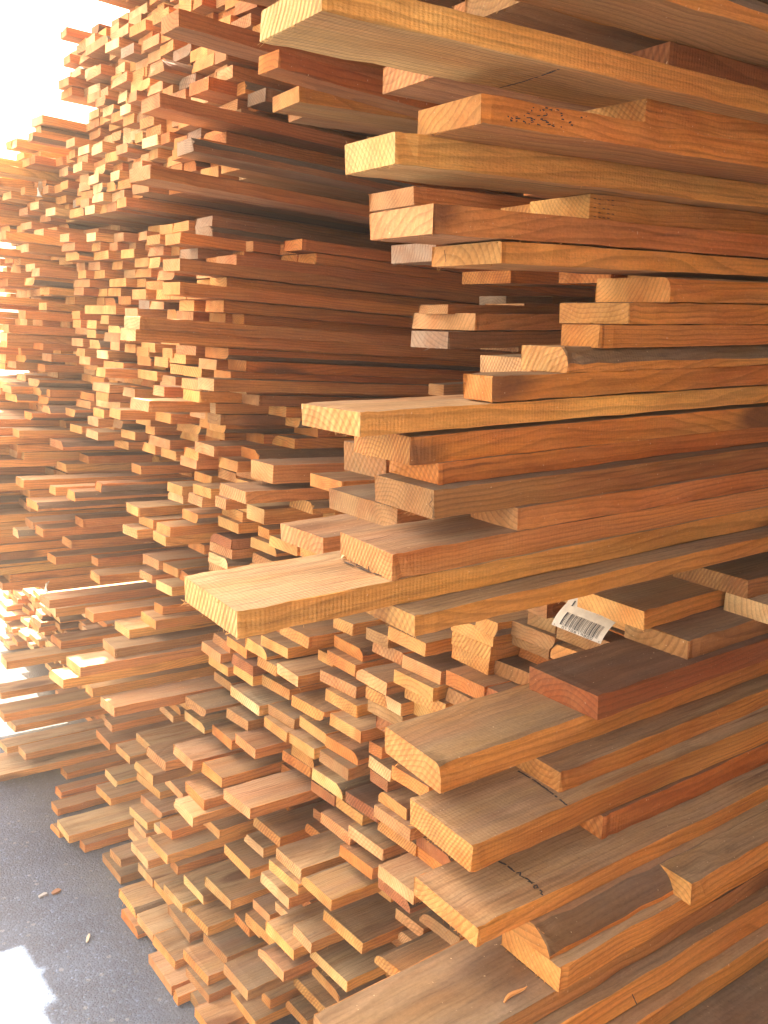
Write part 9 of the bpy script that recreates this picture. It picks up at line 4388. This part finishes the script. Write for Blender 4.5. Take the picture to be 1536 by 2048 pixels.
spec = "3.1 1.1 1.1 2.1 .9 2 .8 .9 2.2 .8 .9 .9 .8 .8 .9 2.2 1.6 .8 .9 .8 1.2 2.1 .8 .8 .8 .8 .8 .8 2.2 1 .8 .8 .8 .8 1.6 1.1 .8 .8 .8 2 .8 .8 1 1.6 .9 2.1 .8 .8 .8 .9 2 2.1 1.1 .8 .8 .8 .8 .8 2.4 2 .9 .9 .8 .9 2.2 1.2 .8 2.6 .8 .8 .8 .8 .8".split()
spec = [float(q) for q in spec]; tot = sum(spec); s = .15; sc = .76/tot
for i, q in enumerate(spec):
    if i % 2 == 0: bar(s+sc*.05, s+q*sc-sc*.05, .17, .74)
    s += q*sc
bar(.12, .15, .98, 1.22)
tmesh('barcode', V, F, INK)
SEG = {'0': [(0, 0, 1, 0), (1, 0, 1, 2), (1, 2, 0, 2), (0, 2, 0, 0)], '1': [(.5, 0, .5, 2), (.5, 2, .1, 1.6)], '7': [(0, 2, 1, 2), (1, 2, .4, 0)],
       '6': [(1, 2, 0, 1.2), (0, 1.2, 0, 0), (0, 0, 1, 0), (1, 0, 1, 1), (1, 1, 0, 1)], '9': [(1, 1, 0, 1), (0, 1, 0, 2), (0, 2, 1, 2), (1, 2, 1, 0)],
       '8': [(0, 0, 1, 0), (1, 0, 1, 2), (1, 2, 0, 2), (0, 2, 0, 0), (0, 1, 1, 1)], '5': [(1, 2, 0, 2), (0, 2, 0, 1.1), (0, 1.1, 1, 1), (1, 1, 1, 0), (1, 0, 0, 0)], '3': [(0, 2, 1, 2), (1, 2, 1, 0), (1, 0, 0, 0), (0, 1, 1, 1)]}
V, F = [], []
def digit(ch, s, r, ws, hr, th):
    for x0, y0, x1, y1 in SEG[ch]:
        a = Vector((s+x0*ws, r+y0*hr/2)); b = Vector((s+x1*ws, r+y1*hr/2)); d = (b-a)
        nx = Vector((-d.y/2.4, d.x*2.4)).normalized() if d.length else Vector((0, 0))
        nx = Vector((nx.x*th, nx.y*th*2.4)); o = len(V)
        for p in (a-nx, a+nx, b+nx, b-nx): V.append(tagp(p.x, p.y, .0012))
        F.append((o, o+1, o+2, o+3))
for i, ch in enumerate('0170619800'): digit(ch, .22+i*.063+(.01 if i > 4 else 0), .05, .036, .085, .0045)
digit('5', .05, .06, .016, .05, .003); digit('3', .955, .06, .016, .05, .003)
tmesh('printed_digits', V, F, INK)
# ------------------------------------------------------------------ small white tags far left
def small_tag(fr, x, y, z, w, h, lab):
    rng = random.Random(lab); V, F = [], []
    for k in (0, 1):
        for i in range(5):
            for j in range(5):
                s, r = i/4, j/4
                V.append((-.008*math.sin(3*s+2*r)-k*.0006+.003*rng.uniform(-1, 1)*(1-k), (s-.5)*w*(1-.35*abs(r-.35)), r*h*(1-.5*(s-.5)**2)))
    for k, fl in ((0, 1), (25, -1)):
        for i in range(4):
            for j in range(4):
                a = k+i*5+j; f = (a, a+1, a+6, a+5); F.append(f[::fl])
    me = bpy.data.meshes.new('paper_tag'); me.from_pydata(V, [], F); me.materials.append(PAPER)
    link('paper_tag', me, mat_at(fr, x, y, z), label=lab, cat='tag')
small_tag('B', 0.660000, 2.276700, 0.933200, .034, .026, 'crumpled white paper tag on a board in the left stack')
small_tag('B', 0.760000, 2.621700, 1.952600, .016, .04, 'thin white paper tag hanging from the far stack')
# ------------------------------------------------------------------ loose splinters on the boards
def splinter(nm, x, y, L, ang, lab, tone=(.62, .28, .08)):
    o, w, t = BY[nm]; rng = random.Random(lab)
    V = []; n = 6
    for i in range(n+1):
        f = i/n; r = .0022*math.sin(math.pi*min(1, f*.8+.15))*(1 if i < n else .2)
        c = Vector((L*(f-.5), .002*math.sin(f*5), .001+.0015*f))
        for a in range(4): V.append(c+Vector((0, r*math.cos(a*math.pi/2+.5), r*.6*math.sin(a*math.pi/2+.5))))
    F = [(i*4+a, i*4+(a+1) % 4, i*4+4+(a+1) % 4, i*4+4+a) for i in range(n) for a in range(4)]+[(3, 2, 1, 0), tuple(n*4+a for a in range(4))]
    me = bpy.data.meshes.new('wood_splinter'); me.from_pydata([tuple(v) for v in V], [], F); me.materials.append(plain('splinter_wood', tone))
    mw = o.matrix_world @ Matrix.Translation((x, y, t+.0012)) @ Matrix.Rotation(ang, 4, 'Z')
    link('wood_splinter', me, mw, label=lab, cat='splinter')
splinter('b30', .160, .016, .030, .12, 'orange wood splinter lying on the plank with swirling rings')
splinter('b18', .165, .092, .030, .5, 'pale curled splinter by the black smear on the longest jutting board', (.6, .42, .22))
splinter('b18', .185, .104, .020, -.4, 'tiny pale splinter behind the curled one on the longest jutting board', (.66, .5, .3))
# ------------------------------------------------------------------ spacer sticks between bundles (run across the boards)
def stick(fr, x, y0, y1, z, h, lab, tone='b'):
    V, F, C, G, K = [], [], [], [], []; board_geo(random.Random(lab), y1-y0, .045, h, tone, 1, 0, V, F, C, G, K)
    mw = mat_at(fr, x, y0, z) @ Matrix.Rotation(math.pi/2, 4, 'Z')
    link('spacer_stick', mesh_from('spacer_stick', V, F, C, G, K, WOOD), mw, label=lab, cat='spacer', group='spacer sticks between the bundles')
stick('B', 2.2, 1.78, 2.95, 1.920, .036, 'nearer spacer stick in the dark gap under the high stack')
stick('B', 3.1, 1.78, 2.95, 1.920, .036, 'deeper spacer stick in the dark gap under the high stack')
# ------------------------------------------------------------------ unseen roof and end wall, added to keep light off the right
def slab(name, c0, c1, mat, lab, cat, ribs=0):
    V, F = [], []
    (x0, y0, z0), (x1, y1, z1) = c0, c1
    if ribs:   # corrugated sheet
        n = int((x1-x0)/.02)
        for i in range(n+1):
            x = x0+(x1-x0)*i/n; h = .009*math.sin(x*82)
            for y, z in ((y0, z0), (y1, z1)): V += [(x, y, z+h), (x, y, z+h+.002)]
        for i in range(n):
            a = i*4; b = a+4
            F += [(a, b, b+2, a+2), (a+1, a+3, b+3, b+1), (a, a+1, b+1, b), (a+2, b+2, b+3, a+3)]
    else:
        V = [(x, y, z) for x in (x0, x1) for y in (y0, y1) for z in (z0, z1)]
        F = [(0, 1, 3, 2), (4, 6, 7, 5), (0, 4, 5, 1), (2, 3, 7, 6), (0, 2, 6, 4), (1, 5, 7, 3)]
    me = bpy.data.meshes.new(name); me.from_pydata(V, [], F); me.materials.append(mat)
    return link(name, me, FR['A'].to_4x4(), label=lab, cat=cat)
slab('shade_roof', (.45, -1.5, 2.80), (4.4, 1.30, 2.92), plain('shade_roof_metal', (.20, .17, .15), .5), 'added unseen corrugated metal roof shading the near stack', 'roof', 1)
V, F = [], []
for i in range(20):  # unseen plank wall, added to close off light from that end
    y = -1.5+i*.15; o = len(V); xo = 3.72+(.012 if i % 2 else 0)
    V += [(a, b, c) for a in (xo, xo+.02) for b in (y, y+.149) for c in (-.05, 2.78)]
    F += [tuple(o+k for k in f) for f in ((0, 1, 3, 2), (4, 6, 7, 5), (0, 4, 5, 1), (2, 3, 7, 6), (0, 2, 6, 4), (1, 5, 7, 3))]
me = bpy.data.meshes.new('shade_wall'); me.from_pydata(V, [], F); me.materials.append(plain('shade_wall_planks', (.22, .12, .06), .8)); link('shade_wall', me, FR['A'].to_4x4(), label='added unseen brown plank wall shutting out light at the far end', cat='wall')
# ------------------------------------------------------------------ trees beyond the yard
def tree(x, y, h, seed, lab):
    rng = random.Random(seed); root = bpy.data.objects.new('tree', None); COL.objects.link(root); root.location = (x, y, -.3); root['label'] = lab; root['category'] = 'tree'; root['group'] = 'trees beyond the yard'
    V, F = [], []
    def limb(a, b, r0, r1):
        d = (b-a).normalized(); s = d.orthogonal().normalized(); t = d.cross(s); o = len(V)
        for p, r in ((a, r0), (b, r1)):
            for k in range(6): V.append(tuple(p+(s*math.cos(k*1.047)+t*math.sin(k*1.047))*r))
        for k in range(6): F.append((o+k, o+(k+1) % 6, o+6+(k+1) % 6, o+6+k))
    top = Vector((0, 0, h*.55)); limb(Vector((0, 0, 0)), top, h*.035, h*.02); tips = []
    for i in range(9):
        a = i*2.4; b = Vector((math.cos(a)*h*.24, math.sin(a)*h*.24, h*rng.uniform(.5, .92))); limb(Vector((0, 0, h*rng.uniform(.25, .5))), b, h*.014, h*.004); tips.append(b)
    me = bpy.data.meshes.new('trunk'); me.from_pydata(V, [], F); me.materials.append(BARK); link('trunk', me, parent=root)
    V, F = [], []
    for t in tips:
        for c in range(5):
            cc = t+Vector((rng.gauss(0, 1), rng.gauss(0, 1), rng.gauss(0, .8)))*h*.07
            for q in range(110):
                p = cc+Vector((rng.gauss(0, 1), rng.gauss(0, 1), rng.gauss(0, 1)))*h*.045; s = Vector((rng.uniform(-1, 1), rng.uniform(-1, 1), rng.uniform(-1, 1))).normalized()*h*.012; u = s.orthogonal()*.6
                o = len(V); V += [tuple(p-s), tuple(p+u), tuple(p+s), tuple(p-u)]; F.append((o, o+1, o+2, o+3))
    me = bpy.data.meshes.new('crown'); me.from_pydata(V, [], F); me.materials.append(LEAF); link('crown', me, parent=root)
BARK = plain('bark', (.12, .08, .05)); LEAF = plain('leaf', (.05, .09, .03))
tree(2.2, 13.5, 3.6, 1, 'green tree glimpsed through the upper gap between boards at the left edge')
tree(-1.5, 17, 4.5, 2, 'green tree beyond the yard glimpsed past the left edge of the stacks')

# ------------------------------------------------------------------ thin volume added to imitate lens glare over the left stacks
hz = bpy.data.materials.new('glare_volume'); hz.use_nodes = True; nt = hz.node_tree; nt.nodes.clear()
out = N(nt, 'ShaderNodeOutputMaterial'); pv = N(nt, 'ShaderNodeVolumePrincipled'); nt.links.new(pv.outputs[0], out.inputs['Volume'])
pv.inputs['Color'].default_value = (1, .86, .74, 1); pv.inputs['Density'].default_value = .016; pv.inputs['Anisotropy'].default_value = .0
V = [(x, y, z) for x in (-62, 62) for y in (-62, 62) for z in (-5, 9)]
F = [(0, 1, 3, 2), (4, 6, 7, 5), (0, 4, 5, 1), (2, 3, 7, 6), (0, 2, 6, 4), (1, 5, 7, 3)]
me = bpy.data.meshes.new('glare_veil'); me.from_pydata(V, [], F); me.materials.append(hz)
link('glare_veil', me, label='thin added volume imitating lens glare over the left stacks', cat='glare_veil', kind='stuff')

# ------------------------------------------------------------------ scraps on the asphalt
def scrap(x, y, L, w, ang, lab, c):
    rng = random.Random(lab); t = .0035; V = []
    for i in range(5):
        f = i/4; ww = w*(.35+.65*math.sin(math.pi*(.15+.7*f)))
        for a, b in ((-1, 0), (1, 0), (1, 1), (-1, 1)): V.append((L*(f-.5)+rng.uniform(-.001, .001), a*ww/2+rng.uniform(-.001, .001), .001+b*t+.003*math.sin(2*f)*b))
    F = [(i*4+a, i*4+4+a, i*4+4+(a+1) % 4, i*4+(a+1) % 4) for i in range(4) for a in range(4)]+[(0, 1, 2, 3), (19, 18, 17, 16)]
    me = bpy.data.meshes.new('wood_chip'); me.from_pydata(V, [], F); me.materials.append(plain('scrap', c))
    m4 = mat_at('B', x, y, .001) @ Matrix.Rotation(ang, 4, 'Z')
    link('wood_chip', me, m4, label=lab, cat='chip')
scrap(0.7133, 2.1297, 0.03, 0.007, 1, 'small pale stick lying alone on the shaded asphalt', (.45,.40,.33))
scrap(0.7133, 2.3810, 0.026, 0.016, 0.2, 'brown scrap of bark on the asphalt beside the left stack', (.22,.10,.05))
scrap(0.6775, 2.3842, 0.024, 0.012, 0.1, 'flat grey chip beside the brown scrap of bark on the asphalt', (.30,.31,.32))
